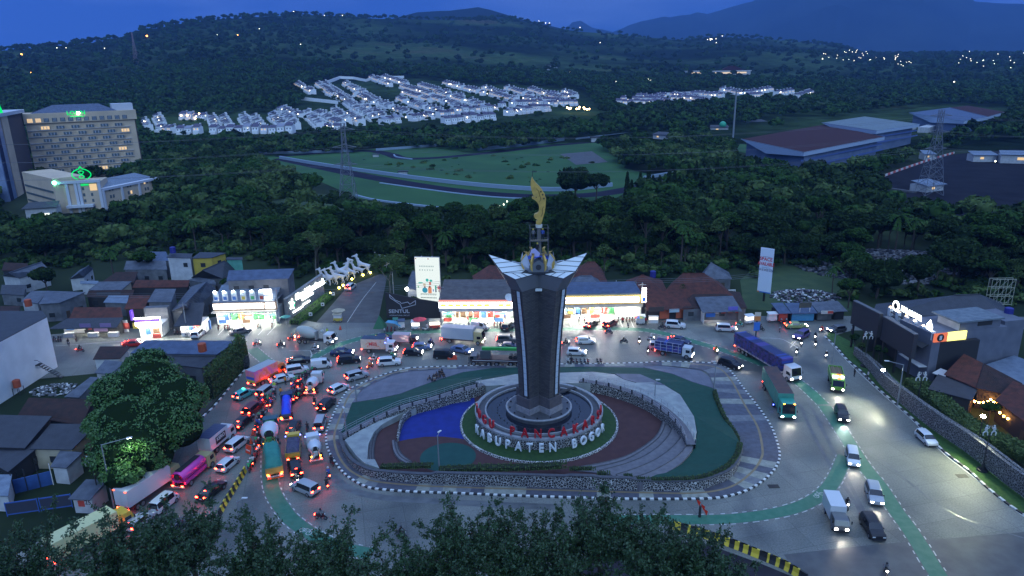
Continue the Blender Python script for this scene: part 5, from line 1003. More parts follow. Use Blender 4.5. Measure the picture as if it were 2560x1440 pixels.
def cargo_box(t,x0,L,W_,z0,z1,m,part='cargo_box',top=None):
 b=MB();b.box(((x0-.1-L/2)/2,0,(z0+z1)/2),(x0-.1+L/2,W_,z1-z0));o=b.build(part,m,t);xm=(x0-.1-L/2)/2;l=x0-.1+L/2
 b=MB()
 for i in range(int(l/.6)):b.box((-L/2+.3+i*.6,0,z1+.02),(.06,W_*.96,.03))
 if top:b.box((xm,0,z1+.012),(l*.99,W_*.98,.02),0);b.build('roof_sheet',top,o)
 for y in(-1,1):put('cargo_door',boxmesh('cargo_door',(.03,W_*.46,(z1-z0)*.92),m),o,(-L/2-.025,y*W_*.24,(z0+z1)/2))
 return o,xm,l
def drum(t,x,s=1.,m=None,rear_m=None):
 "mixer drum with hopper and chute, tilted up to the rear"
 prof=[(-2.2,.62),(-2.0,.78),(-1.3,1.05),(-.3,1.2),(.6,1.15),(1.5,.85),(1.9,.5)];n=18;P=[];tl=math.tan(R_(11))
 for u,r in prof:
  for i in range(n):a=6.2832*i/n;P.append((x+u*s,r*s*math.cos(a),(2.15*s-u*s*tl)+r*s*math.sin(a)))
 b=MB();b.add(P,[(k*n+i,k*n+(i+1)%n,(k+1)*n+(i+1)%n,(k+1)*n+i)for k in range(len(prof)-1)for i in range(n)]+[tuple(range((len(prof)-1)*n,len(prof)*n))[::-1]]);b.build('mixer_drum',m,t,True)
 b=MB();b.cyl((x-2.22*s,0,2.58*s),(x-2.05*s,0,2.55*s),.6*s,.62*s,16);b.build('drum_mouth',mat('drum_mouth',(.012,.012,.013),.8),t);rm=rear_m or mat('mixer_frame',(.25,.25,.24),.6)
 b=MB()
 for y in(-.75*s,.75*s):b.cyl((x-2.3*s,y,.8),(x-2.1*s,y*.5,3.0*s),.09)
 b.box((x-2.45*s,0,2.05*s),(.5,.7*s,.55));b.build('rear_frame',rm,t);b=MB();b.cyl((x-2.5*s,0,1.95*s),(x-3.1*s,.9*s,1.0),.2,.16,8);b.build('chute',rm,t);b=MB();b.box((x+1.9*s,0,1.7*s),(.35,1.2*s,1.7*s));b.build('front_stand',rm,t)
 for y in(-1,1):put('brake_lamp',boxmesh('brake_lamp',(.08,.2,.2),amber_on),t,(x-2.62*s,y*.75*s,1.55*s))
grey_drum=mat('grey_mixer_drum',(.36,.38,.35),.45);white_drum=mat('white_mixer_drum',(.52,.56,.62),.4);green_fr=mat('green_truck_frame',(.05,.22,.07),.5)
t,x0=truck('white cement mixer with a large grey drum crossing at the top left',788,840,838,843,1.5,8.6,2.4,'white','cement_mixer',axles=(-.22,-.37),head=True,beam=60);drum(t,-1.6,1.05,grey_drum);b=MB();b.cyl((1.6,-.5,2.6),(1.6,.5,2.6),.32,n=12);b.build('water_tank',grey_drum,t)
t,x0=truck('white cement mixer seen from behind amid the motorcycle crowd',786,955,797,935,1.3,6.6,2.1,'white','cement_mixer',axles=(-.28,));drum(t,-1.1,.85,white_drum,mat('pale_mixer_frame',(.42,.42,.38),.6))
t,x0=truck('large cement mixer with a pale drum, black mouth and green rear frame',676,1076,677,1050,1.6,8.6,2.5,'dteal','cement_mixer',axles=(-.22,-.37));drum(t,-1.5,1.15,white_drum,green_fr)
t,x0=truck('small white cement mixer beside the kerb at the left bend',785,1115,779,1085,1.3,6.2,2.1,'white','cement_mixer',axles=(-.28,),led=True);drum(t,-1.0,.85,white_drum,mat('pale_mixer_frame',(0,0,0)))
def painted(nm,cols,scale=.5):
 m=bpy.data.materials.new(nm);m.use_nodes=True;n=m.node_tree;b=n.nodes['Principled BSDF'];b.inputs['Roughness'].default_value=.5;tcn=n.nodes.new('ShaderNodeTexCoord');z=n.nodes.new('ShaderNodeTexNoise');z.inputs['Scale'].default_value=scale;z.inputs['Detail'].default_value=3;z.inputs['Distortion'].default_value=1.2
 r=n.nodes.new('ShaderNodeValToRGB');E=r.color_ramp.elements;E[0].position=.3;E[0].color=(*cols[0],1);E[1].position=.7;E[1].color=(*cols[-1],1)
 for i,c in enumerate(cols[1:-1]):e=E.new(.3+.4*(i+1)/(len(cols)-1));e.color=(*c,1)
 n.links.new(tcn.outputs['Object'],z.inputs['Vector']);n.links.new(z.outputs[0],r.inputs[0]);n.links.new(r.outputs[0],b.inputs['Base Color']);return m
sunset=painted('sunset_mural',[(.55,.12,.02),(.75,.25,.2),(.55,.15,.45),(.35,.25,.5)])
t,x0=truck('box truck painted with an orange and violet sunset',666,929,697,914,1.7,7.6,2.3,'orange',cabH=2.5,wr=.48);o,xm,l=cargo_box(t,x0,7.6,2.3,1.0,3.3,sunset,top=mat('pale_truck_roof',(.30,.34,.38),.5))
for y in(-1,1):put('side_stripe',boxmesh('side_stripe',(l*.98,.02,.35),PAINT['orange']),o,(xm,y*1.165,1.2))
put('rear_picture',boxmesh('rear_picture',(.02,2.1,.5),shelf_c[2]),o,(-3.86,0,1.3));put('rear_picture',boxmesh('rear_picture',(.02,2.0,.5),mat('blue_print',(.04,.12,.5),.5)),o,(-3.86,0,1.9))
t,x0=truck('white truck with a cream and red printed box, MES lettering and blue lamps',948,861,990,862,1.6,7.0,2.2,'white',head=True,led=True);o,xm,l=cargo_box(t,x0,7.0,2.2,1.0,3.1,painted('cream_red_print',[(.5,.42,.33),(.55,.45,.38),(.55,.2,.12)],1.1),top=MATS['blue_corrugated_roof'])
me=text_mesh('MES',1.0,.01,.02);me.transform(Matrix.Rotation(R_(90),4,'X'));me.materials.append(MATS['red_print']);put('lettering',me,o,(xm,-1.14,1.55))
t,x0=truck('small pickup with a pinkish box body beside the orange printed truck',1014,847,1045,848,1.3,5.2,1.9,'black','pickup_box',cabL=1.5,cabH=1.95,wr=.34);cargo_box(t,x0,5.2,1.9,.9,2.5,PAINT['pwhite'])
t,x0=truck('long grey box truck with a cream cab in front of the red and yellow shop',1158,837,1213,841,1.7,9.0,2.4,'cream',cabH=2.9,head=True,beam=60,axles=(-.3,));cargo_box(t,x0,9.0,2.4,1.1,3.5,mat('grey_box_body',(.36,.40,.46),.45),top=mat('pinkish_roof',(.42,.38,.40),.5))
t,x0=truck('white box truck with a dark blue roof and a black side sign',543,1092,572,1068,1.6,6.6,2.2,'white',cabH=2.4);o,xm,l=cargo_box(t,x0,6.6,2.2,1.0,3.1,mat('white_box_body',(.55,.56,.58),.45),top=mat('blue_black_roof',(.05,.06,.13),.5));put('side_sign',boxmesh('side_sign',(l*.55,.02,1.2),trim_m),o,(xm+.3,-1.13,2.0))
me=text_mesh('KERO',.8,.01,.02);me.transform(Matrix.Rotation(R_(90),4,'X'));me.materials.append(frame_w);put('lettering',me,o,(xm+.3,-1.15,1.72))
t,x0=truck('long plain white box truck with a cream cab under the broad tree',374,1208,428,1172,1.8,9.2,2.4,'cream',cabH=2.7,axles=(-.27,-.36));o,xm,l=cargo_box(t,x0,9.2,2.4,1.1,3.5,mat('white_box_body',(0,0,0)),top=MATS['white_box_body'])
for y in(-1,1):put('top_marker',boxmesh('top_marker',(.05,.3,.1),glow('dim_red_marker',(1,.08,.03),8)),o,(-4.68,y,3.4))
t,x0=truck('long pale yellow box truck behind the near branches',228,1328,290,1296,1.8,9.6,2.4,'yellow',cabH=2.5,axles=(-.27,-.36));cargo_box(t,x0,9.6,2.4,1.1,3.4,mat('pale_yellow_box',(.52,.52,.27),.5),top=MATS['pale_yellow_box'])
t,x0=truck('white box van with yellow lamps on the lower right road',2090,1281,2106,1316,1.3,5.6,1.9,'grey','box_van',cabL=1.9,cabH=1.95,wr=.34,head=True,beam=450,tail=False);cargo_box(t,x0,5.6,1.9,.8,2.7,PAINT['white'])
t,x0=truck('bright pink tank truck with a cream cab',484,1170,517,1142,1.4,7.4,2.2,'cream','tank_truck',cabH=2.3,axles=(-.3,))
P=[];n=16;b=MB()
for x in(-3.6,-3.5,x0-.3,x0-.2):
 e=.86 if x in(-3.6,x0-.2)else 1
 for i in range(n):a=6.2832*i/n;P.append((x,1.05*e*math.cos(a),1.9+.82*e*math.sin(a)))
b.add(P,[(k*n+i,k*n+(i+1)%n,(k+1)*n+(i+1)%n,(k+1)*n+i)for k in range(3)for i in range(n)]+[tuple(range(n)),tuple(range(3*n,4*n))[::-1]]);tk=b.build('tank',PAINT['pink'],t,True);b=MB();b.box((-1,0,2.74),(4.4,.8,.06));b.build('walkway',chassis_m,tk);b=MB();b.box((-.9,-.9,1.05),(4.8,.3,.45));b.box((-.9,.9,1.05),(4.8,.3,.45));b.build('side_locker',PAINT['pink'],t);b=MB();b.cyl((-3.63,0,2.05),(-3.61,0,2.05),.42,n=14);b.build('emblem',trim_m,tk)
def tarp_load(t,x0,L,W_,z0,z1,m,side_m,ridge=.25,seed=1):
 b=MB();xa,xb=-L/2,x0-.15;b.box(((xa+xb)/2,0,1.05),(xb-xa,W_,.16))
 for y in(-1,1):b.box(((xa+xb)/2,y*(W_/2-.05),(1.1+z0)/2),(xb-xa,.07,z0-1.1))
 b.box((xa,0,(1.1+z0)/2),(.07,W_,z0-1.1));b.build('load_bed',side_m,t)
 r=np.random.default_rng(seed);nx,ny=14,9;X=np.linspace(xa-.05,xb,nx);Y=np.linspace(-W_/2-.04,W_/2+.04,ny);b=MB()
 Z=z1+ridge*(1-(Y[None]/(W_/2))**2)+r.normal(0,.05,(nx,ny));Z[:,0]=Z[:,-1]=z0-.25;Z[0,:]=z0-.1
 b.add([(X[i],Y[j],Z[i,j])for i in range(nx)for j in range(ny)],[(i*ny+j,(i+1)*ny+j,(i+1)*ny+j+1,i*ny+j+1)for i in range(nx-1)for j in range(ny-1)]);b.build('tarpaulin',m,t,True)
t,x0=truck('lorry under a crumpled green tarpaulin with an orange tailboard',681,1140,677,1112,1.8,7.4,2.4,'orange','tarpaulin_lorry',axles=(-.28,));tarp_load(t,x0,7.4,2.4,2.0,3.1,mat('green_tarpaulin',(.01,.15,.12),.6,col2=(.02,.2,.16),scale=1),mat('orange_tailboard',(.5,.26,.05),.6));put('bumper_bar',boxmesh('bumper_bar',(.1,2.3,.12),PAINT['orange']),t,(-4.0,0,.45))
for y in(-.95,.95):put('rear_lamp',boxmesh('rear_lamp',(.06,.25,.15),amber_on),t,(-3.78,y,1.0))
t,x0=truck('long lorry covered by a bright blue tarpaulin',716,1013,717,982,1.3,8.0,2.1,'navy','tarpaulin_lorry',cabH=2.3,axles=(-.3,));tarp_load(t,x0,8.0,1.5,1.6,1.9,mat('bright_blue_tarpaulin',(.008,.05,.62),.5),PAINT['grey'],.5,2);put('rear_lamp',boxmesh('rear_lamp',(.06,.3,.3),amber_on),t,(-4.05,.8,1.0))
t,x0=truck('yellow lorry with a dark mottled tarpaulin in the middle lane',733,1110,735,1085,1.6,6.0,2.1,'yellow','tarpaulin_lorry',axles=(-.28,),led=True);tarp_load(t,x0,6.0,2.1,1.8,2.2,mat('dark_mottled_tarpaulin',(.02,.025,.06),.6,col2=(.07,.06,.11),scale=3),PAINT['yellow'],.2,3);b=MB();b.box((x0-.15,0,2.3),(.12,2.0,.8));b.build('headboard',PAINT['yellow'],t)
t,x0=truck('lime green tipper truck driving towards the viewer on the right road',2091,945,2098,972,1.5,6.8,2.3,'green','tipper_truck',cabH=2.5,head=True,beam=500,tail=False,axles=(-.28,));b=MB();xa,xb=-3.4,x0-.2
b.box(((xa+xb)/2,0,1.3),(xb-xa,2.3,.2));b.box(((xa+xb)/2,-1.1,1.9),(xb-xa,.12,1.2));b.box(((xa+xb)/2,1.1,1.9),(xb-xa,.12,1.2));b.box((xa,0,1.9),(.12,2.3,1.2));b.box((xb,0,2.1),(.12,2.3,1.5));b.build('tipper_body',PAINT['green'],t);b=MB()
for i in range(8):b.cyl((xa+.2,-.9+i*.25,2.15+.1*(i%3)),(xb-.2,-.85+i*.24,2.2+.12*(i%2)),.13,n=6)
b.build('timber_load',mat('timber',(.2,.15,.09),.9),t);put('roof_light_bar',boxmesh('roof_light_bar',(.3,1.9,.2),glow('cold_lightbar',(.8,.9,1),10)),t,(x0+.5,0,2.65));put('roof_beacon',boxmesh('roof_beacon',(.32,.5,.22),tail_on),t,(x0+.5,.2,2.66))
t,x0=truck('long green container truck with a rusty top heading down the right side',1946,981,1974,1030,1.9,13.6,2.5,'teal','semi_truck',cabL=2.2,cabH=3.1,head=True,beam=500,axles=(-.42,-.34,.12));o,xm,l=cargo_box(t,x0,13.6,2.5,1.2,3.8,mat('green_container',(.05,.26,.20),.6,col2=(.03,.18,.14),scale=.6),top=mat('rusty_container_roof',(.10,.055,.05),.85,col2=(.06,.045,.05),scale=.8))
for y in(-1,1):put('marker_lamp',boxmesh('marker_lamp',(.12,.1,.1),blue_led),t,(2.5,y*1.3,.8));put('visor_lamp',boxmesh('visor_lamp',(.1,.25,.1),amber_on),t,(6.8,y*.8,3.05))
def crates(t,xa,xb,W_,z0,z1,m,rail_m,nx,seed=2):
 r=random.Random(seed);b=MB();nz=max(2,int((z1-z0)/.45));dx=(xb-xa)/nx;dz=(z1-z0)/nz
 for i in range(nx):
  for k in range(nz):b.box((xa+dx*(i+.5),0,z0+dz*(k+.5)),(dx*.9,W_*.96,dz*.84),r.randrange(3))
 b.build('crate_stack',m,t)
 for y in(-1,1):
  b=MB()
  for i in range(int((xb-xa)/1.2)+1):b.cyl((xa+i*1.2,y*(W_/2+.05),z0-.2),(xa+i*1.2,y*(W_/2+.05),z1+.1),.05,n=4)
  for z in np.linspace(z0,z1+.1,4):b.cyl((xa,y*(W_/2+.05),z),(xb,y*(W_/2+.05),z),.04,n=4)
  b.build('side_rail',rail_m,t)
crm=[mat('blue_crate',(.03,.06,.30),.5),mat('violet_crate',(.07,.05,.24),.5),mat('dark_crate',(.02,.03,.12),.5)]
t,x0=truck('very long lorry stacked with blue crates and a white cab',1916,890,1990,933,1.8,17.5,2.5,'white','semi_truck',cabL=2.2,cabH=2.9,head=True,beam=60,axles=(-.40,-.33,-.26,.16));crates(t,-8.7,x0-.5,2.5,1.25,3.7,crm,mat('crate_rail',(.05,.06,.16),.5),26);b=MB();b.box((-1.3,0,1.1),(15.0,2.5,.14));b.build('trailer_deck',frame_w,t)
t,x0=truck('shorter lorry of blue crates with pale rails and a white cab',1686,871,1742,880,1.5,7.4,2.2,'white','crate_lorry',head=True,beam=90,axles=(-.28,));crates(t,-3.7,x0-.2,2.2,1.15,2.9,crm,mat('pale_rail',(.35,.36,.5),.5),9,3)
t,x0=truck('dark mobile crane with a bright green folded jib parked by the kerb',1243,898,1200,897,1.0,11.0,2.6,'grey','mobile_crane',cabL=1.6,cabH=2.0,wr=.48,axles=(-.38,-.25,.0,.14),tail=False);b=MB();b.box((-.2,0,1.15),(10.6,2.6,.5));b.build('deck',mat('dark_maroon_deck',(.035,.015,.018),.6),t)
b=MB();b.box((2.2,0,2.2),(2.0,1.8,1.6));b.build('operator_cab',PAINT['grey'],t);b=MB();b.box((-1.8,0,3.25),(9.5,.7,.5));b.build('jib',mat('bright_green_jib',(.03,.35,.06),.5),t);b=MB();b.box((0,-1.32,1.2),(9.5,.03,.1));b.box((0,1.32,1.2),(9.5,.03,.1));b.build('white_dashes',frame_w,t);b=MB();b.cyl((2,0,2.2),(-1.5,0,3.1),.1);b.build('jib_ram',frame_w,t)
for x in(-4.5,-3.6,-2.7):b=MB();b.cyl((x,-.7,1.7),(x,.7,1.7),.4);b.build('winch',chassis_m,t)
# people and motorcycles
def person_mesh(pose):
 J={'stand':dict(pel=(0,0,.92),ch=(0,0,1.32),nk=(0,0,1.48),hd=(.02,0,1.66),sh=.20,el=(.02,.26,1.12),ha=(.10,.24,.88),kn=(.03,.11,.50),ft=(0,.12,.06),toe=(.18,.13,.04)),'ride':dict(pel=(-.25,0,.82),ch=(-.10,0,1.18),nk=(-.02,0,1.34),hd=(.03,0,1.50),sh=.20,el=(.16,.27,1.02),ha=(.40,.30,1.02),kn=(.18,.20,.72),ft=(.02,.20,.30),toe=(.20,.20,.28)),'sit':dict(pel=(0,0,.12),ch=(.05,0,.50),nk=(.10,0,.64),hd=(.14,0,.80),sh=.19,el=(.22,.26,.42),ha=(.40,.14,.40),kn=(.38,.16,.45),ft=(.55,.16,.06),toe=(.72,.17,.05))}[pose]
 v=[J['pel'],J['ch'],J['nk'],J['hd']];rd=[.15,.165,.06,.105];e=[(0,1),(1,2),(2,3)]
 for s in(-1,1):
  k=len(v);m=lambda p:(p[0],p[1]*s,p[2]);shp=(J['ch'][0],J['sh']*s,J['ch'][2]+.08)
  v+=[shp,m(J['el']),m(J['ha'])];rd+=[.07,.05,.04];e+=[(1,k),(k,k+1),(k+1,k+2)]
  k=len(v);v+=[(J['pel'][0]+.02,.1*s,J['pel'][2]-.06),m(J['kn']),m(J['ft']),m(J['toe'])];rd+=[.105,.07,.05,.04];e+=[(0,k),(k,k+1),(k+1,k+2),(k+2,k+3)]
 me=bpy.data.meshes.new('person');me.from_pydata(v,e,[]);o=bpy.data.objects.new('person_src',me);COL.objects.link(o)
 o.modifiers.new('s','SKIN');sv=me.skin_vertices[0].data
 for i,r in enumerate(rd):sv[i].radius=(r,r)
 sv[0].use_root=True;o.modifiers.new('d','SUBSURF').levels=1
 dg=bpy.context.evaluated_depsgraph_get();dg.update();out=bpy.data.meshes.new_from_object(o.evaluated_get(dg));bpy.data.objects.remove(o)
 out.materials.clear()
 for m in(mat('skin',(.22,.11,.065),.6),mat('shirt_dark',(.02,.02,.025),.8),mat('trousers',(.015,.018,.03),.8)):out.materials.append(m)
 nz,wz=J['nk'][2]+.0,J['pel'][2]+.02;H_=Vector(J['ha']);legs=[Vector(J['kn']),Vector(J['ft'])]
 for p in out.polygons:
  c=p.center;ca=Vector((c.x,abs(c.y),c.z))
  if c.z>nz and(c-Vector(J['hd'])).length<.25:i=0
  elif(ca-H_).length<.13:i=0
  elif pose=='stand':i=1 if c.z>wz else 2
  else:i=2 if min((ca-q).length for q in legs)<.24 or(ca-(Vector(J['pel'])+Vector((.1,.1,-.05)))).length<.2 else 1
  p.material_index=i
 out.name='person';return out,J['hd']
PM={k:person_mesh(k)for k in('stand','ride','sit')}
b=MB();b.ball((0,0,0),.145,10,7);HELM=bpy.data.meshes.new('helmet');HELM.from_pydata(b.v,[],b.f);HELM.materials.append(trim_m)
SHIRTS=[mat('shirt_'+k,c,.85)for k,c in(('black',(.015,.015,.018)),('white',(.5,.5,.5)),('red',(.4,.03,.03)),('orange',(.65,.25,.03)),('green',(.05,.3,.12)),('grey',(.15,.15,.16)),('blue',(.04,.08,.3)),('hivis',(.45,.6,.08)))]
HELMS=[mat('helmet_'+k,c,.3)for k,c in(('black',(.015,.015,.018)),('white',(.55,.55,.55)),('red',(.5,.02,.02)),('green',(.05,.35,.12)))]
def person(pose,loc,rz,label,group=None,shirt=0,hair=None):
 me,hd=PM[pose];o=mesh_obj('person',me);o.location=loc;o.rotation_euler=(0,0,rz);tag(o,label,'person',group)
 recolor(o,SHIRTS[shirt],1);h=put('helmet' if hair is not None else 'hair',HELM,o,(hd[0]-(.02),0,hd[2]+.03));h.scale=(1,1,1)if hair is not None else(.78,.74,.78);recolor(h,HELMS[hair or 0]);return o
def bike_parts():
 b=MB();b.tube([(.42,0,.95),(.36,0,.55),(.1,0,.38),(-.25,0,.42)],[.07,.13,.12,.13],8);b.box((-.5,0,.58),(.62,.26,.22),taper=(.9,.6));b.box((.47,0,.72),(.1,.36,.4),taper=(1,.7));body=b
 b2=MB();b2 .box((-.38,0,.76),(.72,.26,.1),taper=(.95,.8));b3=MB();b3 .cyl((.38,-.34,1.02),(.38,.34,1.02),.025,n=5);b3 .cyl((.60,0,.3),(.42,0,1.0),.04,n=5)
 return[('body',body),('seat',b2),('handlebar',b3)]
BP=[]
for nm,b in bike_parts():
 me=bpy.data.meshes.new(nm);me.from_pydata(b.v,[],b.f);me.materials.append(PAINT['black']if nm=='body' else trim_m);me.update();BP.append((nm,me))
_bn=0
def bike(loc,rz,label,group=None,col='black',tail=False,head=False,rider=None,scale=1.0,rlabel=None,beam=0):
 t=thing('motorcycle',label,'motorcycle',loc,rz,group)
 for nm,me in BP:
  o=mesh_obj(nm,me,t)
  if nm=='body':recolor(o,PAINT[col])
 for x in(-.6,.62):put('wheel',WH[.27],t,(x,0,.27)).scale=(1,.5,1)
 put('tail_light',boxmesh('tail_light',(.08,.2,.12),tail_on if tail else tail_off),t,(-.83,0,.66));put('headlight',boxmesh('headlight',(.08,.18,.14),head_on if head else head_off),t,(.56,0,.84))
 if beam:spot(t,(.7,0,.8),(6,0,-.5),beam)
 if rider is not None:person('ride',loc,rz,rlabel or 'rider on the '+label,group and 'riders, '+group,rider[0],rider[1])
 return t
def B2(px,py,fx,fy):a,f=Vector(G(px,py,.6)),Vector(G(fx,fy,.6));return(a.x,a.y,0),math.atan2(f.y-a.y,f.x-a.x)
rr=random.Random(11)
bc=['black','white','red','navy','grey','silver','maroon']
def crowd(pts,hx,hy,lab,grp,tail=.6,rider=True,head=0.):
 for x,y in pts:
  loc,rz=B2(x,y,x+hx,y+hy);bike(loc,rz+rr.uniform(-.25,.25),lab,grp,rr.choice(bc),rr.random()<tail,rr.random()<head,(rr.choice([0,0,0,5,6,1,2,4]),rr.choice([0,0,1,2,3]))if rider else None,rlabel='helmeted rider '+lab.split(' ',1)[1]if rider else None)
crowd([(741,951),(749,948),(757,943),(764,940),(771,935),(736,955),(782,925),(733,968),(742,966),(752,963),(757,975),(749,978)],12,-9,'motorcycle packed between the white sedan and the white cement mixer','motorcycles left of the small white mixer',.4)
crowd([(756,985),(748,990),(738,974),(765,978),(768,965)],8,-9,'motorcycle just left of the small white mixer wheels','motorcycles at the mixer wheels',.9)
crowd([(650,992),(655,1003),(662,996),(670,1000),(678,990),(684,996),(668,1010),(678,1008),(657,985),(686,985)],6,-10,'motorcycle in the knot below the silver people carrier','motorcycles below the silver people carrier',.6)
crowd([(664,1026),(656,1036),(648,1046),(644,1058),(650,1062),(641,1068)],5,-12,'motorcycle riding beside the black car and the green framed mixer','motorcycles left of the large mixer',.6)
crowd([(646,1078),(650,1086),(644,1094),(640,1102),(648,1108),(641,1116),(637,1124),(646,1126),(640,1134)],3,-12,'motorcycle in the file left of the large mixer and green tarpaulin','motorcycle file left of the green tarpaulin',.2)
crowd([(638,1142),(633,1152),(627,1160),(622,1168)],4,-12,'dark motorcycle at the head of the yellow and black barriers','motorcycles at the barriers',.3)
for px,py,fx,fy,c,tl,hd,rd,lab in[(786,1004,790,990,'black',1,0,(0,0),'black motorcycle with a red lamp left of the black off-roader'),(768,1068,771,1052,'black',0,0,(0,0),'dark motorcycle beside the boxy silver van'),(821,1183,812,1165,'white',1,0,(6,1),'white motorcycle hugging the left kerb'),(817,1208,812,1192,'black',1,0,(0,0),'dark motorcycle with an orange tail lamp below the white one'),(829,1152,822,1140,'black',0,0,(0,0),'black motorcycle right against the kerb blocks'),(802,1288,822,1290,'maroon',1,0,(5,0),'motorcycle crossing above the lower left green lane'),(1003,1332,1022,1338,'grey',0,0,(0,0),'motorcycle half behind the near tree at the bottom centre'),(899,926,893,934,'black',1,0,(0,3),'motorcycle above the silver people carrier'),(925,914,933,910,'orange',1,1,(3,1),'motorcycle lit orange between the silver and white cars'),(935,895,950,893,'white',1,0,(1,1),'pale motorcycle under the MES truck'),(980,889,994,887,'turquoise',0,1,(4,1),'green and white motorcycle under the MES truck cab'),(643,858,660,856,'red',1,1,(1,1),'motorcycle speeding at the far left of the junction'),(703,861,720,860,'black',1,1,(0,0),'dark motorcycle with a white lamp near the junction centre left'),(730,845,745,843,'red',1,1,(5,2),'motorcycle just behind the grey drum mixer'),(788,870,806,866,'white',0,1,(1,1),'motorcycle under the wheels of the grey drum mixer'),(1110,847,1125,848,'red',1,0,(0,2),'red motorcycle behind the long grey box truck'),(1078,855,1092,858,'navy',0,0,(6,0),'blue motorcycle between the pickup and the grey box truck'),(1415,856,1428,855,'black',1,1,(0,0),'motorcycle just right of the tower'),(1522,828,1538,828,'navy',1,0,(6,0),'blue motorcycle with a red tail crossing the green lane'),(1560,851,1575,850,'black',0,0,(0,1),'lone motorcycle in the empty middle of the top road'),(1598,853,1600,862,'yellow',1,1,(0,1),'motorcycle with two orange lamps facing the viewer'),(1620,878,1620,890,'black',1,1,(0,0),'motorcycle with orange lamps left of the silver people carrier'),(1628,845,1645,846,'white',0,1,(1,1),'pale motorcycle above the silver people carrier'),(1790,876,1800,884,'yellow',1,1,(3,0),'motorcycle in a yellow glow between the crate lorries'),(2003,858,2004,868,'black',0,1,(0,0),'motorcycle following the purple car, left one'),(2039,861,2038,872,'black',0,1,(0,0),'motorcycle coming on behind the purple car, lower right one'),(2038,842,2036,850,'black',0,1,(0,0),'motorcycle coming on behind the purple car, upper right one'),(2054,824,2046,828,'red',0,1,(2,0),'motorcycle at the nose of the grey car on the far right'),(1992,880,1990,890,'white',0,1,(0,1),'motorcycle at the corner of the long crate lorry'),(2066,888,2064,898,'white',0,1,(0,1),'white lamped motorcycle alone on the right road'),(2118,1260,2123,1275,'black',0,1,(0,0),'motorcycle behind the white box van'),(2215,1425,2220,1440,'grey',0,1,(5,0),'motorcycle entering at the bottom right edge'),(1655,816,1638,816,'black',0,0,(0,0),'motorcycle in front of the glass counter'),(1570,811,1574,819,'navy',0,0,None,'blue motorcycle parked before the striped shop side'),(1850,810,1866,812,'turquoise',1,0,(4,1),'motorcycle stopping by the small corrugated shop'),(1902,821,1920,820,'black',1,0,(0,0),'dark motorcycle passing the direction sign'),(1064,820,1078,821,'white',0,0,None,'white scooter parked under the red umbrella'),(961,823,961,832,'white',0,0,None,'white scooter nose on beside the blue canopy'),(171,857,174,866,'grey',0,0,(0,0),'motorcycle by the far left stalls'),(200,873,220,873,'red',1,0,(0,0),'motorcycle with a red lamp on the far left road'),(464,834,466,845,'navy',0,0,(6,0),'blue motorcycle by the white off-roader at left')]:
 loc,rz=B2(px,py,fx,fy);bike(loc,rz,lab,None,c,bool(tl),bool(hd),rd,rlabel='rider of the '+lab)
for i,x in enumerate((1424,1433,1442,1452,1462,1470)):loc,rz=B2(x,901,x+4,909);bike(loc,rz,'motorcycle in the parked row beside the kerb right of the tower','parked row right of the tower',rr.choice(bc))
for x in(1494,1502):loc,rz=B2(x,901,x+4,909);bike(loc,rz,'motorcycle of the parked pair right of the longer kerbside row','kerbside pair',rr.choice(bc))
def parked(xs,y,lab,grp,dy=8,dx=2):
 for x in xs:loc,rz=B2(x,y,x+dx,y-dy);bike(loc,rz,lab,grp,rr.choice(bc))
parked((1112,1121,1130,1140,1150,1160,1170),815,'motorcycle parked in the row before the red and yellow shop','row before the red and yellow shop');parked((1236,1244,1252,1258),810,'motorcycle parked between the white van and the black off-roader','bikes beside the white van')
parked((1560,1567,1574,1581,1588,1594),797,'motorcycle parked in the row at the right end of the striped shop','row at the striped shop end');parked((1448,1462,1500,1546),797,'motorcycle parked against the glazing of the striped shop','bikes on the striped shop front')
parked((546,562,569,574),817,'motorcycle parked left of the dark sedan at the poster shop','bikes left at the poster shop');parked((645,651,680),813,'motorcycle parked right of the dark sedan at the poster shop','bikes right at the poster shop')
parked((134,140,146,152,190),846,'motorcycle parked at the far left stalls','bikes at the far left stalls');parked((436,444,452),828,'motorcycle parked left of the white off-roader','bikes beside the left shops');parked((1950,968,978,987),822,'motorcycle parked beside the side road and stalls','bikes beside the side road')
parked((1953,1966),801,'motorcycle parked at the red roadside stall','bikes at the red stall')
def ppl(px,py,lab,shirt=0,grp=None,pose='stand',rz=None,z=0.,hair=None):a=G(px,py,z);return person(pose,a,rr.uniform(0,6.28)if rz is None else rz,lab,grp,shirt,hair)
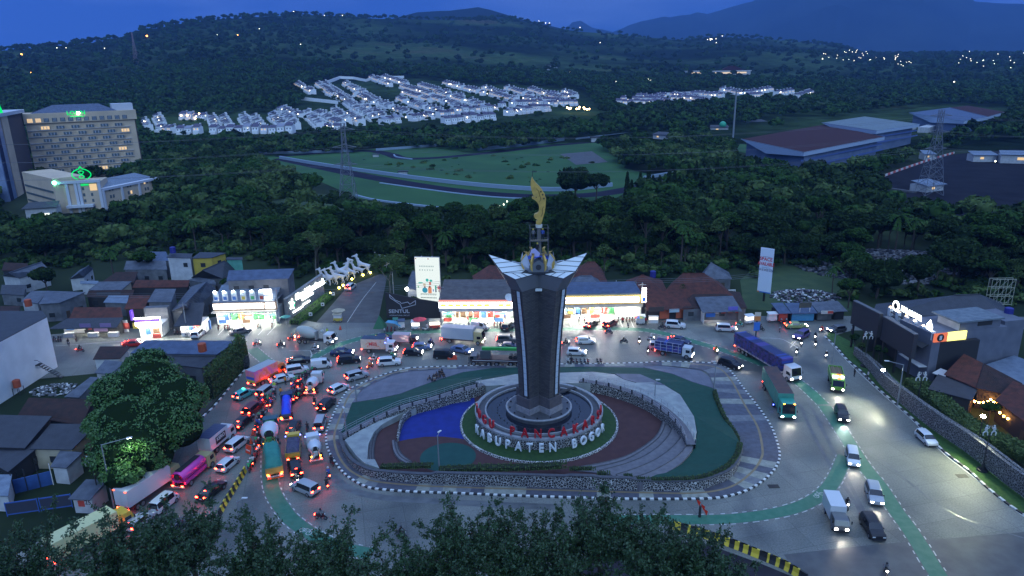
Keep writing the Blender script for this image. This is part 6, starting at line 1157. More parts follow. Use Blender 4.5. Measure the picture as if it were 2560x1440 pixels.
for x,y,s,l in[(1837,853,2,'person in a red vest, left of three at the tail of the crate lorry'),(1848,850,1,'person in white, middle of three at the tail of the crate lorry'),(1861,849,0,'person in black, right of three at the tail of the crate lorry'),(2135,942,0,'person in black walking near the right kerb'),(2169,948,1,'person in white with a dark bag on the right kerb'),(687,975,7,'traffic officer in a yellow vest amid the jam'),(714,962,3,'person in an orange vest and pale trousers amid the jam'),(703,990,3,'person in orange directing the motorcycles'),(819,838,7,'traffic officer in a yellow vest behind the white cement mixer'),(1556,810,2,'person in red walking before the striped shop'),(1400,914,1,'person in white, left of three by the tower kerb'),(1420,912,1,'person in pale blue white, middle of three by the tower kerb'),(1428,911,0,'person in black, right of three by the tower kerb'),(1251,823,0,'person standing left of the black off-roader'),(1281,826,5,'person standing at the foot of the tower edge near the off-roader'),(1215,829,1,'person at the nose of the white panel van'),(1170,808,2,'person at the door of the red and yellow shop'),(1236,802,4,'person in green before the red and yellow shop'),(1262,802,6,'person in blue before the red and yellow shop'),(1614,811,2,'person in red at the glass counter'),(1452,790,0,'person inside the striped shop window'),(612,809,0,'person at the poster shop door'),(2128,832,1,'person in white at the foot of the black billboards'),(1068,826,1,'person beside the white scooter')]:ppl(x,y,l,s)
for i,(x,y)in enumerate([(1076,949),(1083,945),(1086,951),(1080,953)]):ppl(x,y,'person sitting in the left cluster on the green turf',(0,0,1,0)[i],'people sitting on the turf, left cluster','sit',z=.55)
for x,y in[(1093,940),(1100,943),(1098,935),(1106,937),(1109,942),(1106,931),(1092,944)]:ppl(x,y,'person sitting in the right cluster on the green turf',0,'people sitting on the turf, right cluster','sit',z=.5)
for i,(u,v,zz,s,l)in enumerate([(-.9,-.9,4.6,5,'workman in grey with a yellow helmet, left on the scaffold'),(.5,-.9,4.6,6,'workman in blue with a yellow helmet, right on the scaffold'),(-.3,-.8,2.4,0,'workman in dark clothes low on the scaffold')]):
 o=person('stand',(CX+.2+u,CY+v,Z0+zt+zz-.05-(0 if zz>4 else 0)),1.5,l,None,s,0);recolor(kids(o)[0],mat('helmet_yellow',(.65,.5,.05),.4))
cone_m=mat('red_orange_plastic',(.6,.06,.02),.5,emis=(.6,.05,.02),estr=0.0)
def warn(x,y,lab,kind='cone',rz=0):
 a=G(x,y);t=thing('traffic_cone' if kind=='cone' else 'warning_board',lab,'traffic cone' if kind=='cone' else 'sign',a,rz);b=MB()
 if kind=='cone':b.cyl((0,0,.05),(0,0,.95),.28,.05,10);b.build('cone',cone_m,t);b=MB();b.box((0,0,.03),(.6,.6,.06));b.build('base',trim_m,t);b=MB();b.cyl((0,0,.5),(0,0,.66),.165,.12,10);b.build('band',frame_w,t)
 else:b.add([(-.6,0,.2),(.6,0,.2),(.6,.3,1.5),(-.6,.3,1.5),(-.6,.08,.2),(.6,.08,.2),(.6,.38,1.5),(-.6,.38,1.5)],[(0,1,2,3),(7,6,5,4),(0,4,5,1),(1,5,6,2),(2,6,7,3),(3,7,4,0)]);b.build('board',cone_m,t);b=MB();b.box((0,0.1,.7),(.9,.04,.2));b.build('white_bar',frame_w,t)
warn(851,824,'red traffic cone beyond the white cement mixer');warn(633,1087,'tall red cone left of the motorcycle file, upper one');warn(628,1109,'tall red cone left of the motorcycle file, lower one');warn(620,1137,'leaning red warning board beside the motorcycle file','board',-.6)
b=MB();b.box((0,0,.4),(1.9,.5,.8),taper=(.9,.6));o=b.build('plastic_barrier',cone_m);o.location=G(1131,898);tag(o,'red plastic barrier block in front of the black boxy van','barrier')
t=thing('flag_cluster','red flags on a dark post at the lower right kerb','flags',G(1749,1292));b=MB();b.cyl((0,0,0),(0,0,1.6),.2,.15,8);b.build('post',trim_m,t)
for i,(dx,dz)in enumerate(((-.5,2.6),(.1,1.9),(.5,1.2))):
 b=MB();b.add([(dx,0,dz),(dx+.55,.1,dz-.5),(dx+.45,.2,dz-1.2),(dx+.1,.1,dz-.5)],[(0,1,2,3)]);b.add([(dx,.03,dz),(dx+.55,.13,dz-.5),(dx+.45,.23,dz-1.2),(dx+.1,.13,dz-.5)],[(3,2,1,0)]);b.build('flag',mat('red_flag',(.6,.03,.015),.6),t)
 # low houses on the left
MK=dict(w=plaster_w,g=plaster_g,c=plaster_c,y=plaster_y,n=plaster_gr,k=cement_m,d=dark_wall,T=tile_m,D=tile_d,M=corr_m,B=corr_b,K=corr_d,L=corr_l)
for e,r,wm,rm,lab in[([(46,695,4.5),(124,674,4.5),(84,660,4.5),(4,690,4.5)],[(22,682,6.4),(104,655,6.4)],'w','M','white gabled house with a grey roof at the far left wood edge'),([(4,676,3.5),(76,676,3.5),(68,658,5),(10,656,5)],None,'d','D','brown roofed house behind the white gabled one'),([(174,697,3.5),(210,693,3.5),(234,672,3.5),(200,674,3.5)],[(196,683,5.2),(222,664,5.2)],'w','M','narrow pale gabled house under the palm'),([(345,652,5),(425,652,5),(415,629,6.5),(352,629,6.5)],None,'k','B','higher of two blue grey sheds left of the yellow block'),([(309,674,4),(418,674,4),(414,652,5.5),(316,652,5.5)],None,'k','M','lower of two blue grey sheds left of the yellow block'),([(416,643,9),(477,645,9),(482,634,9),(425,632,9)],None,'w','K','tall flat roofed block with a white upper and cream lower wall'),([(478,646,8.5),(530,644,8.5),(566,632,8.5),(500,630,8.5)],None,'y','K','tall flat roofed block with bright yellow walls'),([(564,649,7),(607,649,7),(606,643,7),(568,643,7)],None,'n','K','mint green block right of the yellow one'),([(478,694,4.2),(556,696,4.2),(594,668,4.2),(520,666,4.2)],[(506,676,6.8),(562,652,6.8)],'k','K','dark grey gabled house before the mint green block'),([(330,719,3.4),(470,717,3.4),(474,700,4.6),(340,700,4.6)],None,'d','T','long brown tile roof in the middle of the houses'),([(250,708,3.4),(335,706,3.4),(345,679,4.8),(290,680,4.8)],None,'d','D','dark brown roof behind the lit white shed'),([(222,724,3.8),(296,732,3.8),(330,703,5),(248,704,5)],None,'c','M','blue grey roof with an open cream gable'),([(200,709,3),(246,710,3),(246,702,3.2),(200,702,3.2)],None,'w','L','small brightly lit white shed'),([(96,760,4.6),(148,757,4.6),(214,730,5.2),(119,727,5.2)],None,'k','M','large weathered grey house with a bare side wall'),([(52,754,3.6),(94,759,3.6),(120,727,4.6),(78,727,4.6)],None,'w','M','pale house with a red tank beside the large grey house'),([(172,797,3.4),(308,797,3.4),(302,768,5),(186,768,5)],None,'d','T','brown tile roof right above the left stalls'),([(310,772,4.4),(362,770,4.4),(376,738,6.2),(326,738,6.2)],None,'d','T','small reddish tile roof left of the grey blue one'),([(368,755,5.6),(428,755,5.6),(440,722,7),(388,722,7)],None,'k','M','grey blue roof with a water stained wall'),([(428,778,4),(484,776,4),(542,724,4),(478,716,4)],[(458,765,6.8),(517,704,6.8)],'k','M','long grey gabled hall next to the poster shop'),([(0,735,3),(60,738,3),(66,712,4),(4,712,4)],None,'k','K','low dark shed at the left picture edge'),([(0,790,3),(42,792,3),(52,765,4),(0,765,4)],None,'d','D','brown shed above the white building'),([(258,756,3.4),(318,758,3.4),(322,738,3.6),(272,738,3.6)],None,'k','L','small shed with a pale blue roof by the red lamp'),([(215,742,3.2),(330,742,3.2),(336,724,4.4),(222,726,4.4)],None,'d','D','low brown roof between the grey houses'),([(470,700,3.6),(540,712,3.6),(536,700,4.4),(490,692,4.4)],None,'k','M','thin grey roof above the long gabled hall'),([(326,883,4.8),(542,886,4.8),(590,852,5.6),(362,850,5.6)],None,'g','B','long blue corrugated hall beside the ivy wall'),([(400,908,4),(506,920,4),(546,888,4.4),(404,886,4.4)],None,'g','K','dark lean-to roof in front of the long blue hall'),([(232,898,3.4),(300,896,3.4),(326,866,4),(250,866,4)],None,'w','D','brown roofed shed with a white corner post'),([(236,932,3.4),(276,936,3.4),(314,905,4),(262,900,4)],None,'w','M','small white shed with a grey roof left of the broad tree'),([(160,992,3),(198,994,3),(246,943,3.8),(226,942,3.8)],None,'k','M','narrow sagging grey roof by the rubble'),([(44,1038,3.4),(204,1062,3.4),(234,998,5),(72,994,5)],None,'d','D','large mottled tile roof left of the broad tree'),([(-40,1117,3.6),(62,1120,3.6),(130,1040,5.2),(-30,1036,5.2)],None,'d','K','large dark sheet roof at the left edge'),([(74,1122,3.4),(180,1124,3.4),(243,1060,4.4),(126,1059,4.4)],None,'c','K','grey sheet roof over the yard'),([(125,1167,2.8),(166,1170,2.8),(206,1131,3.2),(150,1126,3.2)],None,'w','M','rusty little roof in the yard'),([(-30,1238,2.6),(20,1240,2.6),(30,1186,3),(-30,1186,3)],None,'w','L','pale ribbed lean-to at the left edge of the yard'),([(-60,1135,3),(20,1180,3),(110,1105,3.4),(60,1085,3.4)],None,'d','K','dark lean-to roof below the large sheet roof')]:
 rb('house',lab,'house',e,r,MK[wm],MK[rm],group=None)
S=Bld('stall_row','row of lit stalls with posters under a dark lean-to roof at far left','stalls',(140,846),(304,843));W_=S.W;S.roof('roof',[(-.3,-1.2,2.7),(W_,-1.2,2.7),(W_-.5,3,3.6),(1.5,3,3.6)],corr_d);S.box('back_wall',0,W_,3.2,3.4,0,2.8,plaster_w)
for i,c in enumerate((1,3,0,3,5,0,2)):S.box('poster',.6+i*2.5,2.4+i*2.5,3.1,3.15,.8,2.2,shelf_c[c])
for i,x in enumerate((2.2,7.5,12)):S.box('tube_lamp',x,x+1.1,1,1.12,2.4,2.46,lamp_w);S.box('counter',x-.6,x+1.6,.2,1.0,0,1.0,frame_w)
for x in(6.6,11):S.box('awning_sign',x,x+2.4,-1.35,-1.3,2.9,3.8,mat('faded_violet_sign',(.2,.15,.3),.6))
S.box('pink_banner',9.5,W_-2,-1.3,-1.25,1.9,2.6,mat('pink_banner',(.45,.25,.32),.6))
S=Bld('small_shop','lit shop with a glowing violet framed name board and red counters','shop',(350,846),(410,843));W_=S.W;shop_inside(S,.2,W_-.2,2.9,4,2,21,bays=2,posters=False);S.box('name_board',-.2,W_,-.6,-.3,3.1,4.9,sign_w);S.box('board_band',-.2,W_,-.64,-.61,3.9,4.6,mat('violet_band',(.12,.05,.4),.5,emis=(.12,.05,.4),estr=1));S.box('red_counter',3,W_-.5,-.5,.0,0,1,shelf_c[0]);S.box('wall',0,W_,4.3,6,0,5.5,plaster_g);S.box('projecting_sign',-.7,-.3,-1.2,-.2,4.6,6.8,MATS['violet_band'])
S=Bld('small_shop','open fruit and snack shop with a drooping dark awning left of the poster shop','shop',(452,840),(512,838));W_=S.W;shop_inside(S,.2,W_-.2,2.9,4,2,22,bays=3,posters=False);S.roof('roof',[(-.5,-1.6,2.9),(W_+.2,-1.6,2.9),(W_-1,5,6),(.5,5,6)],corr_d);S.box('display',.5,W_*.45,-.5,.2,0,1.2,shelf_c[3]);S.box('display',W_*.5,W_-.4,-.5,.2,0,1.2,shelf_c[0])
wz=V(117,792,G(152,917)[1])[2];rb('white_building','large windowless white wall building at the left edge','building',[(-60,885,wz),(117,792,wz),(106,777,wz),(-120,777,wz)],None,mat('whitewashed_wall',(.68,.72,.74),.8,col2=(.58,.62,.64),scale=.3,detail=8),corr_d,inset=.01)
t=thing('water_tank','round orange water tank on a dark stand by the white wall','tank',G(48,985));b=MB();b.cyl((0,0,1.4),(0,0,2.7),.62,n=14);b.ball((0,0,2.7),.6,12,5,sc=(1,1,.35));b.build('tank',mat('orange_tank',(.36,.07,.03),.6),t)
for x in(-.6,.6):
 for y in(-.6,.6):b=MB();b.cyl((x,y,0),(x,y,1.4),.06,n=5);b.build('leg',trim_m,t)
for x,y,z,c,l in[(433,632,9.6,'blue','small blue tank on the white and cream block'),(507,878,5.8,'orange','orange tank on the long blue hall'),(2457,893,3.2,'blue','dark blue tank at the foot of the grey cafe wall'),(2520,790,9.4,'blue','dark blue tank on the grey cafe roof'),(1632,693,5,'blue','blue tank behind the pyramid tiled roof'),(72,765,4,'orange','small red tank on the pale left house')]:
 b=MB();b.cyl((0,0,0),(0,0,1.5),.75,n=12);b.ball((0,0,1.5),.74,12,5,sc=(1,1,.3));o=b.build('water_tank',MATS['orange_tank']if c=='orange' else mat('blue_tank',(.02,.025,.2),.6));o.location=G(x,y,z);tag(o,l,'tank')
t=thing('steel_stair','dark outside stair with a landing on the white wall','stair',G(128,945));b=MB()
for i in range(9):b.box((-1.6+i*.45,0,2.8-i*.33),(.5,1.0,.06))
b.build('treads',trim_m,t);b=MB();b.tube([(-3.2,-.5,3.9),(-1.6,-.5,3.9),(2.3,-.5,1.1)],.05,4);b.tube([(-3.2,-.5,2.9),(-1.6,-.5,2.9),(2.3,-.5,.1)],.07,4);b.build('handrail',trim_m,t);b=MB();b.box((-2.5,0,2.85),(1.8,1.2,.1));b.build('landing',trim_m,t)
def rubble(c,r,n,m,seed,h=1.0,s=.35):
 q=random.Random(seed);b=MB()
 for i in range(n):a=q.uniform(0,6.28);d=r*math.sqrt(q.random());b.box((c[0]+d*math.cos(a),c[1]+d*.7*math.sin(a),.1+h*(1-d/r)*q.random()),(s*q.uniform(.5,1.8),s*q.uniform(.4,1.2),s*q.uniform(.2,.7)),q.randrange(len(m)),rz=q.uniform(0,3))
 return b
tag(rubble(G(140,975),4.2,170,[1,2,3],1).build('rubble',[frame_w,cement_m,plaster_g]),'heap of pale rubble below the white building','rubble',kind='stuff')
tag(rubble(G(2012,742),8.5,500,[1,2,3,4],2,1.6,.45).build('rubbish',[mat('pinkish_waste',(.13,.10,.12),.9),frame_w,MATS['trousers'],cement_m]),'small heap of waste on the grass behind the roadside stalls','rubbish',kind='stuff')
tag(rubble(G(2230,664),27,2600,[1,2,3,4],3,4,.7).build('rubbish',[mat('grey_waste',(.10,.095,.10),.9),mat('pale_waste',(.2,.2,.22),.9),MATS['trousers'],cement_m]),'large mound of waste in the clearing at right','rubbish',kind='stuff')
bf=mat('blue_sheet',(.03,.09,.28),.6,col2=(.02,.06,.2),scale=.7)
S=Bld('sheet_fence','blue sheet metal fence across the yard','fence',(38,1236),(134,1212));S.box('sheet',0,S.W,0,.1,.1,2.2,bf)
for i in range(4):S.box('post',i*S.W/3-.05,i*S.W/3+.05,-.08,0,0,3.4,MATS['white_frame']if i==3 else trim_m)
S=Bld('gate','long blue framed mesh gate at the front of the yard','gate',(18,1292),(186,1268));
for a,c in((0,.48),(.5,.98)):S.box('frame',S.W*a,S.W*c,0,.08,1.9,2.05,mat('blue_frame',(.04,.10,.35),.5));S.box('frame',S.W*a,S.W*c,0,.08,.2,.35,MATS['blue_frame']);S.box('mesh_panel',S.W*a+.1,S.W*c-.1,.03,.05,.35,1.9,mat('gate_mesh',(.03,.035,.06),.7));S.box('frame',S.W*a,S.W*a+.1,-.01,.09,0,2.1,MATS['blue_frame']);S.box('frame',S.W*c-.1,S.W*c,-.01,.09,0,2.1,MATS['blue_frame'])
S=Bld('kiosk','small whitewashed kiosk with a ribbed roof and red paint at the road corner','kiosk',(190,1282),(236,1284));S.box('walls',0,S.W,0,3,0,2.3,plaster_w);S.roof('roof',[(-.3,-.5,2.4),(S.W+.2,-.5,2.4),(S.W+.2,3.3,3.0),(-.3,3.3,3.0)],corr_m);S.box('red_mark',.6,1.5,-.03,0,1.0,1.9,shelf_c[0]);S.text('25',S.W*.78,1.2,.9,trim_m,v=-.03)
strip_plants('ivy_wall',[p[:2]for p in GP([(614,903),(588,935),(560,968),(528,998)])],0,1.3,6.2,620,.2,leaf_green,'tall ivy covered wall along the bend of the left road','ivy',41)
strip_plants('ivy_column',[p[:2]for p in GP([(606,906),(600,913)])],0,1.2,6.8,620,.2,bright_green,'brighter ivy column at the road end of the ivy wall','ivy',42)
strip_plants('ivy_column',[p[:2]for p in GP([(556,962),(549,970)])],0,1.4,5.6,620,.2,bright_green,'brighter ivy column in the middle of the ivy wall','ivy',43)
strip_plants('hedge',[p[:2]for p in GP([(618,908),(617,925)])],0,.8,1.9,300,.16,mat('dark_white_leaf',(.05,.06,.06),.8),'dark shrub at the road end of the ivy wall','shrub',44)
# cafe and restaurant on the right
F1=Bld('cafe','grey and white two storey cafe with a glowing name sign and a yellow lightbox','cafe',(2205,882),(2312,955));W1=F1 .W
def Z(px,py):return F1 .uz(px,py)[1]
hp_=Z(2329,832)
F1 .box('white_front',0,W1,0,.4,3,hp_-1.3,MATS['whitewashed_wall']);F1 .box('side_body',.2,W1-.1,.4,9,0,hp_-1.6,dark_wall)
for i in range(6):F1 .box('parapet_pillar',i*(W1-.8)/5,i*(W1-.8)/5+.8,-.1,.5,hp_-1.3,hp_+.3,MATS['whitewashed_wall'])
F1 .box('parapet_rail',0,W1,.0,.3,hp_-.5,hp_-.35,frame_b);F1 .box('parapet_base',0,W1,-.05,.4,hp_-1.75,hp_-1.3,MATS['whitewashed_wall'])
for i in range(5):F1 .box('parapet_lamp',i*(W1-.8)/5+.2,i*(W1-.8)/5+.45,.05,.3,hp_+.3,hp_+.5,glow('warm_bulb',(1,.62,.25),30))
F1 .box('window',W1*.72,W1*.93,-.06,.02,3.6,hp_-3.0,glow('cafe_window',(.75,.85,.75),.35))
for i in range(6):F1 .box('glazing_bar',W1*(.72+.042*i)-.05,W1*(.72+.042*i)+.05,-.1,-.06,3.6,hp_-3.0,frame_b)
for z in(4.6,5.6):F1 .box('glazing_bar',W1*.72,W1*.93,-.1,-.07,z,z+.08,frame_b)
F1 .roof('window_canopy',[(W1*.66,-1.3,hp_-2.9),(W1*.97,-1.3,hp_-2.9),(W1*.97,0,hp_-2.1),(W1*.66,0,hp_-2.1)],frame_b);F1 .box('ledge',W1*.55,W1,-1.6,0,2.9,3.05,plaster_w)
F1 .text('BEAR & BOWER',W1*.52,hp_+.7,1.45,glow('cafe_sign',(.85,.95,1),7),v=-.1,bold=.03,sx=.62,part='glowing_lettering')
b=MB();b.cyl((W1*.17,-.15,hp_+1.3),(W1*.17,0,hp_+1.3),1.0,n=20);b.build('round_sign',MATS['cafe_sign'],F1 .t);b=MB();b.cyl((W1*.17,-.2,hp_+1.3),(W1*.17,-.16,hp_+1.3),.62,n=20);b.build('round_sign_face',frame_b,F1 .t);b=MB();b.add([(W1*.87,-.15,hp_+.3),(W1*.87+1.7,-.15,hp_+.3),(W1*.87+1.7,-.15,hp_+1.2),(W1*.87+.85,-.15,hp_+2.3),(W1*.87,-.15,hp_+1.2)],[(0,1,2,3,4)]);b.build('house_sign',MATS['cafe_sign'],F1 .t)
F2=Bld('cafe_wing','grey rendered cafe wing with a shaded terrace and stair tower','building',(2313,956),(2545,928));W2=F2 .W;h2=F2 .uz(2345,830)[1];gp=mat('blue_grey_render',(.13,.14,.18),.85,col2=(.10,.11,.145),scale=.5)
F2 .box('walls',0,W2*.78,0,8,0,h2-.3,gp);F2 .box('rear_walls',W2*.78,W2,.6,7,0,h2+.4,gp);u0,zz0=F2 .uz(2388,800,1.5);u1,_=F2 .uz(2490,779,1.5)
F2 .box('stair_tower',u0,u1,.15,5.4,h2-.3,zz0,gp);F2 .box('white_side',u0-.12,u0-.01,.3,5.2,h2-.3,zz0-.2,plaster_w);F2 .box('slab_roof',u0-1.0,u1+.3,-.3,5.9,zz0,zz0+.3,mat('mossy_slab',(.16,.19,.22),.8,col2=(.10,.13,.16),scale=1));F2 .box('opening',u0+(u1-u0)*.42,u0+(u1-u0)*.78,.09,.14,h2+.3,h2+1.6,dark_wall)
lb0,lz0=F2 .uz(2330,854);lb1,lz1=F2 .uz(2412,835)
F2 .box('lightbox_red',.1,lb1*.42,-.3,-.05,lz0-.1,lz0+1.5,glow('salmon_lightbox',(.9,.22,.12),.9));F2 .box('lightbox_yellow',lb1*.42,lb1+.1,-.3,-.05,lz0-.1,lz0+1.5,glow('bright_yellow_box',(1,.95,.25),2.2));b=MB();b.cyl((lb1*.2,-.36,lz0+.7),(lb1*.2,-.31,lz0+.7),.72,n=18);b.build('round_emblem',frame_b,F2 .t);F2 .box('emblem_mark',lb1*.2-.25,lb1*.2+.25,-.40,-.37,lz0+.3,lz0+1.1,frame_w)
wu,wz_=F2 .uz(2360,900);F2 .box('window',wu,wu+2.2,-.05,.01,wz_-.2,wz_+2.8,MATS['cafe_window'])
for i in range(5):F2 .box('glazing_bar',wu+i*.55-.04,wu+i*.55+.04,-.09,-.05,wz_-.2,wz_+2.8,frame_b)
rb('hall','dark hipped roof with white streaks behind the cafe','building',[(2176,796,7),(2530,796,7),(2505,756,7),(2190,760,7)],[(2385,738,9.6),(2450,736,9.6)],dark_wall,corr_d)
for a,c,z0,z1,lab in[((2118,866),(2182,905),(2111,800),(2114,743),'upper left black blank billboard on the cafe corner'),((2192,906),(2266,958),(2260,887),(2271,829),'lower right black blank billboard beside the cafe windows')]:
 S=Bld('blank_billboard',lab,'billboard',a,c);za=S.uz(*z0)[1];zb_=S.uz(*z1)[1];S.box('panel',0,S.W,0,.8,za,zb_,mat('black_sheet',(.03,.03,.036),.75));S.box('trim',0,S.W,-.02,.8,zb_,zb_+.15,plaster_g)
 for u in(.6,S.W/2,S.W-.6):S.box('post',u-.15,u+.15,.25,.55,0,za,frame_b)
t=thing('steel_lattice','empty pale steel sign frame on the roof at the right','frame',G(2495,762,7));b=MB()
for x in(-2.4,-.8,.8,2.4):
 for y in(-.5,.5):b.cyl((x,y,0),(x,y,5.6),.07,n=4)
for z in(.2,2.0,3.8,5.6):
 for y in(-.5,.5):b.cyl((-2.4,y,z),(2.4,y,z),.06,n=4)
 for i in range(3):b.cyl((-2.4+1.6*i,-.5,z),(-.8+1.6*i,-.5,min(5.6,z+1.8)),.04,n=4)
b.build('lattice',mat('pale_yellow_steel',(.32,.32,.24),.6),t)
for e,r,wm,rm,lab in[([(2360,935,3.6),(2440,968,3.6),(2458,908,5.6),(2410,884,5.6)],None,'d','T','steep brown restaurant roof next to the cafe'),([(2440,970,3.6),(2530,990,3.6),(2556,958,4.2),(2460,908,5.5)],None,'d','D','second brown restaurant roof beyond the steep one'),([(2488,1000,3.6),(2590,1075,3.6),(2620,985,5),(2533,952,5)],None,'d','T','reddish restaurant roof at the right edge'),([(2320,972,3.1),(2430,1000,3.1),(2445,972,3.3),(2345,935,3.3)],None,'d','K','dark flat terrace roof over the restaurant'),([(2462,912,3.4),(2560,962,3.4),(2640,930,3.4),(2536,888,3.4)],None,'w','L','pale flat sheet roof at the right edge')]:
 rb('restaurant',lab,'building',e,r,MK[wm],MK[rm])
for i,(a,c)in enumerate([(((2336,962)),((2372,976))),((2455,976),(2490,982))]):
 S=Bld('awning',('small white awning above the hedge','white awning between the two brown roofs')[i],'awning',a,c);S.roof('sheet',[(0,-1.2,2.6),(S.W,-1.2,2.6),(S.W,1,3.0),(0,1,3.0)],frame_w)
bulb=glow('string_bulb',(1,.42,.08),110)
for k,(p0,p1,n,lab)in enumerate([((2385,992),(2470,1002),8,'upper string of warm bulbs under the terrace roof'),((2470,988),(2565,1052),11,'long string of warm bulbs down the reddish roof edge'),((2500,1030),(2565,1060),6,'lower string of warm bulbs over the tables')]):
 a,c=Vector(G(*p0,2.6)),Vector(G(*p1,2.6));t=thing('string_lights',lab,'string lights',a);b=MB();pts=[(c-a)*(i/n)+Vector((0,0,-.35*math.sin(math.pi*((i%4)/4))))for i in range(n+1)];b.tube(pts,.02,3);b.build('wire',trim_m,t)
 for p in pts:put('bulb',boxmesh('bulb',(.2,.2,.2),bulb),t,p-Vector((0,0,.12)))
strip_plants('hedge',[p[:2]for p in GP([(2285,958),(2320,985),(2362,1022),(2410,1062),(2460,1092),(2520,1118),(2600,1160)],1.8)],1.6,3.2,1.5,900,.22,leaf_green,'broad dark hedge between the stone wall and the restaurant','hedge',51)
P=[p[:2]for p in GP([(2160,893),(2198,930),(2235,975),(2298,1030),(2362,1080),(2456,1144),(2560,1226),(2680,1310)])]
b=MB();b.wall(smooth_path(P,1),.0,[1.0+min(1.6,.05*i)for i in range(len(smooth_path(P,1)))],0,.5);tag(b.build('stone_wall',stone_mat('dark_rubble_stone',(.22,.22,.22),(.03,.03,.033),3.0,.07)),'long dark rubble wall climbing along the right road','wall')
b=MB();q=offset(smooth_path(P,1),-1.9);b.wall(q,.6,[2.2+min(1.3,.05*i)for i in range(len(q))],0,.5);tag(b.build('stone_wall',MATS['dark_rubble_stone']),'upper tier of the rubble wall below the hedge','wall')
pole_m=mat('galvanised_pole',(.26,.28,.30),.5,.3);fig_m=mat('white_figure',(.5,.52,.52),.6)
def figure_lamp(x,y,lab,h=5.6):
 t=thing('ornamental_post',lab,'post',G(x,y));b=MB();b.cyl((0,0,0),(0,0,.35),.75,.7,8);b.cyl((0,0,.35),(0,0,1.3),.3,.16,8);b.build('base',frame_b,t);b=MB();b.cyl((0,0,1.3),(0,0,h),.09,.06,6);b.build('pole',frame_b,t)
 for s in(-1,1):
  b=MB();X=s*.55;b.tube([(X,0,h+.7),(X,0,h+1.25)],[.13,.17],6);b.ball((X-s*.04,0,h+1.48),.14,7,5);b.tube([(X,0,h+.72),(X+s*.35,0,h+.45),(X+s*.3,0,h+.0)],[.1,.08,.06],5);b.tube([(X,0,h+.72),(X-s*.25,0,h+.5),(X-s*.3,0,h+.05)],[.1,.08,.06],5);b.tube([(X,0,h+1.2),(X-s*.3,0,h+1.1),(X-s*.42,0,h+1.5)],[.07,.05,.04],5);b.tube([(X,0,h+1.2),(X+s*.25,0,h+.95)],[.07,.05],5);b.build('runner_figure',fig_m,t)
 b=MB();b.cyl((-.9,0,h),(.9,0,h),.04,n=4);b.build('crossarm',frame_b,t)
for x,y,l in[(251,1258,'black post with two white runner figures beside the kiosk'),(2160,917,'black post with two white figures below the black billboards'),(2290,1030,'black post with two white figures on the right verge'),(2455,1178,'black post with white figures nearest the lower right corner')]:figure_lamp(x,y,l)
def lamp_post(x,y,h,arm,az,lab,on=0,col=(1,.97,.88)):
 t=thing('street_lamp',lab,'street lamp',G(x,y));b=MB();b.cyl((0,0,0),(0,0,h),.13,.07,7);b.build('pole',pole_m,t);dx,dy=arm*math.cos(az),arm*math.sin(az);b=MB();b.tube([(0,0,h-.05),(dx,dy,h+.5)],.05,5);b.build('arm',pole_m,t);b=MB();b.box((dx,dy,h+.48),(.7,.25,.1),rz=az);b.build('lamp_head',frame_w,t);put('lamp_lens',boxmesh('lamp_lens',(.5,.18,.03),glow('street_lens',(.85,1,.85),40)if on else frame_w),t,(dx,dy,h+.41),az)
 if on:
  l=spot(t,(dx,dy,h+.35),(dx*1.3,dy*1.3,0),on,col,150,.8,.25);l.name='lamp_light'
 return t
lamp_post(286,1270,9.5,3.4,.25,'tall grey lamp post leaning over the broad tree',900,(.75,1,.62))
lamp_post(2243,1015,7.5,2.6,2.9,'grey mast with a lattice arm and round sign on the right verge');lamp_post(2080,908,6.5,1.6,2.6,'slim lamp post by the far right junction')
lamp_post(892,1007,4.8,.5,0,'slim white post on the grey paved lens');lamp_post(868,1104,5.2,.5,2,'slim white post at the pale left corner');lamp_post(1098,1170,5.2,.5,1,'slim post in the round green patch');lamp_post(1307,934,5.0,.5,0,'slim post just left of the tower');lamp_post(1636,1012,4.2,.4,0,'lantern post on the right ramp');lamp_post(1785,972,4.8,.4,3,'slim post at the right turf corner');lamp_post(603,1322,4,1,0,'short post with a blue sign by the barriers')
t=thing('floodlight','white floodlight glaring out of the hedge above the stone wall','floodlight',G(2448,1092,3.4));b=MB();b.cyl((0,0,0),(0,0,3.2),.07,n=5);b.build('pole',frame_b,t);put('lamp',boxmesh('lamp',(.4,.4,.3),glow('flood_lens',(.9,1,.95),130)),t,(0,0,3.3));spot(t,(-.4,-.2,3.3),(-17,-8,-6),9000,(.95,1,.62),120,.9,.3)
t=thing('floodlight','small warm bright lamp at the corner of the black billboards','floodlight',G(2208,925,5.5));b=MB();b.box((0,0,0),(.4,.3,.3));b.build('lamp',glow('flood_lens',(1,1,1),1),t);spot(t,(-.3,-.2,0),(-14,-6,-6),6500,(.95,1,.70),120,.9,.3)
yel=mat('barrier_yellow',(.62,.46,.04),.55);blk=mat('barrier_black',(.02,.02,.02),.6)
def barriers(P,n,lab,grp,s=1.0):
 pts=smooth_path([p[:2]for p in GP(P)],.1);L=len(pts)
 for i in range(n):
  k=int((i+.5)/n*(L-1));a=pts[max(0,k-4)];c=pts[min(L-1,k+4)];t=thing('road_barrier',lab,'barrier',(*pts[k],0),math.atan2(c[1]-a[1],c[0]-a[0]),grp)
  for j,m in((-1,yel),(1,blk)):b=MB();pr=[(-.3*s,0),(.3*s,0),(.12*s,.35*s),(.09*s,.85*s),(-.09*s,.85*s),(-.12*s,.35*s)];X0,X1=(-.78*s,-.02)if j<0 else(0,.78*s);b.add([(X0,y,z)for y,z in pr]+[(X1,y,z)for y,z in pr],[(0,1,2,3,4,5)[::-1],(6,7,8,9,10,11)]+[(q,(q+1)%6,6+(q+1)%6,6+q)for q in range(6)]);b.build('yellow_half' if j<0 else 'black_half',m,t)
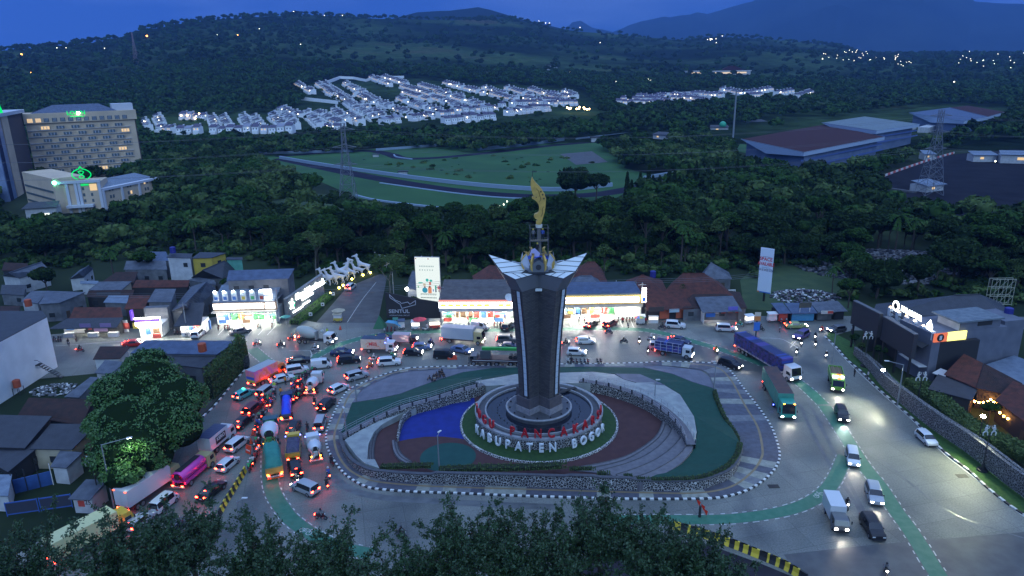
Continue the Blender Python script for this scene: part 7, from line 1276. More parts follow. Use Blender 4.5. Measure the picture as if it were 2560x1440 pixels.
barriers([(612,1180),(590,1218),(566,1256),(548,1290)],8,'yellow and black concrete barrier in the row beside the black sedan','barrier row beside the black sedan',1.0)
barriers([(1690,1322),(1755,1340),(1830,1366),(1900,1394),(1960,1420),(2010,1450)],13,'yellow and black chevron barrier in the row at the lower right','barrier row at the lower right',1.2)
barriers([(1872,868),(1898,884)],3,'yellow and black barrier beside the direction sign','barriers at the direction sign',.9)
def umbrella(x,y,r,h,cols,lab):
 t=thing('umbrella',lab,'umbrella',G(x,y));b=MB();b.cyl((0,0,0),(0,0,h),.03,n=5);b.build('pole',frame_w,t);b=MB()
 for i in range(8):a,c=6.2832*i/8,6.2832*(i+1)/8;b.add([(0,0,h),(r*math.cos(a),r*math.sin(a),h-r*.35),(r*math.cos(c),r*math.sin(c),h-r*.35)],[(0,1,2)],i%len(cols))
 b.build('canopy',cols,t)
umbrella(1050,822,1.6,2.8,[mat('red_umbrella',(.6,.05,.07),.6)],'large red umbrella over a lit food cart');umbrella(1597,815,1.2,2.5,[MATS['red_umbrella'],shelf_c[1],shelf_c[2],shelf_c[4]],'rainbow umbrella in front of the food stall');umbrella(716,812,1.2,2.4,[plaster_gr],'dark green umbrella below the sign wall');umbrella(848,800,1.6,2.9,[plaster_c],'cream umbrella over a yellow stand on the side road')
def cart(A,B,m,lab,lit=True,roof=None):
 S=Bld('food_cart',lab,'food cart',A,B);S.box('counter',0,S.W,0,.9,.3,1.0,m);S.box('display_case',.05,S.W-.05,.05,.85,1.0,1.75,glow('cart_light',(1,.95,.85),2.6)if lit else frame_w);S.roof('roof',[(-.1,-.3,2.0),(S.W+.1,-.3,2.0),(S.W+.1,1.1,2.2),(-.1,1.1,2.2)],roof or frame_w)
 for x in(.3,S.W-.3):put('wheel',WH[.27],S.t,(x,.1,.27))
cart((1029,826),(1048,826),frame_w,'brightly lit white food cart under the red umbrella');cart((1074,824),(1100,823),shelf_c[0],'red food cart right of the white scooter',True,plaster_c);cart((996,824),(1012,823),shelf_c[3],'small cart with a yellow banner left of the red umbrella',False,corr_b);cart((834,806),(854,806),plaster_y,'yellow stand in the middle of the side road',False,plaster_c);cart((1866,812),(1884,810),frame_w,'lit glass cart at the left of the direction sign');cart((1920,806),(1942,805),frame_w,'white windowed cart left of the red shuttered stall',False);cart((1590,812),(1612,812),frame_w,'white handcart under the rainbow umbrella',False)
b=MB();b.add([(0,0,1.9),(2.0,.1,1.5),(3.2,0,.8),(.4,1.2,2.0),(2.2,1.3,1.8),(3.4,1.0,1.2)],[(0,1,4,3),(1,2,5,4)]);o=b.build('tarpaulin',mat('sky_blue_tarpaulin',(.08,.28,.45),.6));o.location=G(965,826);tag(o,'pale blue tarpaulin canopy left of the small cart','tarpaulin')
b=MB();b.add([(-1.4,-1.2,0),(1.4,-1.2,0),(1.4,1.2,0),(-1.4,1.2,0),(0,0,2.9)],[(0,1,4),(1,2,4),(2,3,4),(3,0,4)]);o=b.build('tent',mat('dark_green_canvas',(.02,.11,.05),.7));o.location=G(950,818);tag(o,'dark green canvas cone beside the white scooter','tent')
t=thing('street_sign','small green direction board in front of the circuit wall','sign',G(990,822));b=MB();b.cyl((0,0,0),(0,0,2.3),.05,n=5);b.build('pole',pole_m,t);b=MB();b.box((0,0,2.4),(1.2,.08,.6));b.build('board',plaster_gr,t)
t=thing('wall_lamp','round white lamp glaring beside the billboard','lamp',G(1018,738,2));b=MB();b.ball((0,0,1.6),.45,10,7);b.build('globe',glow('globe_glow',(1,1,.95),22),t);b=MB();b.cyl((0,0,-2),(0,0,1.3),.06,n=5);b.build('pole',pole_m,t)
def horse_mesh():
 v=[(-.9,0,1.45),(-.2,0,1.5),(.55,0,1.6),(.95,0,2.15),(1.2,0,2.75),(1.65,0,2.65),(1.95,0,2.45)];rd=[.34,.33,.36,.22,.17,.13,.08];e=[(i,i+1)for i in range(6)]
 for s,x,i0,pts in((1,.5,2,[(.65,.95),(1.15,.75),(1.0,.25)]),(-1,.5,2,[(.6,.9),(.75,.5),(.6,0)]),(1,-.9,0,[(-.95,.95),(-1.25,.55),(-1.1,0)]),(-1,-.9,0,[(-.75,.9),(-.95,.5),(-.7,0)])):
  k=len(v);v+=[(p[0],s*.2,p[1])for p in pts];rd+=[.14,.085,.06];e+=[(i0,k),(k,k+1),(k+1,k+2)]
 k=len(v);v+=[(-1.3,0,1.6),(-1.7,0,1.9),(-2.0,0,1.5)];rd+=[.1,.13,.05];e+=[(0,k),(k,k+1),(k+1,k+2)]
 for i,p in enumerate([(.75,0,2.5),(.95,0,3.05),(1.15,0,3.15)]):v.append(p);rd.append(.07);e.append((3+(i+1)//2,len(v)-1))
 me=bpy.data.meshes.new('horse');me.from_pydata(v,e,[]);o=bpy.data.objects.new('h',me);COL.objects.link(o);o.modifiers.new('s','SKIN')
 for i,r in enumerate(rd):me.skin_vertices[0].data[i].radius=(r,r)
 me.skin_vertices[0].data[1].use_root=True;o.modifiers.new('d','SUBSURF').levels=1;dg=bpy.context.evaluated_depsgraph_get();dg.update();out=bpy.data.meshes.new_from_object(o.evaluated_get(dg));bpy.data.objects.remove(o);out.materials.clear();out.materials.append(mat('white_statue',(.55,.55,.58),.6));out.name='horse';return out
HM=horse_mesh()
for x,y,rz,s,l in[(812,712,2.9,1.5,'leftmost rearing white horse statue by the sign wall'),(826,712,3.4,1.5,'second white horse statue from the sign wall'),(842,710,3.3,1.6,'white horse statue with a lowered neck in the front group'),(852,700,3.0,1.7,'tall white horse statue turning its head left'),(862,696,.4,1.8,'tallest white horse statue looking right'),(876,695,2.7,1.4,'white horse statue stepping behind the tallest one'),(892,690,3.2,1.4,'white horse statue kneeling before the trees'),(906,684,3.0,1.8,'white horse statue with an open mouth nearest the feathery tree'),(960,666,3.3,1.6,'white horse statue high behind the feathery tree'),(972,674,2.9,1.3,'low white horse statue right of the feathery tree')]:
 o=mesh_obj('horse_statue',HM);o.location=G(x,y);o.rotation_euler=(0,R_(-8),rz);o.scale=(s,s,s);tag(o,l,'statue','horse statues beside the side road')
for i,(x,y)in enumerate([(826,736),(848,722),(858,716),(880,700),(908,690),(926,684)]):
 t=thing('garden_lamp','small yellow uplight in the bushes, number %s up the side road'%['one','two','three','four','five','six'][i],'garden lamp',G(x,y));b=MB();b.ball((0,0,.3),.28,8,5);b.build('bulb',glow('yellow_uplight',(1,.72,.1),38),t);b=MB();b.cyl((0,0,0),(0,0,.2),.1,n=5);b.build('base',trim_m,t)
 # hotel
hot_c=mat('hotel_cream_wall',(.60,.47,.33),.8,col2=(.50,.39,.28),scale=.15,detail=7);hot_w=mat('hotel_pale_trim',(.50,.52,.58),.7);hot_b=mat('hotel_brown_cladding',(.075,.06,.065),.8);hwin=mat('hotel_window',(.10,.13,.15),.2);wlit=glow('warm_window',(1,.72,.4),.9);grn=glow('green_neon',(.0,.75,.16),1.3)
H=Bld('hotel','long eight storey cream hotel with a blue roof and green letters','hotel',(96,462),(360,440));W_=H.W;top=H.uz(210,287)[1];H.box('walls',0,W_,0,16,0,top-3.4,hot_c);H.box('top_storey',-.5,W_+1.2,-1.2,17,top-3.4,top+1.6,hot_c)
H.box('side_wall',W_-.1,W_+.6,.5,15.5,0,top-3.5,hot_b)
for i in range(13):
 u=W_*(.02+.072*i);f=H.box('window',u,u+W_*.045,-1.3,-1.22,top-2.9,top-.9,hwin if i>1 else wlit)
 for k in range(3):put('sash',boxmesh('sash',(.12,.05,2.0),hot_w),f,(u+W_*.011*(k+1),-1.34,top-1.9))
fh=(top-4)/9.6
for r_ in range(8):
 z=top-4.2-fh*(r_+1)+.4;H.box('balcony_slab',.3,W_-3,-.75,-.02,z-.25,z-.1,hot_w)
 for k in range(7-(r_%2==0)):
  u=W_*(.045+(.06 if r_%2==0 else-.02)+k*.135)
  if u+5>W_:continue
  H.box('window_surround',u,u+5.2,-.7,-.03,z+.0,z+fh*.66,hot_c);f=H.box('window',u+1.1,u+4.9,-.76,-.71,z+.4,z+fh*.60,hwin if(k*3+r_)%19 else wlit);put('sash',boxmesh('hsash',(.3,.05,fh*.4),hot_w),f,(u+2.2,-.8,z+fh*.35));put('sash',boxmesh('hsash',(.3,.05,fh*.4),hot_w),f,(u+3.7,-.8,z+fh*.35))
H.roof('roof',[(3,1,top+1.7),(W_-8,1,top+1.7),(W_-16,8,top+5.5),(14,8,top+5.5)],corr_b);H.roof('roof',[(W_-8,16,top+1.7),(3,16,top+1.7),(14,8,top+5.5),(W_-16,8,top+5.5)],corr_b);H.box('lift_house',W_-10,W_+.5,3,12,top+1.6,top+5.2,hot_w)
H.text('LORIN',W_*.46,top-.3,3.0,grn,v=-1.5,bold=.05,part='green_lettering');H.box('green_underline',W_*.40,W_*.53,-1.5,-1.3,top-.9,top-.5,grn);b=MB();b.ball((W_*.48,-1.9,top+1.2),.75,10,7);b.build('white_glare_lamp',glow('bright_mint',(.8,1,.9),30),H.t);b=MB();b.tube([(W_-5,8,top+5),(W_-5.4,8,top+17)],.16,4);b.build('mast',frame_b,H.t)
H=Bld('hotel_tower','tall hotel slab with a brown wall and blue glass at the left edge','building',(30,500),(92,462));W_=H.W;top=H.uz(40,284)[1];H.box('walls',W_*.38,W_,0,9,0,top,hot_b);H.box('cream_pier',W_*.18,W_*.40,-.6,9,0,top,hot_c);H.box('glass_front',-5,W_*.16,-.4,9,0,top,mat('blue_curtain_wall',(.22,.28,.42),.3,col2=(.15,.2,.33),scale=.3));H.box('cap',-5,W_+1,-1.2,9.5,top,top+1.6,hot_w)
for u in(-3.5,-1.6,.3):H.box('mullion',u,u+.5,-.8,-.41,0,top,mat('dark_blue_mullion',(.03,.04,.09),.5))
b=MB();b.cyl((W_*.25,0,top+1.6),(W_*.25,0,top+6.5),1.1,.3,6);b.build('green_crest',grn,H.t)
H=Bld('hotel_annexe','low cream annexe of the hotel with white piers and a green dome emblem','building',(152,534),(262,527));W_=H.W;top=H.uz(190,457)[1];H.box('walls',0,W_,0,14,0,top,hot_c)
for a in(0,.22,.42,.5,.95):H.box('pier',W_*a,W_*a+1.1,-.7,0,0,top+.6,hot_w)
H.box('cornice',-.4,W_+.4,-.9,.2,top-.2,top+.9,hot_w);H.box('entrance_canopy',W_*.2,W_*.8,-3,0,2.4,3.4,hot_w);H.box('lit_window',W_*.76,W_*.92,-.1,0,top-3.6,top-.8,wlit)
for k in range(8):H.box('window',W_*(.58+.18*(k%2)),W_*(.58+.18*(k%2))+.8,-.08,0,1.5+2.6*(k//2),2.8+2.6*(k//2),hwin)
cxu,cz_=H.uz(204,436);b=MB();pts=[(cxu+3.2*math.sin(a)*(1-.12*math.cos(2*a)),-.4,cz_+2.4*math.cos(a)+(1.0 if abs(a)<.1 else 0))for a in np.linspace(-2.6,2.6,25)];b.tube(pts,.22,5);b.tube([(cxu+1.0*math.sin(a*2),-.4,cz_+1.5*math.cos(a))for a in np.linspace(0,6.28,22)],.2,5);b.box((cxu,-.4,cz_-3.2),(7.5,.2,.9));b.box((cxu+.5,-.4,cz_-4.4),(3,.2,.5));b.build('green_emblem',grn,H.t);b=MB();b.ball((W_*.02,-1.5,top+.6),.8,8,6);b.build('mint_floodlight',glow('mint_flood',(.15,1,.5),25),H.t)
H=Bld('hotel_wing','cream hotel wing with small paired windows and a pale roof edge','building',(263,527),(400,494));W_=H.W;top=H.uz(330,462)[1];H.box('walls',0,W_,0,12,0,top,hot_c);H.box('cornice',0,W_+.4,-.6,12.4,top,top+1.0,hot_w);H.roof('roof',[(0,2,top+1.1),(W_,2,top+1.1),(W_,12,top+3),(0,12,top+3)],corr_l)
for a in(0,.31,.62,.93):H.box('pier',W_*a,W_*a+(.9 if a<.9 else 2.2),-.7,0,0,top,hot_w)
for k in range(18):u=W_*(.12+.31*(k%3))+(1.6 if k%2 else 0);H.box('window',u,u+.9,-.1,0,1.6+3.1*(k//6),3.0+3.1*(k//6),hwin if k%7 else wlit)
H=Bld('hotel_side_wing','receding left side of the hotel annexe with three window bands','building',(72,512),(150,536));W_=H.W;top=H.uz(100,440)[1];H.box('walls',0,W_-.3,0,12,0,top,hot_c)
for k in range(3):H.box('window_band',1.5,W_-2,-.3,0,2.2+k*3.3,3.0+k*3.3,hwin)
H=Bld('hotel_gatehouse','brightly lit white gatehouse at the foot of the hotel','building',(68,552),(146,547));H.box('walls',0,H.W,0,6,0,5,plaster_w);H.box('lit_front',H.W*.25,H.W*.75,-.1,0,.4,2.6,glow('gatehouse_light',(.9,1,.9),1.6));H.roof('roof',[(-1,-1,5),(H.W+1,-1,5),(H.W,6,6.5),(0,6,6.5)],corr_d)
# race circuit and grandstands
def gsheet(name,pts,z,m,lab,cat=None):b=MB();b.slab(GP(pts,z),z);return tag(b.build(name,m),lab,cat or name,kind='structure')
field_m=mat('open_field_grass',(.010,.062,.010),.95,col2=(.022,.092,.016),scale=.035,detail=10)
gsheet('field',[(640,390),(900,372),(1200,366),(1500,345),(1600,352),(1560,420),(1640,440),(1540,495),(1400,512),(1150,528),(900,497),(700,410)],.02,field_m,'open green infield of the race circuit')
gsheet('field',[(470,500),(640,470),(860,490),(880,560),(700,612),(520,600)],.02,grass_m,'rough grass clearing left of the pylon');gsheet('field',[(1850,700),(1900,660),(1990,640),(2090,655),(2130,700),(2128,776),(2000,782),(1860,772)],.02,grass_m,'grassy clearing behind the roadside stalls');gsheet('field',[(1850,360),(2100,385),(1960,400),(1840,378)],.03,field_m,'patch of lawn in front of the red grandstand roof')
track_m=mat('race_track_asphalt',(.014,.014,.028),.95,col2=(.022,.021,.038),scale=.06,spec=.1)
strip('race_track',[(688,391),(860,379),(930,378),(975,386),(1010,396),(1100,394),(1250,379),(1400,362),(1700,338)],10,.06,track_m,'far dark straight and bend of the race track',step=4);strip('race_track',[(700,396),(850,428),(1000,456),(1150,478),(1300,490),(1420,490),(1530,481),(1690,449)],11,.07,track_m,'near sweeping bend of the race track',step=4)
gsheet('car_park',[(1400,385),(1480,378),(1520,405),(1440,412)],.08,asph_m,'pale paved patch at the right of the infield','paving')
def cwall(pts,h,lab,m=None):b=MB();P=smooth_path([p[:2]for p in GP(pts)],4);b.wall(P,0,h,0,1.0);return tag(b.build('track_wall',m or mat('pale_blue_wall',(.24,.32,.42),.7)),lab,'wall')
cwall([(640,386),(720,384),(880,380)],1.6,'pale track wall at the left of the far straight');cwall([(940,377),(1090,366)],1.6,'pale track wall beside the small bend');cwall([(1195,377),(1300,366),(1410,352)],2.2,'pale track wall along the right of the far straight');cwall([(1440,350),(1640,328)],1.6,'pale track wall running off to the far right');cwall([(700,397),(800,414),(950,436),(1100,456),(1250,471),(1400,478),(1530,466)],1.9,'long pale track wall round the near bend');cwall([(1610,448),(1700,433)],1.6,'short pale track wall right of the dark trees');cwall([(890,490),(930,500),(1000,510),(1100,521)],.7,'low pale kerb wall in the near grass');cwall([(985,388),(992,394),(1030,399)],.7,'pale blue kerb at the small bend')
cwall([(950,458),(1150,485),(1300,497),(1450,496)],.4,'thin pale edge line below the near bend')
for x,y,s,l in[(1008,438,3,'small marshal hut beside the near bend'),(1655,470,4,'small hut right of the tall trees'),(1490,356,5,'low pavilion at the end of the infield'),(940,392,2.5,'tiny hut by the small bend'),(1380,176,14,'flat roofed villa on the slope above the estate')]:
 o=T(x,y);t=thing('hut',l,'hut',o);b=MB();b.box((0,0,s*.35),(s*1.5,s,s*.7));b.build('walls',plaster_w,t);b=MB();b.box((0,0,s*.75),(s*1.9,s*1.3,s*.12));b.build('roof',corr_d,t)
red_roof=wave_mat('dark_red_sheet_roof',(.055,.005,.009),(.040,.005,.008),1.2,1.0);pale_roof=wave_mat('weathered_pale_roof',(.20,.26,.28),(.13,.17,.18),.5,.6)
def stand(e,m,lab,z=12.):
 t=rb('grandstand',lab,'grandstand',[(x,y,z)for x,y in e],None,mat('stand_side',(.10,.14,.24),.7,col2=(.16,.2,.3),scale=.1),m,inset=4)
 E=[Vector(G(x,y,z))-Vector(t.location)for x,y in e];b=MB()
 b.add([E[0]+Vector((0,0,-2)),E[1]+Vector((0,0,-2)),E[1]+Vector((0,0,.2)),E[0]+Vector((0,0,.2))],[(0,1,2,3)]);b.add([E[3],E[3].lerp(E[0],.45)+Vector((0,0,-5)),E[0]+Vector((0,0,-2)),E[0]+Vector((0,0,.2)),E[3]+Vector((0,0,.3))],[(0,1,2,3,4)])
 b.build('fascia',mat('pale_blue_fascia',(.36,.44,.56),.5),t);b=MB();a,c=E[0],E[1]
 for k in range(2):n=Vector((0,0,-5-3.2*k));d=((E[0]-E[3]).normalized())*(-2+1.5*k);b.add([a+n+d,c+n+d,c+n+Vector((0,0,.9))+d,a+n+Vector((0,0,.9))+d],[(0,1,2,3)])
 b.build('seating_band',mat('blue_band',(.08,.13,.34),.6),t);return t
stand([(2010,381),(2212,342),(2062,311),(1852,348)],red_roof,'grandstand with the big dark red roof');stand([(2191,327),(2299,310),(2162,291),(2054,307)],pale_roof,'grandstand with the weathered pale roof behind the red one',14);stand([(2410,303),(2470,293),(2372,269),(2272,282)],corr_b,'far grandstand with a grey blue roof',13);stand([(2470,292),(2514,280),(2420,264),(2373,269)],red_roof,'far red roof joined to the grey blue grandstand',13)
for a,c,lab in[((2195,352),(2290,330),'white wall block between the red and pale grandstands'),((2320,338),(2395,315),'long white low shed below the far grandstands')]:S=Bld('white_block',lab,'building',a,c);S.box('walls',0,S.W,0,8,0,6,plaster_w)
lot_m=mat('kart_lot_asphalt',(.010,.010,.016),.95,col2=(.018,.017,.024),scale=.1,detail=8,spec=.1)
gsheet('kart_lot',[(2185,447),(2240,425),(2330,392),(2420,382),(2560,372),(2760,365),(2760,560),(2560,545),(2230,530),(2195,490)],.05,lot_m,'dark asphalt kart lot at the right edge','paving')
b=MB();P=smooth_path([p[:2]for p in GP([(2184,452),(2215,440),(2270,420),(2330,400),(2385,384)])],2.2)
for i in range(len(P)-1):b.wall([P[i],P[i+1]],0,1.1,i//2%2,.4)
tag(b.build('tyre_barrier',[frame_w,shelf_c[0]]),'red and white barrier round the kart lot','barrier');cwall([(2184,455),(2200,468),(2240,476),(2290,483)],.8,'grey curved barrier at the near end of the kart lot',cement_m)
for a,c,h,lab in[((2432,405),(2490,405),4,'smaller white office at the kart lot'),((2500,408),(2640,412),5,'long white office at the right edge of the kart lot'),((2310,400),(2336,400),3.5,'white kiosk at the corner of the kart lot'),((2316,482),(2358,476),3,'white canopy half hidden by trees below the kart lot'),((1776,330),(1820,330),4,'white mosque with a green dome'),((1870,316),(1915,314),4,'white house with a brown roof by the far lot'),((1632,348),(1664,350),4,'small violet roofed house in the trees')]:
 S=Bld('building',lab,'building',a,c);S.box('walls',0,S.W,0,8,0,h,plaster_w);S.roof('roof',[(-.8,-1,h),(S.W+.8,-1,h),(S.W,8,h+1.5),(0,8,h+1.5)],corr_l if h!=4 or a[0]>2000 else corr_d);S.box('lit_window',S.W*.3,S.W*.45,-.1,0,h*.4,h*.7,wlit)
 if 'mosque' in lab:b=MB();b.ball((S.W*.7,4,h+2),3,12,8);b.build('dome',mat('green_dome',(.03,.35,.2),.5),S.t)
for x0,x1,y0,y1,n,lab in[(1714,1760,184,184,1,'left pale block of the hillside complex'),(1774,1888,184,186,1,'long lit terrace of the hillside complex under a red roof')]:
 a=T(x0,y0+8);c=T(x1,y1+8);t=thing('hillside_building',lab,'building',a);w=c[0]-a[0];b=MB();b.box((w/2,0,5),(w,12,9));b.build('walls',plaster_w,t);b=MB();b.box((w/2,0,10.5),(w*1.05,14,1.6));b.build('roof_slab',frame_w,t);b=MB();b.box((w/2,-6.2,7),(w*.8,.2,3));b.build('lit_windows',glow('far_warm',(1,.8,.55),.9),t)
 if x1>1800:b=MB();b.box((w*.55,4,16),(w*.6,16,9),taper=(.2,.3));b.build('red_roof',red_roof,t)
 # the two housing estates
ROWS=[(743,216,783,237),(795,216,839,242),(811,214,856,247),(851,249,940,305),(863,214,912,240),(891,242,935,265),(394,301,410,322),(532,301,546,329),(560,305,575,326),(609,301,626,326),(635,301,656,324),(680,296,713,324),(715,296,743,326),(766,291,804,324),(792,291,856,322),(837,286,870,315),(445,337,738,334),(809,330,856,330),(400,330,440,334),(455,300,520,302),(360,308,372,330),(928,199,977,219),(959,199,1019,217),(1006,222,1080,245),(1050,219,1158,250),(1080,250,1158,276),(1111,214,1217,242),(1091,237,1209,271),(1209,227,1271,245),(1266,227,1338,248),(1325,230,1405,253),(1408,235,1441,248),(1287,248,1354,261),(905,242,952,266),(900,268,962,304),(957,268,1029,297),(998,255,1106,289),(952,312,1132,291),(1137,286,1243,278),(1106,312,1235,301),(1266,291,1377,278),(1248,270,1441,265),(700,281,760,300),(870,295,905,315),(820,236,880,262),(1340,258,1420,262),(1230,240,1290,256),(1010,238,1075,258),(1360,240,1430,250),(1539,264,1675,264),(1552,255,1680,259),(1590,249,1706,254),(1680,243,1758,254),(1727,241,1809,246),(1804,230,1861,241),(1861,241,1928,230),(1866,249,1902,246),(1938,241,1979,236),(1990,249,2026,238),(1700,250,1770,262),(1640,246,1720,247)]
vroof=mat('village_roof',(.055,.045,.085),.7,col2=(.085,.075,.13),scale=.1);vwall=mat('village_wall',(.78,.80,.82),.7)
HMs=[]
for k in range(4):
 w,d,h=(6.2,8,5.6)if k%2 else(6.8,9,6.4);b=MB();b.box((0,0,h/2-1.5),(w,d,h+3),1);b.add([(-w/2-.3,-d*.5-.4,h-.1),(w/2+.3,-d*.5-.4,h-.1),(w/2+.3,d*.18,h+2.4),(-w/2-.3,d*.18,h+2.4),(w/2+.3,d/2,h+.5),(-w/2-.3,d/2,h+.5)],[(0,1,2,3),(3,2,4,5)],0);b.box((0,-d*.6,1.3),(w*.9,1.6,2.8),1)
 for u in(-1.6,1.4):b.box((u,-d*.5-.06,4),(1.1,.08,1.2),2)
 b.box((w*.36,d*.2,h+1.2),(.9,2,3.4),1)
 me=bpy.data.meshes.new('house');me.from_pydata(b.v,[],b.f)
 for m in(mat('pale_sky_sheen_roof',(.20,.21,.27),.5)if k==2 else vroof,vwall,wlit if k==3 else hwin):me.materials.append(m)  # paler roof tone varies the rows and paints in sky reflection
 me.polygons.foreach_set('material_index',b.m);me.update();HMs.append(me)
hs=[];q=random.Random(17)
for x0,y0,x1,y1 in ROWS:
 a,c=Vector(T(x0,y0)),Vector(T(x1,y1));L=(c-a).length;n=max(1,int(L/7.2));rz=math.atan2(c.y-a.y,c.x-a.x)
 for i in range(n):
  if n>5 and q.random()<.13:continue
  p=a.lerp(c,(i+.5)/n);hs.append((p.x,p.y,float(height(p.x,p.y))if math.hypot(p.x,p.y)>R0 else 0.,rz+(0 if abs(rz)<1.57 else math.pi),x0))
hs.sort(key=lambda q:math.hypot(q[0],q[1]));NH=296;rest=hs[NH:];hs=hs[:NH]
for i,(x,y,z,rz,px)in enumerate(hs):
 o=mesh_obj('row_house',HMs[[0,1,2,0,1,3,0][(i*5+i//3)%7]]);o.location=(x,y,z);o.rotation_euler=(0,0,rz);o.scale=(.93,1,(.85,1,1.12,.95)[i*7%4])
 g='houses of the left part of the estate' if px<900 else 'houses of the middle of the estate' if px<1500 else 'houses of the smaller right estate';tag(o,{'houses of the left part of the estate':'white row house with a dark roof in the left part of the estate','houses of the middle of the estate':'white row house with a dark roof in the middle of the estate','houses of the smaller right estate':'white row house in the smaller estate at right'}[g],'house',g)
b=MB()
for i,(x,y,z,rz,px)in enumerate(rest):
 me=HMs[i%4];c,s=math.cos(rz),math.sin(rz);k=len(b.v);b.v+=[(x+v.co.x*c-v.co.y*s,y+v.co.x*s+v.co.y*c,z+v.co.z)for v in me.vertices]
 for p in me.polygons:b.f.append([j+k for j in p.vertices]);b.m.append(p.material_index)
if rest:tag(b.build('distant_houses',[vroof,vwall,wlit]),'farthest white row houses of the estates','houses',kind='stuff')
for pts,lab in[([(748,250),(845,262)],'pale boundary wall below the upper left estate rows'),([(812,212),(850,198),(884,199),(915,205),(940,197),(1010,196)],'pale boundary wall along the top of the estate'),([(1650,240),(1730,236)],'pale boundary wall above the right estate')]:
 P=[T(*p)for p in pts];b=MB();b.wall(P,[p[2]-3 for p in P],[p[2]+4 for p in P],0,1);tag(b.build('boundary_wall',vwall),lab,'wall')
def far_lights(L,m,r,lab,grp,up=6.):
 b=MB();b.ball((0,0,0),r,6,4);me=bpy.data.meshes.new('lamp');me.from_pydata(b.v,[],b.f);me.materials.append(m)
 for x,y in L:p=T(x,y);o=mesh_obj('distant_lamp',me);o.location=(p[0],p[1],p[2]+up);s=math.hypot(p[0],p[1])/1000;o.scale=(s,s,s);tag(o,lab,'lamp',grp)
q=random.Random(5);lw=glow('far_white_lamp',(1,.93,.72),8);lo=glow('far_orange_lamp',(1,.35,.06),16)
far_lights([(q.choice(ROWS)[0]+q.uniform(-10,60),0)for _ in range(0)],lw,1,'x','x')
def near_row(n,lo_,hi):return[(r[0]+(r[2]-r[0])*f+q.uniform(-4,4),r[1]+(r[3]-r[1])*f+q.uniform(2,6))for r in[q.choice(ROWS[lo_:hi])for _ in range(n)]for f in[q.random()]]
far_lights(near_row(46,0,21),lw,.5,'warm lamp between the houses in the left part of the estate','lamps in the left of the estate');far_lights(near_row(70,21,49),lw,.55,'warm lamp between the houses in the middle of the estate','lamps in the middle of the estate');far_lights(near_row(34,49,len(ROWS)),lw,.55,'warm lamp between the houses in the smaller right estate','lamps in the smaller estate')
far_lights([(1420+q.uniform(-2,60),284+q.uniform(-3,4))for _ in range(10)]+[(455,304),(470,303),(500,301),(490,312)],glow('far_warm_lamp',(1,.6,.25),22),1.1,'orange lamp at the lit corner buildings of the estate','orange lamps of the estate')
far_lights([(1580+5*i,210-(i%3))for i in range(10)]+[(1540,214),(1550,213)],lw,.8,'lamp in the string of lights across the wooded slope','string of slope lights')
far_lights([(225,173),(298,167),(55,143),(80,192),(595,95),(430,60),(368,96)],lo,1.0,'orange lamp on the dark left hill','orange lamps on the left hill');far_lights([(520,50),(480,48),(735,40),(812,50),(857,50),(915,38),(970,38),(145,135),(168,135),(264,136),(650,86),(753,127),(545,102),(225,100),(660,40)],lw,.4,'white lamp on the left and centre ridge','ridge lamps',14)
far_lights([(1370+q.gauss(0,14),66+q.uniform(-3,4))for _ in range(10)]+[(1630+q.gauss(0,18),88+q.uniform(-4,4))for _ in range(12)]+[(1775+q.gauss(0,10),110+q.uniform(-2,3))for _ in range(6)]+[(1690,95),(1805,101),(1450,79),(1595,84),(1500,120),(1790,120)],lw,.4,'lamp in the hamlets along the right ridge','right ridge lamps',16)
far_lights([(2150+q.gauss(0,30),138+q.gauss(0,5))for _ in range(14)]+[(2050+q.uniform(0,200),155+q.uniform(-6,14))for _ in range(26)]+[(2230+q.uniform(0,60),170+q.uniform(-6,14))for _ in range(8)]+[(2380+q.uniform(0,180),160+q.gauss(0,14))for _ in range(22)],lw,.3,'lamp of the far valley town at right','valley town lamps',16);far_lights([(2300+q.uniform(0,250),216+q.uniform(-20,30))for _ in range(9)]+[(1100+q.uniform(0,400),205+q.uniform(-25,10))for _ in range(7)],lw,.9,'scattered lamp in the woods around the estates','woodland lamps')
far_lights([(430,466),(410,468),(408,474),(950,569),(830,575),(1925,556),(1690,530),(2320,560),(2485,422),(1260,536),(1250,540),(1235,546),(1268,528),(690,622)],lw,.9,'lamp glinting through the dark tree belt','tree belt lamps',4)
b=MB();o=T(705,30);t=thing('striped_tower','red and white banded tower on the left ridge','tower',o)
for i in range(5):b=MB();b.cyl((0,0,i*14),(0,0,i*14+14),7-.7*i,6.3-.7*i,10);b.build('band',mat('tower_red',(.35,.03,.04),.7)if i%2 else plaster_w,t)
def lattice(x,y,h,w,lab,arms=False,m=None):
 o=T(x,y);t=thing('lattice_tower',lab,'pylon',o);b=MB();n=9;S=lambda k:w*(1-.82*min(1,k/(n*.8)))+w*.02
 for k in range(n):
  z0,z1=h*k/n,h*(k+1)/n;a,c=S(k),S(k+1);C4=lambda s,z:[(-s,-s,z),(s,-s,z),(s,s,z),(-s,s,z)];A4,B4=C4(a,z0),C4(c,z1)
  for i in range(4):b.cyl(A4[i],B4[i],h*.0035,n=4);b.cyl(A4[i],B4[(i+1)%4],h*.0022,n=3);b.cyl(A4[(i+1)%4],B4[i],h*.0022,n=3);b.cyl(B4[i],B4[(i+1)%4],h*.0022,n=3)
 b.build('lattice',m or mat('pylon_steel',(.16,.17,.20),.6),t)
 if arms:
  for z in(.55,.74,.93):b=MB();b.tube([(-h*.13,0,h*z),(0,0,h*z+h*.03),(h*.13,0,h*z)],h*.0035,4);b.cyl((-h*.13,0,h*z),(h*.13,0,h*z),h*.003,n=4);b.build('crossarm',MATS['pylon_steel'],t)
 return o
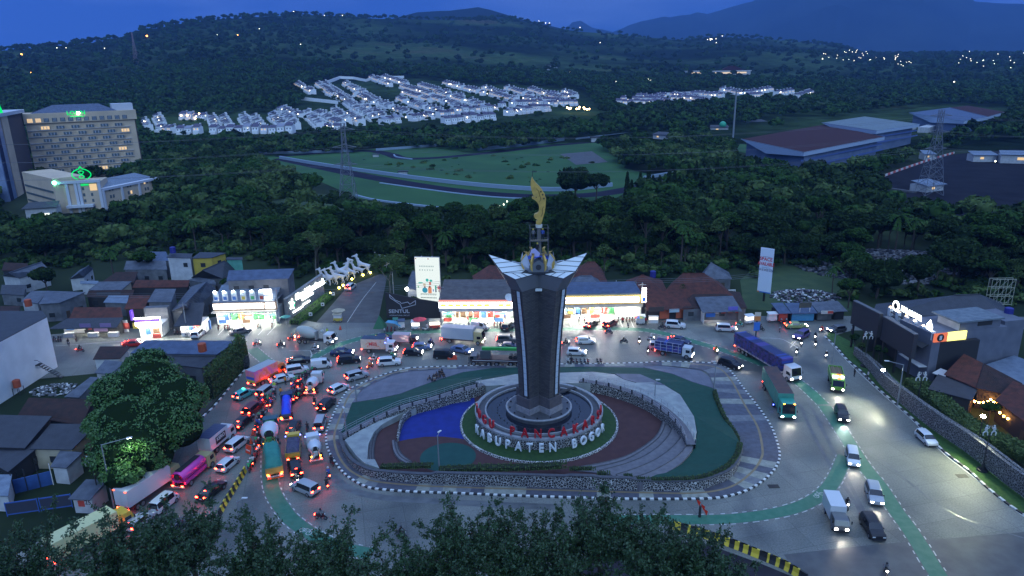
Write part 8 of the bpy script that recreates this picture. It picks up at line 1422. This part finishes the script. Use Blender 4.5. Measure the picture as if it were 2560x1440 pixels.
p1=lattice(875,533,36,3.6,'steel pylon carrying power lines left of the monument',True);p2=lattice(2322,486,36,4.0,'steel pylon beside the kart lot',True);lattice(342,160,60,4,'red and white lattice mast on the dark hillside',m=mat('mast_pink',(.3,.2,.22),.6));lattice(757,28,50,3,'thin mast beside the striped tower',m=MATS['mast_pink'])
t=thing('light_mast','very tall grey light mast left of the grandstands','mast',G(1831,364));b=MB();b.cyl((0,0,0),(0,0,V(1835,222,t.location.y)[2]),.75,.5,8);b.build('pole',pole_m,t)
for k,(z,s)in enumerate([(z,s)for z in(.55,.74,.93)for s in(-1,1)]):
 P=[Vector((p[0]+s*4.7,p[1],p[2]+36*z))for p in(p1,p2)];d=P[1]-P[0];Q=[P[0]-d*.75,P[0],P[1],P[1]+d*.4];b=MB();pts=[]
 for i in range(3):
  for j in range(10):f=j/10;pts.append(Q[i].lerp(Q[i+1],f)-Vector((0,0,4*f*(1-f)*(6 if i==1 else 3))))
 o0=pts[0];b.tube([p-o0 for p in pts],.036,3);o=b.build('power_cable',mat('cable_grey',(.12,.12,.14),.7));o.location=o0;tag(o,('lowest','lowest','middle','middle','highest','highest')[k]+' power cable strung on the %s arms of both pylons'%('left','right')[k%2],'cable')
for k,(a,c)in enumerate([((700,735,7),(1104,712,8)),((1104,712,8),(1620,705,8)),((1620,705,8),(1900,690,8)),((140,740,7),(700,735,7))]):
 t=thing('street_cables',('bundle of cables from the sign wall to the billboard','bundle of cables passing behind the monument','bundle of cables over the joglo roofs','bundle of cables over the left houses')[k],'cable',G(*a));d=Vector(G(*c))-Vector(G(*a))
 for j in range(3):b=MB();b.tube([d*f+Vector((0,.3*j,.35*j-2.4*f*(1-f)))for f in np.linspace(0,1,12)],.03,3);b.build('cable',MATS['cable_grey'],t)
for x,y,h,l in[(700,810,8.5,'dark utility pole at the foot of the sign wall'),(1104,812,9.5,'dark utility pole beside the billboard'),(1602,800,9,'slim utility pole at the end of the striped shop'),(985,745,9,'pale utility pole by the side road'),(470,842,8,'utility pole left of the poster shop')]:
 t=thing('utility_pole',l,'pole',G(x,y));b=MB();b.cyl((0,0,0),(0,0,h),.14,.1,6);b.build('pole',pole_m,t);b=MB();b.box((0,0,h-.6),(1.8,.1,.1));b.build('crossarm',pole_m,t)
 # vegetation
fol=[mat('foliage_'+k,a,.9,col2=b,scale=.5,detail=4,spec=.15)for k,a,b in(('dark',(.010,.026,.007),(.026,.050,.013)),('mid',(.014,.044,.008),(.036,.080,.016)),('pale',(.04,.075,.02),(.085,.125,.04)))]
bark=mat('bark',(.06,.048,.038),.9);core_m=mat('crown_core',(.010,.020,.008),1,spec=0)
def crown_pts(r,n,R,clumps,flat=.75,seed=0):
 c=r.normal(size=(clumps,3));c/=np.linalg.norm(c,axis=1)[:,None];c*=(R*.62*r.random((clumps,1))**.4);c[:,2]=np.abs(c[:,2])*flat-R*.1;s=R*(.30+.22*r.random(clumps))
 k=r.integers(0,clumps,n);d=r.normal(size=(n,3));d/=np.linalg.norm(d,axis=1)[:,None];d[:,2]=np.abs(d[:,2])*.9-.12
 return c[k]+d*(s[k]*(.82+.22*r.random(n)))[:,None],c,s
def tree_meshes(kind,R,h,n,leaf,clumps,seed,m):
 r=np.random.default_rng(seed);P,c,s=crown_pts(r,n,R,clumps,seed=seed);P[:,2]+=h;a=r.normal(size=(n,3))*(1,1,.5);a/=np.linalg.norm(a,axis=1)[:,None];q=np.cross(a,r.normal(size=(n,3)));q/=np.linalg.norm(q,axis=1)[:,None];z=leaf*(.6+.8*r.random(n))[:,None]
 V_=np.stack([P-a*z,P-q*z*.6,P+a*z,P+q*z*.6],1).reshape(-1,3);cr=raw_mesh('crown',V_,np.arange(n*4).reshape(-1,4),m)
 b=MB();b.tube([(0,0,-.5),(R*.04,0,h*.5),(0,R*.03,h*.85)],[R*.06,R*.045,R*.03],6)
 for i in range(min(clumps,7)):b.tube([(0,0,h*.55),(c[i][0]*.6,c[i][1]*.6,h*.8+c[i][2]*.4),tuple(c[i]*.9+np.array([0,0,h]))],[R*.03,R*.02,R*.01],4)
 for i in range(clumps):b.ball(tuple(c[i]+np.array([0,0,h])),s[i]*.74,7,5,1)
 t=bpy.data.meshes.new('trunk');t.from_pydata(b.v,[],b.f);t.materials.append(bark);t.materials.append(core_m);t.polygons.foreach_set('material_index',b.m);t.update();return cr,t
TV=[tree_meshes('a',5.2,7,2300,.40,13,1,fol[0]),tree_meshes('b',4.6,8,2000,.36,10,2,fol[1]),tree_meshes('c',6.2,6,2700,.42,18,3,fol[0]),tree_meshes('d',3.4,7,1500,.30,8,4,fol[2]),tree_meshes('e',4.0,9,1700,.34,9,5,fol[1])]
def project(X,Y,Z_):D=np.stack([X,Y,Z_-HC],1)@MW;return 1280+FPX*D[:,0]/D[:,2],720+FPX*D[:,1]/D[:,2]
def inside(x,y,poly):
 c=np.zeros(len(x),bool);n=len(poly)
 for i in range(n):
  x1,y1=poly[i];x2,y2=poly[(i+1)%n];m=((y1>y)!=(y2>y))&(x<(x2-x1)*(y-y1)/((y2-y1)or 1e-9)+x1);c^=m
 return c
NOT=[[(620,393),(880,383),(930,372),(1100,372),(1200,385),(1420,356),(1640,338),(1600,360),(1500,368),(1540,400),(1560,425),(1700,440),(1700,470),(1530,530),(1390,560),(1110,580),(890,548),(690,440)],[(350,292),(530,290),(700,285),(760,262),(735,216),(810,208),(850,196),(1030,194),(1120,205),(1460,225),(1500,275),(1510,308),(1280,324),(1110,342),(900,346),(740,358),(350,362)],[(1525,262),(1570,250),(1720,232),(1930,222),(2040,236),(2030,256),(1880,258),(1700,272),(1540,276)],[(0,440),(60,420),(90,470),(365,450),(410,500),(300,560),(160,580),(40,580),(0,520)],[(1830,360),(2060,300),(2160,285),(2360,262),(2520,270),(2530,300),(2400,345),(2200,425),(2010,450),(1840,425)],[(2175,450),(2330,380),(2600,350),(2700,570),(2540,560),(2230,540)],[(2128,660),(2160,630),(2260,622),(2350,640),(2355,700),(2300,735),(2180,735)],[(1890,690),(1960,660),(2110,690),(2115,790),(1890,790)],[(1755,322),(1930,312),(1945,365),(1765,372)],[(1615,340),(1680,340),(1690,375),(1610,375)],[(2300,395),(2420,385),(2420,400),(2300,412)],[(1890,300),(2060,290),(2080,320),(1900,330)],[(1395,372),(1500,372),(1530,412),(1430,418)]]
OPEN=[[(500,520),(640,480),(850,500),(870,560),(700,605),(540,590)],[(1960,255),(2240,235),(2260,262),(2000,280)],[(680,150),(900,112),(1100,118),(1400,118),(1900,128),(2100,150),(2150,200),(1900,190),(1700,172),(1450,186),(1100,178),(750,192)],[(1280,60),(1700,92),(2000,100),(2150,140),(1900,128),(1400,110)],[(820,58),(1000,50),(1300,62),(1330,100),(900,100)]]
LINE=([-900,0,150,300,400,600,700,740,800,930,1000,1180,1350,1550,1640,1750,1880,2000,2110,2300,2560,3500],[648,648,652,628,622,624,640,668,680,652,676,672,652,658,672,656,672,690,728,722,742,800])
def scatter(r0,r1,n,seed,amp=.86):
 r=np.random.default_rng(seed);a=(r.random(n)*2-1)*amp;R=np.sqrt(r.random(n)*(r1**2-r0**2)+r0**2);X,Y=R*np.sin(a),R*np.cos(a);Zt=np.where(R>R0,height(X,Y),0.);px,py=project(X,Y,Zt)
 k=(py<np.interp(px,*LINE))&(px>-120)&(px<2680)&(Y>50)
 for p in NOT:k&=~inside(px,py,p)
 for p in OPEN:k&=~(inside(px,py,p)&(r.random(n)<.86))
 return X[k],Y[k],Zt[k],px[k],py[k]
def thin(X,Y,d):
 keep=[];g={}
 for i in range(len(X)):
  c=(int(X[i]//d),int(Y[i]//d))
  if c in g:continue
  g[c]=1;keep.append(i)
 return np.array(keep,int)
X,Y,Zt,px,py=scatter(165,560,30000,3);k=thin(X,Y,6.3);X,Y,Zt,px,py=X[k],Y[k],Zt[k],px[k],py[k];o_=np.argsort(np.hypot(X,Y));r=np.random.default_rng(8);NT=262
ZN=[(420,'behind the left houses'),(900,'between the left hall roofs and the horse statues'),(1340,'behind the billboard and the red and yellow shop'),(1900,'behind the joglo roofs'),(9999,'behind the cafe and the waste mounds')]
KN=['dark broad crowned tree ','mid green round tree ','dark spreading tree ','pale green loose tree ','tall mid green tree ']
for j,i in enumerate(o_[:NT]):
 v=int(r.integers(0,5));zn=next(z for a,z in ZN if px[i]<a);t=thing('broadleaf_tree',KN[v]+zn,'tree',(X[i],Y[i],0),r.random()*6.28,'trees '+zn);s=.6+.85*r.random()**1.4;t.scale=(s,s,s*(.85+.3*r.random()));mesh_obj('crown',TV[v][0],t);mesh_obj('trunk',TV[v][1],t)
def low_crown(seed,m,n=150,leaf=1.0):
 r=np.random.default_rng(seed);P,c,s=crown_pts(r,n,4.6,7);a=r.normal(size=(n,3))*(1,1,.5);a/=np.linalg.norm(a,axis=1)[:,None];q=np.cross(a,r.normal(size=(n,3)));q/=np.linalg.norm(q,axis=1)[:,None];V_=[np.stack([P-a*leaf,P-q*leaf*.7,P+a*leaf,P+q*leaf*.7],1).reshape(-1,3)]
 b=MB()
 for i in range(7):
  x0,y0,z0=c[i];R=s[i]*.9;k=len(b.v);b.v+=[(x0+R*math.cos(t)*w,y0+R*math.sin(t)*w,z0+R*h)for h,w in((-.5,.8),(.2,1),(.75,.6))for t in(0,1.26,2.5,3.8,5.0)];b.f+=[(k+l*5+j,k+l*5+(j+1)%5,k+l*5+5+(j+1)%5,k+l*5+5+j)for l in(0,1)for j in range(5)]+[(k+10,k+11,k+12,k+13),(k+10,k+13,k+14,k+14)][:1]
 V_.append(np.array(b.v));F=np.vstack([np.arange(n*4).reshape(-1,4),np.array(b.f)+n*4]);return np.vstack(V_),F
LC=[low_crown(i,None)for i in range(3)];LF=[low_crown(9+i,None,40,1.9)for i in range(3)]
def forest(name,X,Y,Z_,S,lib,label,m,seed):
 r=np.random.default_rng(seed);Vs,Fs,k=[],[],0;mi=[]
 for j in range(len(X)):
  V0,F0=lib[j%len(lib)];a=r.random()*6.28;c,s=math.cos(a),math.sin(a);v=V0*S[j];Vs.append(np.stack([v[:,0]*c-v[:,1]*s+X[j],v[:,0]*s+v[:,1]*c+Y[j],v[:,2]*1.05+Z_[j]+4.6*S[j]],1));Fs.append(F0+k);k+=len(V0);mi.append(np.full(len(F0),int(r.random()**1.3*3)))
 me=raw_mesh(name,np.vstack(Vs),np.vstack(Fs),m,np.concatenate(mi));return tag(mesh_obj(name,me),label,'forest',kind='stuff')
i=o_[NT:];forest('forest',X[i],Y[i],Zt[i],.5+.95*r.random(len(i))**1.5,LC,'dense dark tree belt across the valley floor',fol,1)
X,Y,Zt,px,py=scatter(560,1500,26000,4,.8);k=thin(X,Y,11);forest('forest',X[k],Y[k],Zt[k],.9+.7*np.random.default_rng(1).random(len(k)),LF,'dark woods on the lower slopes round the estates',[fol[0],fol[1],fol[1]],2)
X,Y,Zt,px,py=scatter(1500,3700,16000,5,.76);k=thin(X,Y,26);forest('forest',X[k],Y[k],Zt[k],1.3+1.1*np.random.default_rng(2).random(len(k)),LF,'woods on the far hillsides and ridge',[fol[0],fol[0],fol[1]],3)
r=np.random.default_rng(31);a=(r.random(9000)*2-1)*.86;R=120+240*r.random(9000);X,Y=R*np.sin(a),R*np.cos(a);px,py=project(X,Y,X*0);L0=np.interp(px,*LINE);k=(py<L0+26)&(py>L0-75)&(px>-100)&(px<2660)
for p in NOT:k&=~inside(px,py,p)
k&=r.random(len(k))<.75;forest('undergrowth',X[k],Y[k],X[k]*0-1.2,.28+.3*r.random(k.sum()),LF,'bushes and undergrowth along the lower edge of the woods',fol,6)
r=np.random.default_rng(33);P=[(x,y)for x,y in zip(r.uniform(700,1530,260),r.uniform(372,500,260))];k=inside(np.array([p[0]for p in P]),np.array([p[1]for p in P]),[(760,405),(900,392),(1010,405),(1300,385),(1480,395),(1530,430),(1500,455),(1250,458),(1000,428)]);Q=np.array([G(*P[i])for i in np.nonzero(k)[0]]);forest('shrubs',Q[:,0],Q[:,1],Q[:,2]-3,.25+.35*r.random(len(Q)),LF,'low scrub scattered over the infield of the race circuit',fol,7)
r=np.random.default_rng(12);P=[(q_[0]+(q_[2]-q_[0])*f+r.uniform(-3,3),q_[1]+(q_[3]-q_[1])*f+r.uniform(5,9))for q_ in ROWS for f in r.random(6)];Q=np.array([T(*p)for p in P]);forest('garden_greenery',Q[:,0],Q[:,1],Q[:,2]-1,.5+.3*r.random(len(P)),LF,'small garden trees between the rows of the estates',fol,4)
def tree_at(x,y,v,s,lab,z=0.,name='broadleaf_tree',m=None):
 t=thing(name,lab,'tree',G(x,y,z),x*.7);t.scale=(s,s,s);c=mesh_obj('crown',TV[v][0],t);mesh_obj('trunk',TV[v][1],t)
 if m:recolor(c,m)
 return t
for x,y,v,s,l in[(1440,505,2,1.5,'large dark round tree standing against the near race track'),(1490,500,0,1.2,'smaller dark tree right of the round one at the race track'),(365,700,1,.8,'round bushy tree before the cream block'),(120,735,0,.75,'dark bushy tree beside the white gabled house'),(1510,695,3,1.0,'bluish round tree behind the striped shop'),(1700,765,1,.55,'small round tree in front of the joglo roof'),(1030,790,1,.45,'round bush before the circuit wall'),(575,745,1,.5,'small tree left of the poster shop'),(2190,745,2,1.0,'dark spreading tree behind the black billboards'),(2290,745,0,1.1,'dark tree behind the cafe roof'),(2120,770,1,.7,'small tree at the end of the roadside stalls'),(2470,1058,1,.35,'small leafy tree below the string lights'),(2150,890,3,.3,'yellowish shrub on the verge'),(2135,872,1,.3,'green shrub at the first figure post'),(2195,905,1,.32,'round shrub below the black billboard'),(700,695,1,1.0,'leafy tree left of the tall bare tree'),(120,660,2,1.2,'broad tree at the upper left of the houses')]:tree_at(x,y,v,s,l)
r=np.random.default_rng(21);t=thing('broad_tree','huge rounded dense tree filling the corner left of the jam','tree',G(352,1150));o=np.array(t.location);Vs=[];b=MB()
LB=[(370,965,8.5,5.6),(300,985,7.5,4.6),(440,1000,7.5,4.8),(320,1060,7.5,5.0),(410,1060,7,4.8),(300,1130,6.0,4.4),(455,1075,6.0,3.4),(350,1110,6.5,4.6),(310,1185,4.2,3.0),(270,1060,5.5,3.4),(380,1140,4.5,3.4),(370,915,8,4)]
for x,y,z,R in LB:
 c=np.array(G(x,y,z))-o;n=30;cc=r.normal(size=(n,3));cc/=np.linalg.norm(cc,axis=1)[:,None];cc[:,2]=np.abs(cc[:,2])*.85-.15;cc=c+cc*R*.8;N=110*n;k=r.integers(0,n,N);d=r.normal(size=(N,3));d/=np.linalg.norm(d,axis=1)[:,None];d[:,2]=np.abs(d[:,2])-.2;Pq=cc[k]+d*(R*.27*(.85+.3*r.random(N)))[:,None]
 a=r.normal(size=(N,3));a/=np.linalg.norm(a,axis=1)[:,None];q_=np.cross(a,d);q_/=np.linalg.norm(q_,axis=1)[:,None];z_=.17*(.6+.8*r.random(N))[:,None];Vs.append(np.stack([Pq-a*z_,Pq-q_*z_*.6,Pq+a*z_,Pq+q_*z_*.6],1).reshape(-1,3))
 b.ball(tuple(c),R*.86,10,7,1,(1,1,.8));b.tube([(0,0,0),tuple(c*np.array([.4,.4,.5])),tuple(c)],[.5,.28,.1],6)
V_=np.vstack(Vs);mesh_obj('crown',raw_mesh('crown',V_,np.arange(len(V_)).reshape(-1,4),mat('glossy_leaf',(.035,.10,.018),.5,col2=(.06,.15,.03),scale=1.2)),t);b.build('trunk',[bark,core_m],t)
def near_tree(x,y,z,R,seed,lab):
 r=np.random.default_rng(seed);c=Vector(G(x,y,z));z+=(3.2 if x<700 else 1.6);t=thing('near_tree',lab,'tree',(c.x,c.y,0));b=MB();Pl=[];b.tube([(0,0,0),(.3,0,z*.5),(0,0,z-R*.7)],[.4,.3,.2],7)
 for i in range(34):
  a=r.random()*6.28;el=r.uniform(.12,1.3);L=R*r.uniform(.55,1.4);d=Vector((math.cos(a)*math.cos(el),math.sin(a)*math.cos(el),math.sin(el)));p=Vector((0,0,z-R*.8));pts=[p]
  for s_ in range(5):d=(d+Vector((r.normal()*.2,r.normal()*.2,.12))).normalized();p=p+d*L/5;pts.append(p)
  b.tube(pts,[.09,.07,.05,.035,.02,.012],4)
  for s_ in range(1,6):
   for w in range(4):
    dd=(d+Vector(tuple(r.normal(size=3)*.7))).normalized();tip=pts[s_]+dd*r.uniform(.5,1.2);b.tube([pts[s_],tip],.012,3);n=20;f=r.random(n)[:,None];Pl.append(np.array(pts[s_])[None]*(1-f)+np.array(tip)[None]*f+r.normal(size=(n,3))*.11)
 P=np.vstack(Pl);n=len(P);a=r.normal(size=(n,3));a/=np.linalg.norm(a,axis=1)[:,None];q_=np.cross(a,r.normal(size=(n,3)));q_/=np.linalg.norm(q_,axis=1)[:,None];z_=.13*(.6+.7*r.random(n))[:,None]
 V_=np.stack([P-a*z_,P-q_*z_*.55,P+a*z_,P+q_*z_*.55],1).reshape(-1,3);mesh_obj('crown',raw_mesh('crown',V_,np.arange(n*4).reshape(-1,4),mat('near_leaf',(.016,.045,.014),.6,col2=(.032,.075,.024),scale=.8)),t);b.build('trunk',bark,t)
for i,(x,y,z,R,l)in enumerate([(-60,1440,15,5.4,'near tree cut by the left edge'),(400,1450,15,5.4,'near tree below the sprays at lower left'),(760,1460,15,4.8,'near tree at the end of the lower left lane'),(1110,1440,16,4.6,'near tree between the two bottom centre ones'),(1420,1370,17,5,'near tree close left of the tallest one'),(1260,1400,16,4.8,'near tree just left of the middle of the bottom edge'),(1700,1440,16,4.4,'near tree behind the chevron barrier end'),(80,1450,15,4.6,'near tree in the bottom left corner'),(300,1430,16,5.0,'near tree hiding the pale yellow truck'),(480,1400,16,4.6,'near tree whose sprays reach the black sedan'),(650,1450,16,4.0,'near tree at the foot of the lower left green lane'),(850,1420,17,4.2,'near tree below the crossing motorcycles'),(1020,1440,16,4.2,'near tree left of the bottom centre'),(1180,1370,18,4.4,'near tree rising to the pavement at the bottom centre'),(1330,1420,17,4.4,'near tree in the middle of the bottom edge'),(1500,1340,19,4.6,'tallest near tree overlapping the front stone wall'),(1640,1390,18,4.4,'near tree reaching towards the red flags'),(1760,1450,17,3.4,'near tree beside the chevron barriers')]):near_tree(x,y,z,R,50+i,'leafy '+l)
def palm_mesh(seed):
 r=random.Random(seed);b=MB();b.tube([(0,0,0),(.2,.1,4),(.1,0,8.5)],[.22,.17,.13],6,1)
 for i in range(17):
  a=6.2832*i/17+r.uniform(-.1,.1);el=r.uniform(.0,1.25);L=r.uniform(2.6,3.4);pts=[Vector((math.cos(a)*L*f*math.cos(el*(1-f*.4)),math.sin(a)*L*f*math.cos(el*(1-f*.4)),8.5+L*math.sin(el)*f-2.6*f*f))for f in np.linspace(0,1,7)];sd=Vector((-math.sin(a),math.cos(a),0))
  for p,q_ in zip(pts,pts[1:]):
   for s in(-1,1):m_=(p+q_)/2+sd*s*.34-Vector((0,0,.22));b.add([p,q_,m_+(q_-p)*.5,m_],[(0,1,2,3)],0)
 return b
for i,(x,y,s,l)in enumerate([(1700,672,1.5,'big coconut palm behind the joglo roofs'),(1116,672,1.2,'palm above the circuit wall and billboard'),(288,706,1.1,'palm among the left houses'),(1740,660,1.0,'smaller palm right of the big coconut palm'),(2235,640,1.4,'palm in the woods left of the waste mound'),(2275,636,1.2,'second palm left of the waste mound'),(2500,620,1.3,'palm near the right edge of the woods'),(490,630,1.2,'palm in the woods above the yellow block'),(1180,600,1.2,'palm in the dark woods left of the monument'),(2080,735,.8,'low banana palm in the grassy clearing')]):
 b=palm_mesh(i);t=thing('palm_tree',l,'palm',G(x,y),i);t.scale=(s,s,s);k=[j for j,m in enumerate(b.m)if m==0];c=MB();c.v=b.v;c.f=[b.f[j]for j in k];c.m=[0]*len(k);c.build('fronds',fol[1],t);c=MB();c.v=b.v;c.f=[b.f[j]for j in range(len(b.f))if b.m[j]];c.m=[0]*len(c.f);c.build('trunk',bark,t)
r=np.random.default_rng(5);n=1100;h=r.random(n);a=r.random(n)*6.28;Rr=(1.5*(1-h)**.7+.15)*(.7+.3*r.random(n));P=np.stack([Rr*np.cos(a),Rr*np.sin(a),.5+h*11],1);d=r.normal(size=(n,3));d/=np.linalg.norm(d,axis=1)[:,None];e=np.cross(d,r.normal(size=(n,3)));V_=np.stack([P-d*.4,P-e*.2,P+d*.4,P+e*.2],1).reshape(-1,3);CM=raw_mesh('crown',V_,np.arange(n*4).reshape(-1,4),fol[0]);b=MB();b.cyl((0,0,0),(0,0,10),.9,.1,8);TM=bpy.data.meshes.new('trunk');TM.from_pydata(b.v,[],b.f);TM.materials.append(core_m)
for x in range(1565,1890,17):t=thing('columnar_tree','dark columnar tree in the row before the grandstands','tree',G(x+4*math.sin(x),505-(x-1565)*.15+4*math.cos(x*3)),0,'columnar trees before the grandstands');t.scale=(1,1,1+.25*math.sin(x));mesh_obj('crown',CM,t);mesh_obj('trunk',TM,t)
def bare(x,y,h,lab,seed,leaves=0):
 q=random.Random(seed);t=thing('bare_tree' if not leaves else 'feathery_tree',lab,'tree',G(x,y));b=MB();tips=[]
 def br(p,d,L,r_,k):
  e=p+d*L;b.tube([p,(p+e)/2+Vector((q.uniform(-.1,.1)*L*.5,0,0)),e],[r_,r_*.85,r_*.7],5)
  if k==0:tips.append(e);return
  for i in range(3 if k>1 else 2):br(e,(d+Vector((q.uniform(-.75,.75),q.uniform(-.75,.75),q.uniform(0,.35)))).normalized(),L*.62,r_*.6,k-1)
 br(Vector((0,0,0)),Vector((.03,0,1)),h*.42,h*.022,4);b.build('trunk',mat('pale_bark',(.12,.11,.085),.9),t)
 if tips:
  r=np.random.default_rng(seed);n=len(tips)*(leaves or 4);P=np.array([tips[i%len(tips)]for i in range(n)])+r.normal(size=(n,3))*.55;d=r.normal(size=(n,3))*(1,1,.3);d/=np.linalg.norm(d,axis=1)[:,None];e=np.cross(d,r.normal(size=(n,3)));V_=np.stack([P-d*.5,P-e*.1,P+d*.5,P+e*.1],1).reshape(-1,3);mesh_obj('crown',raw_mesh('crown',V_,np.arange(n*4).reshape(-1,4),fol[2]),t)
bare(792,692,13,'tall pale branching tree with a thin crown above the sign wall',3,12);bare(975,745,11,'feathery leaved tree leaning over the side road by the horse statues',6,55)
# the dusk air
hz=MB();hz.box((0,4650,790),(16400,13400,2000))
hm=bpy.data.materials.new('dusk_air');hm.use_nodes=True;_n=hm.node_tree;_n.nodes.clear()
_o=_n.nodes.new('ShaderNodeOutputMaterial');_v=_n.nodes.new('ShaderNodeVolumePrincipled')
_v.inputs['Color'].default_value=(.22,.46,1,1);_v.inputs['Density'].default_value=8e-5;_v.inputs['Anisotropy'].default_value=0.0
_n.links.new(_v.outputs[0],_o.inputs['Volume'])
tag(hz.build('haze',hm),kind='stuff')
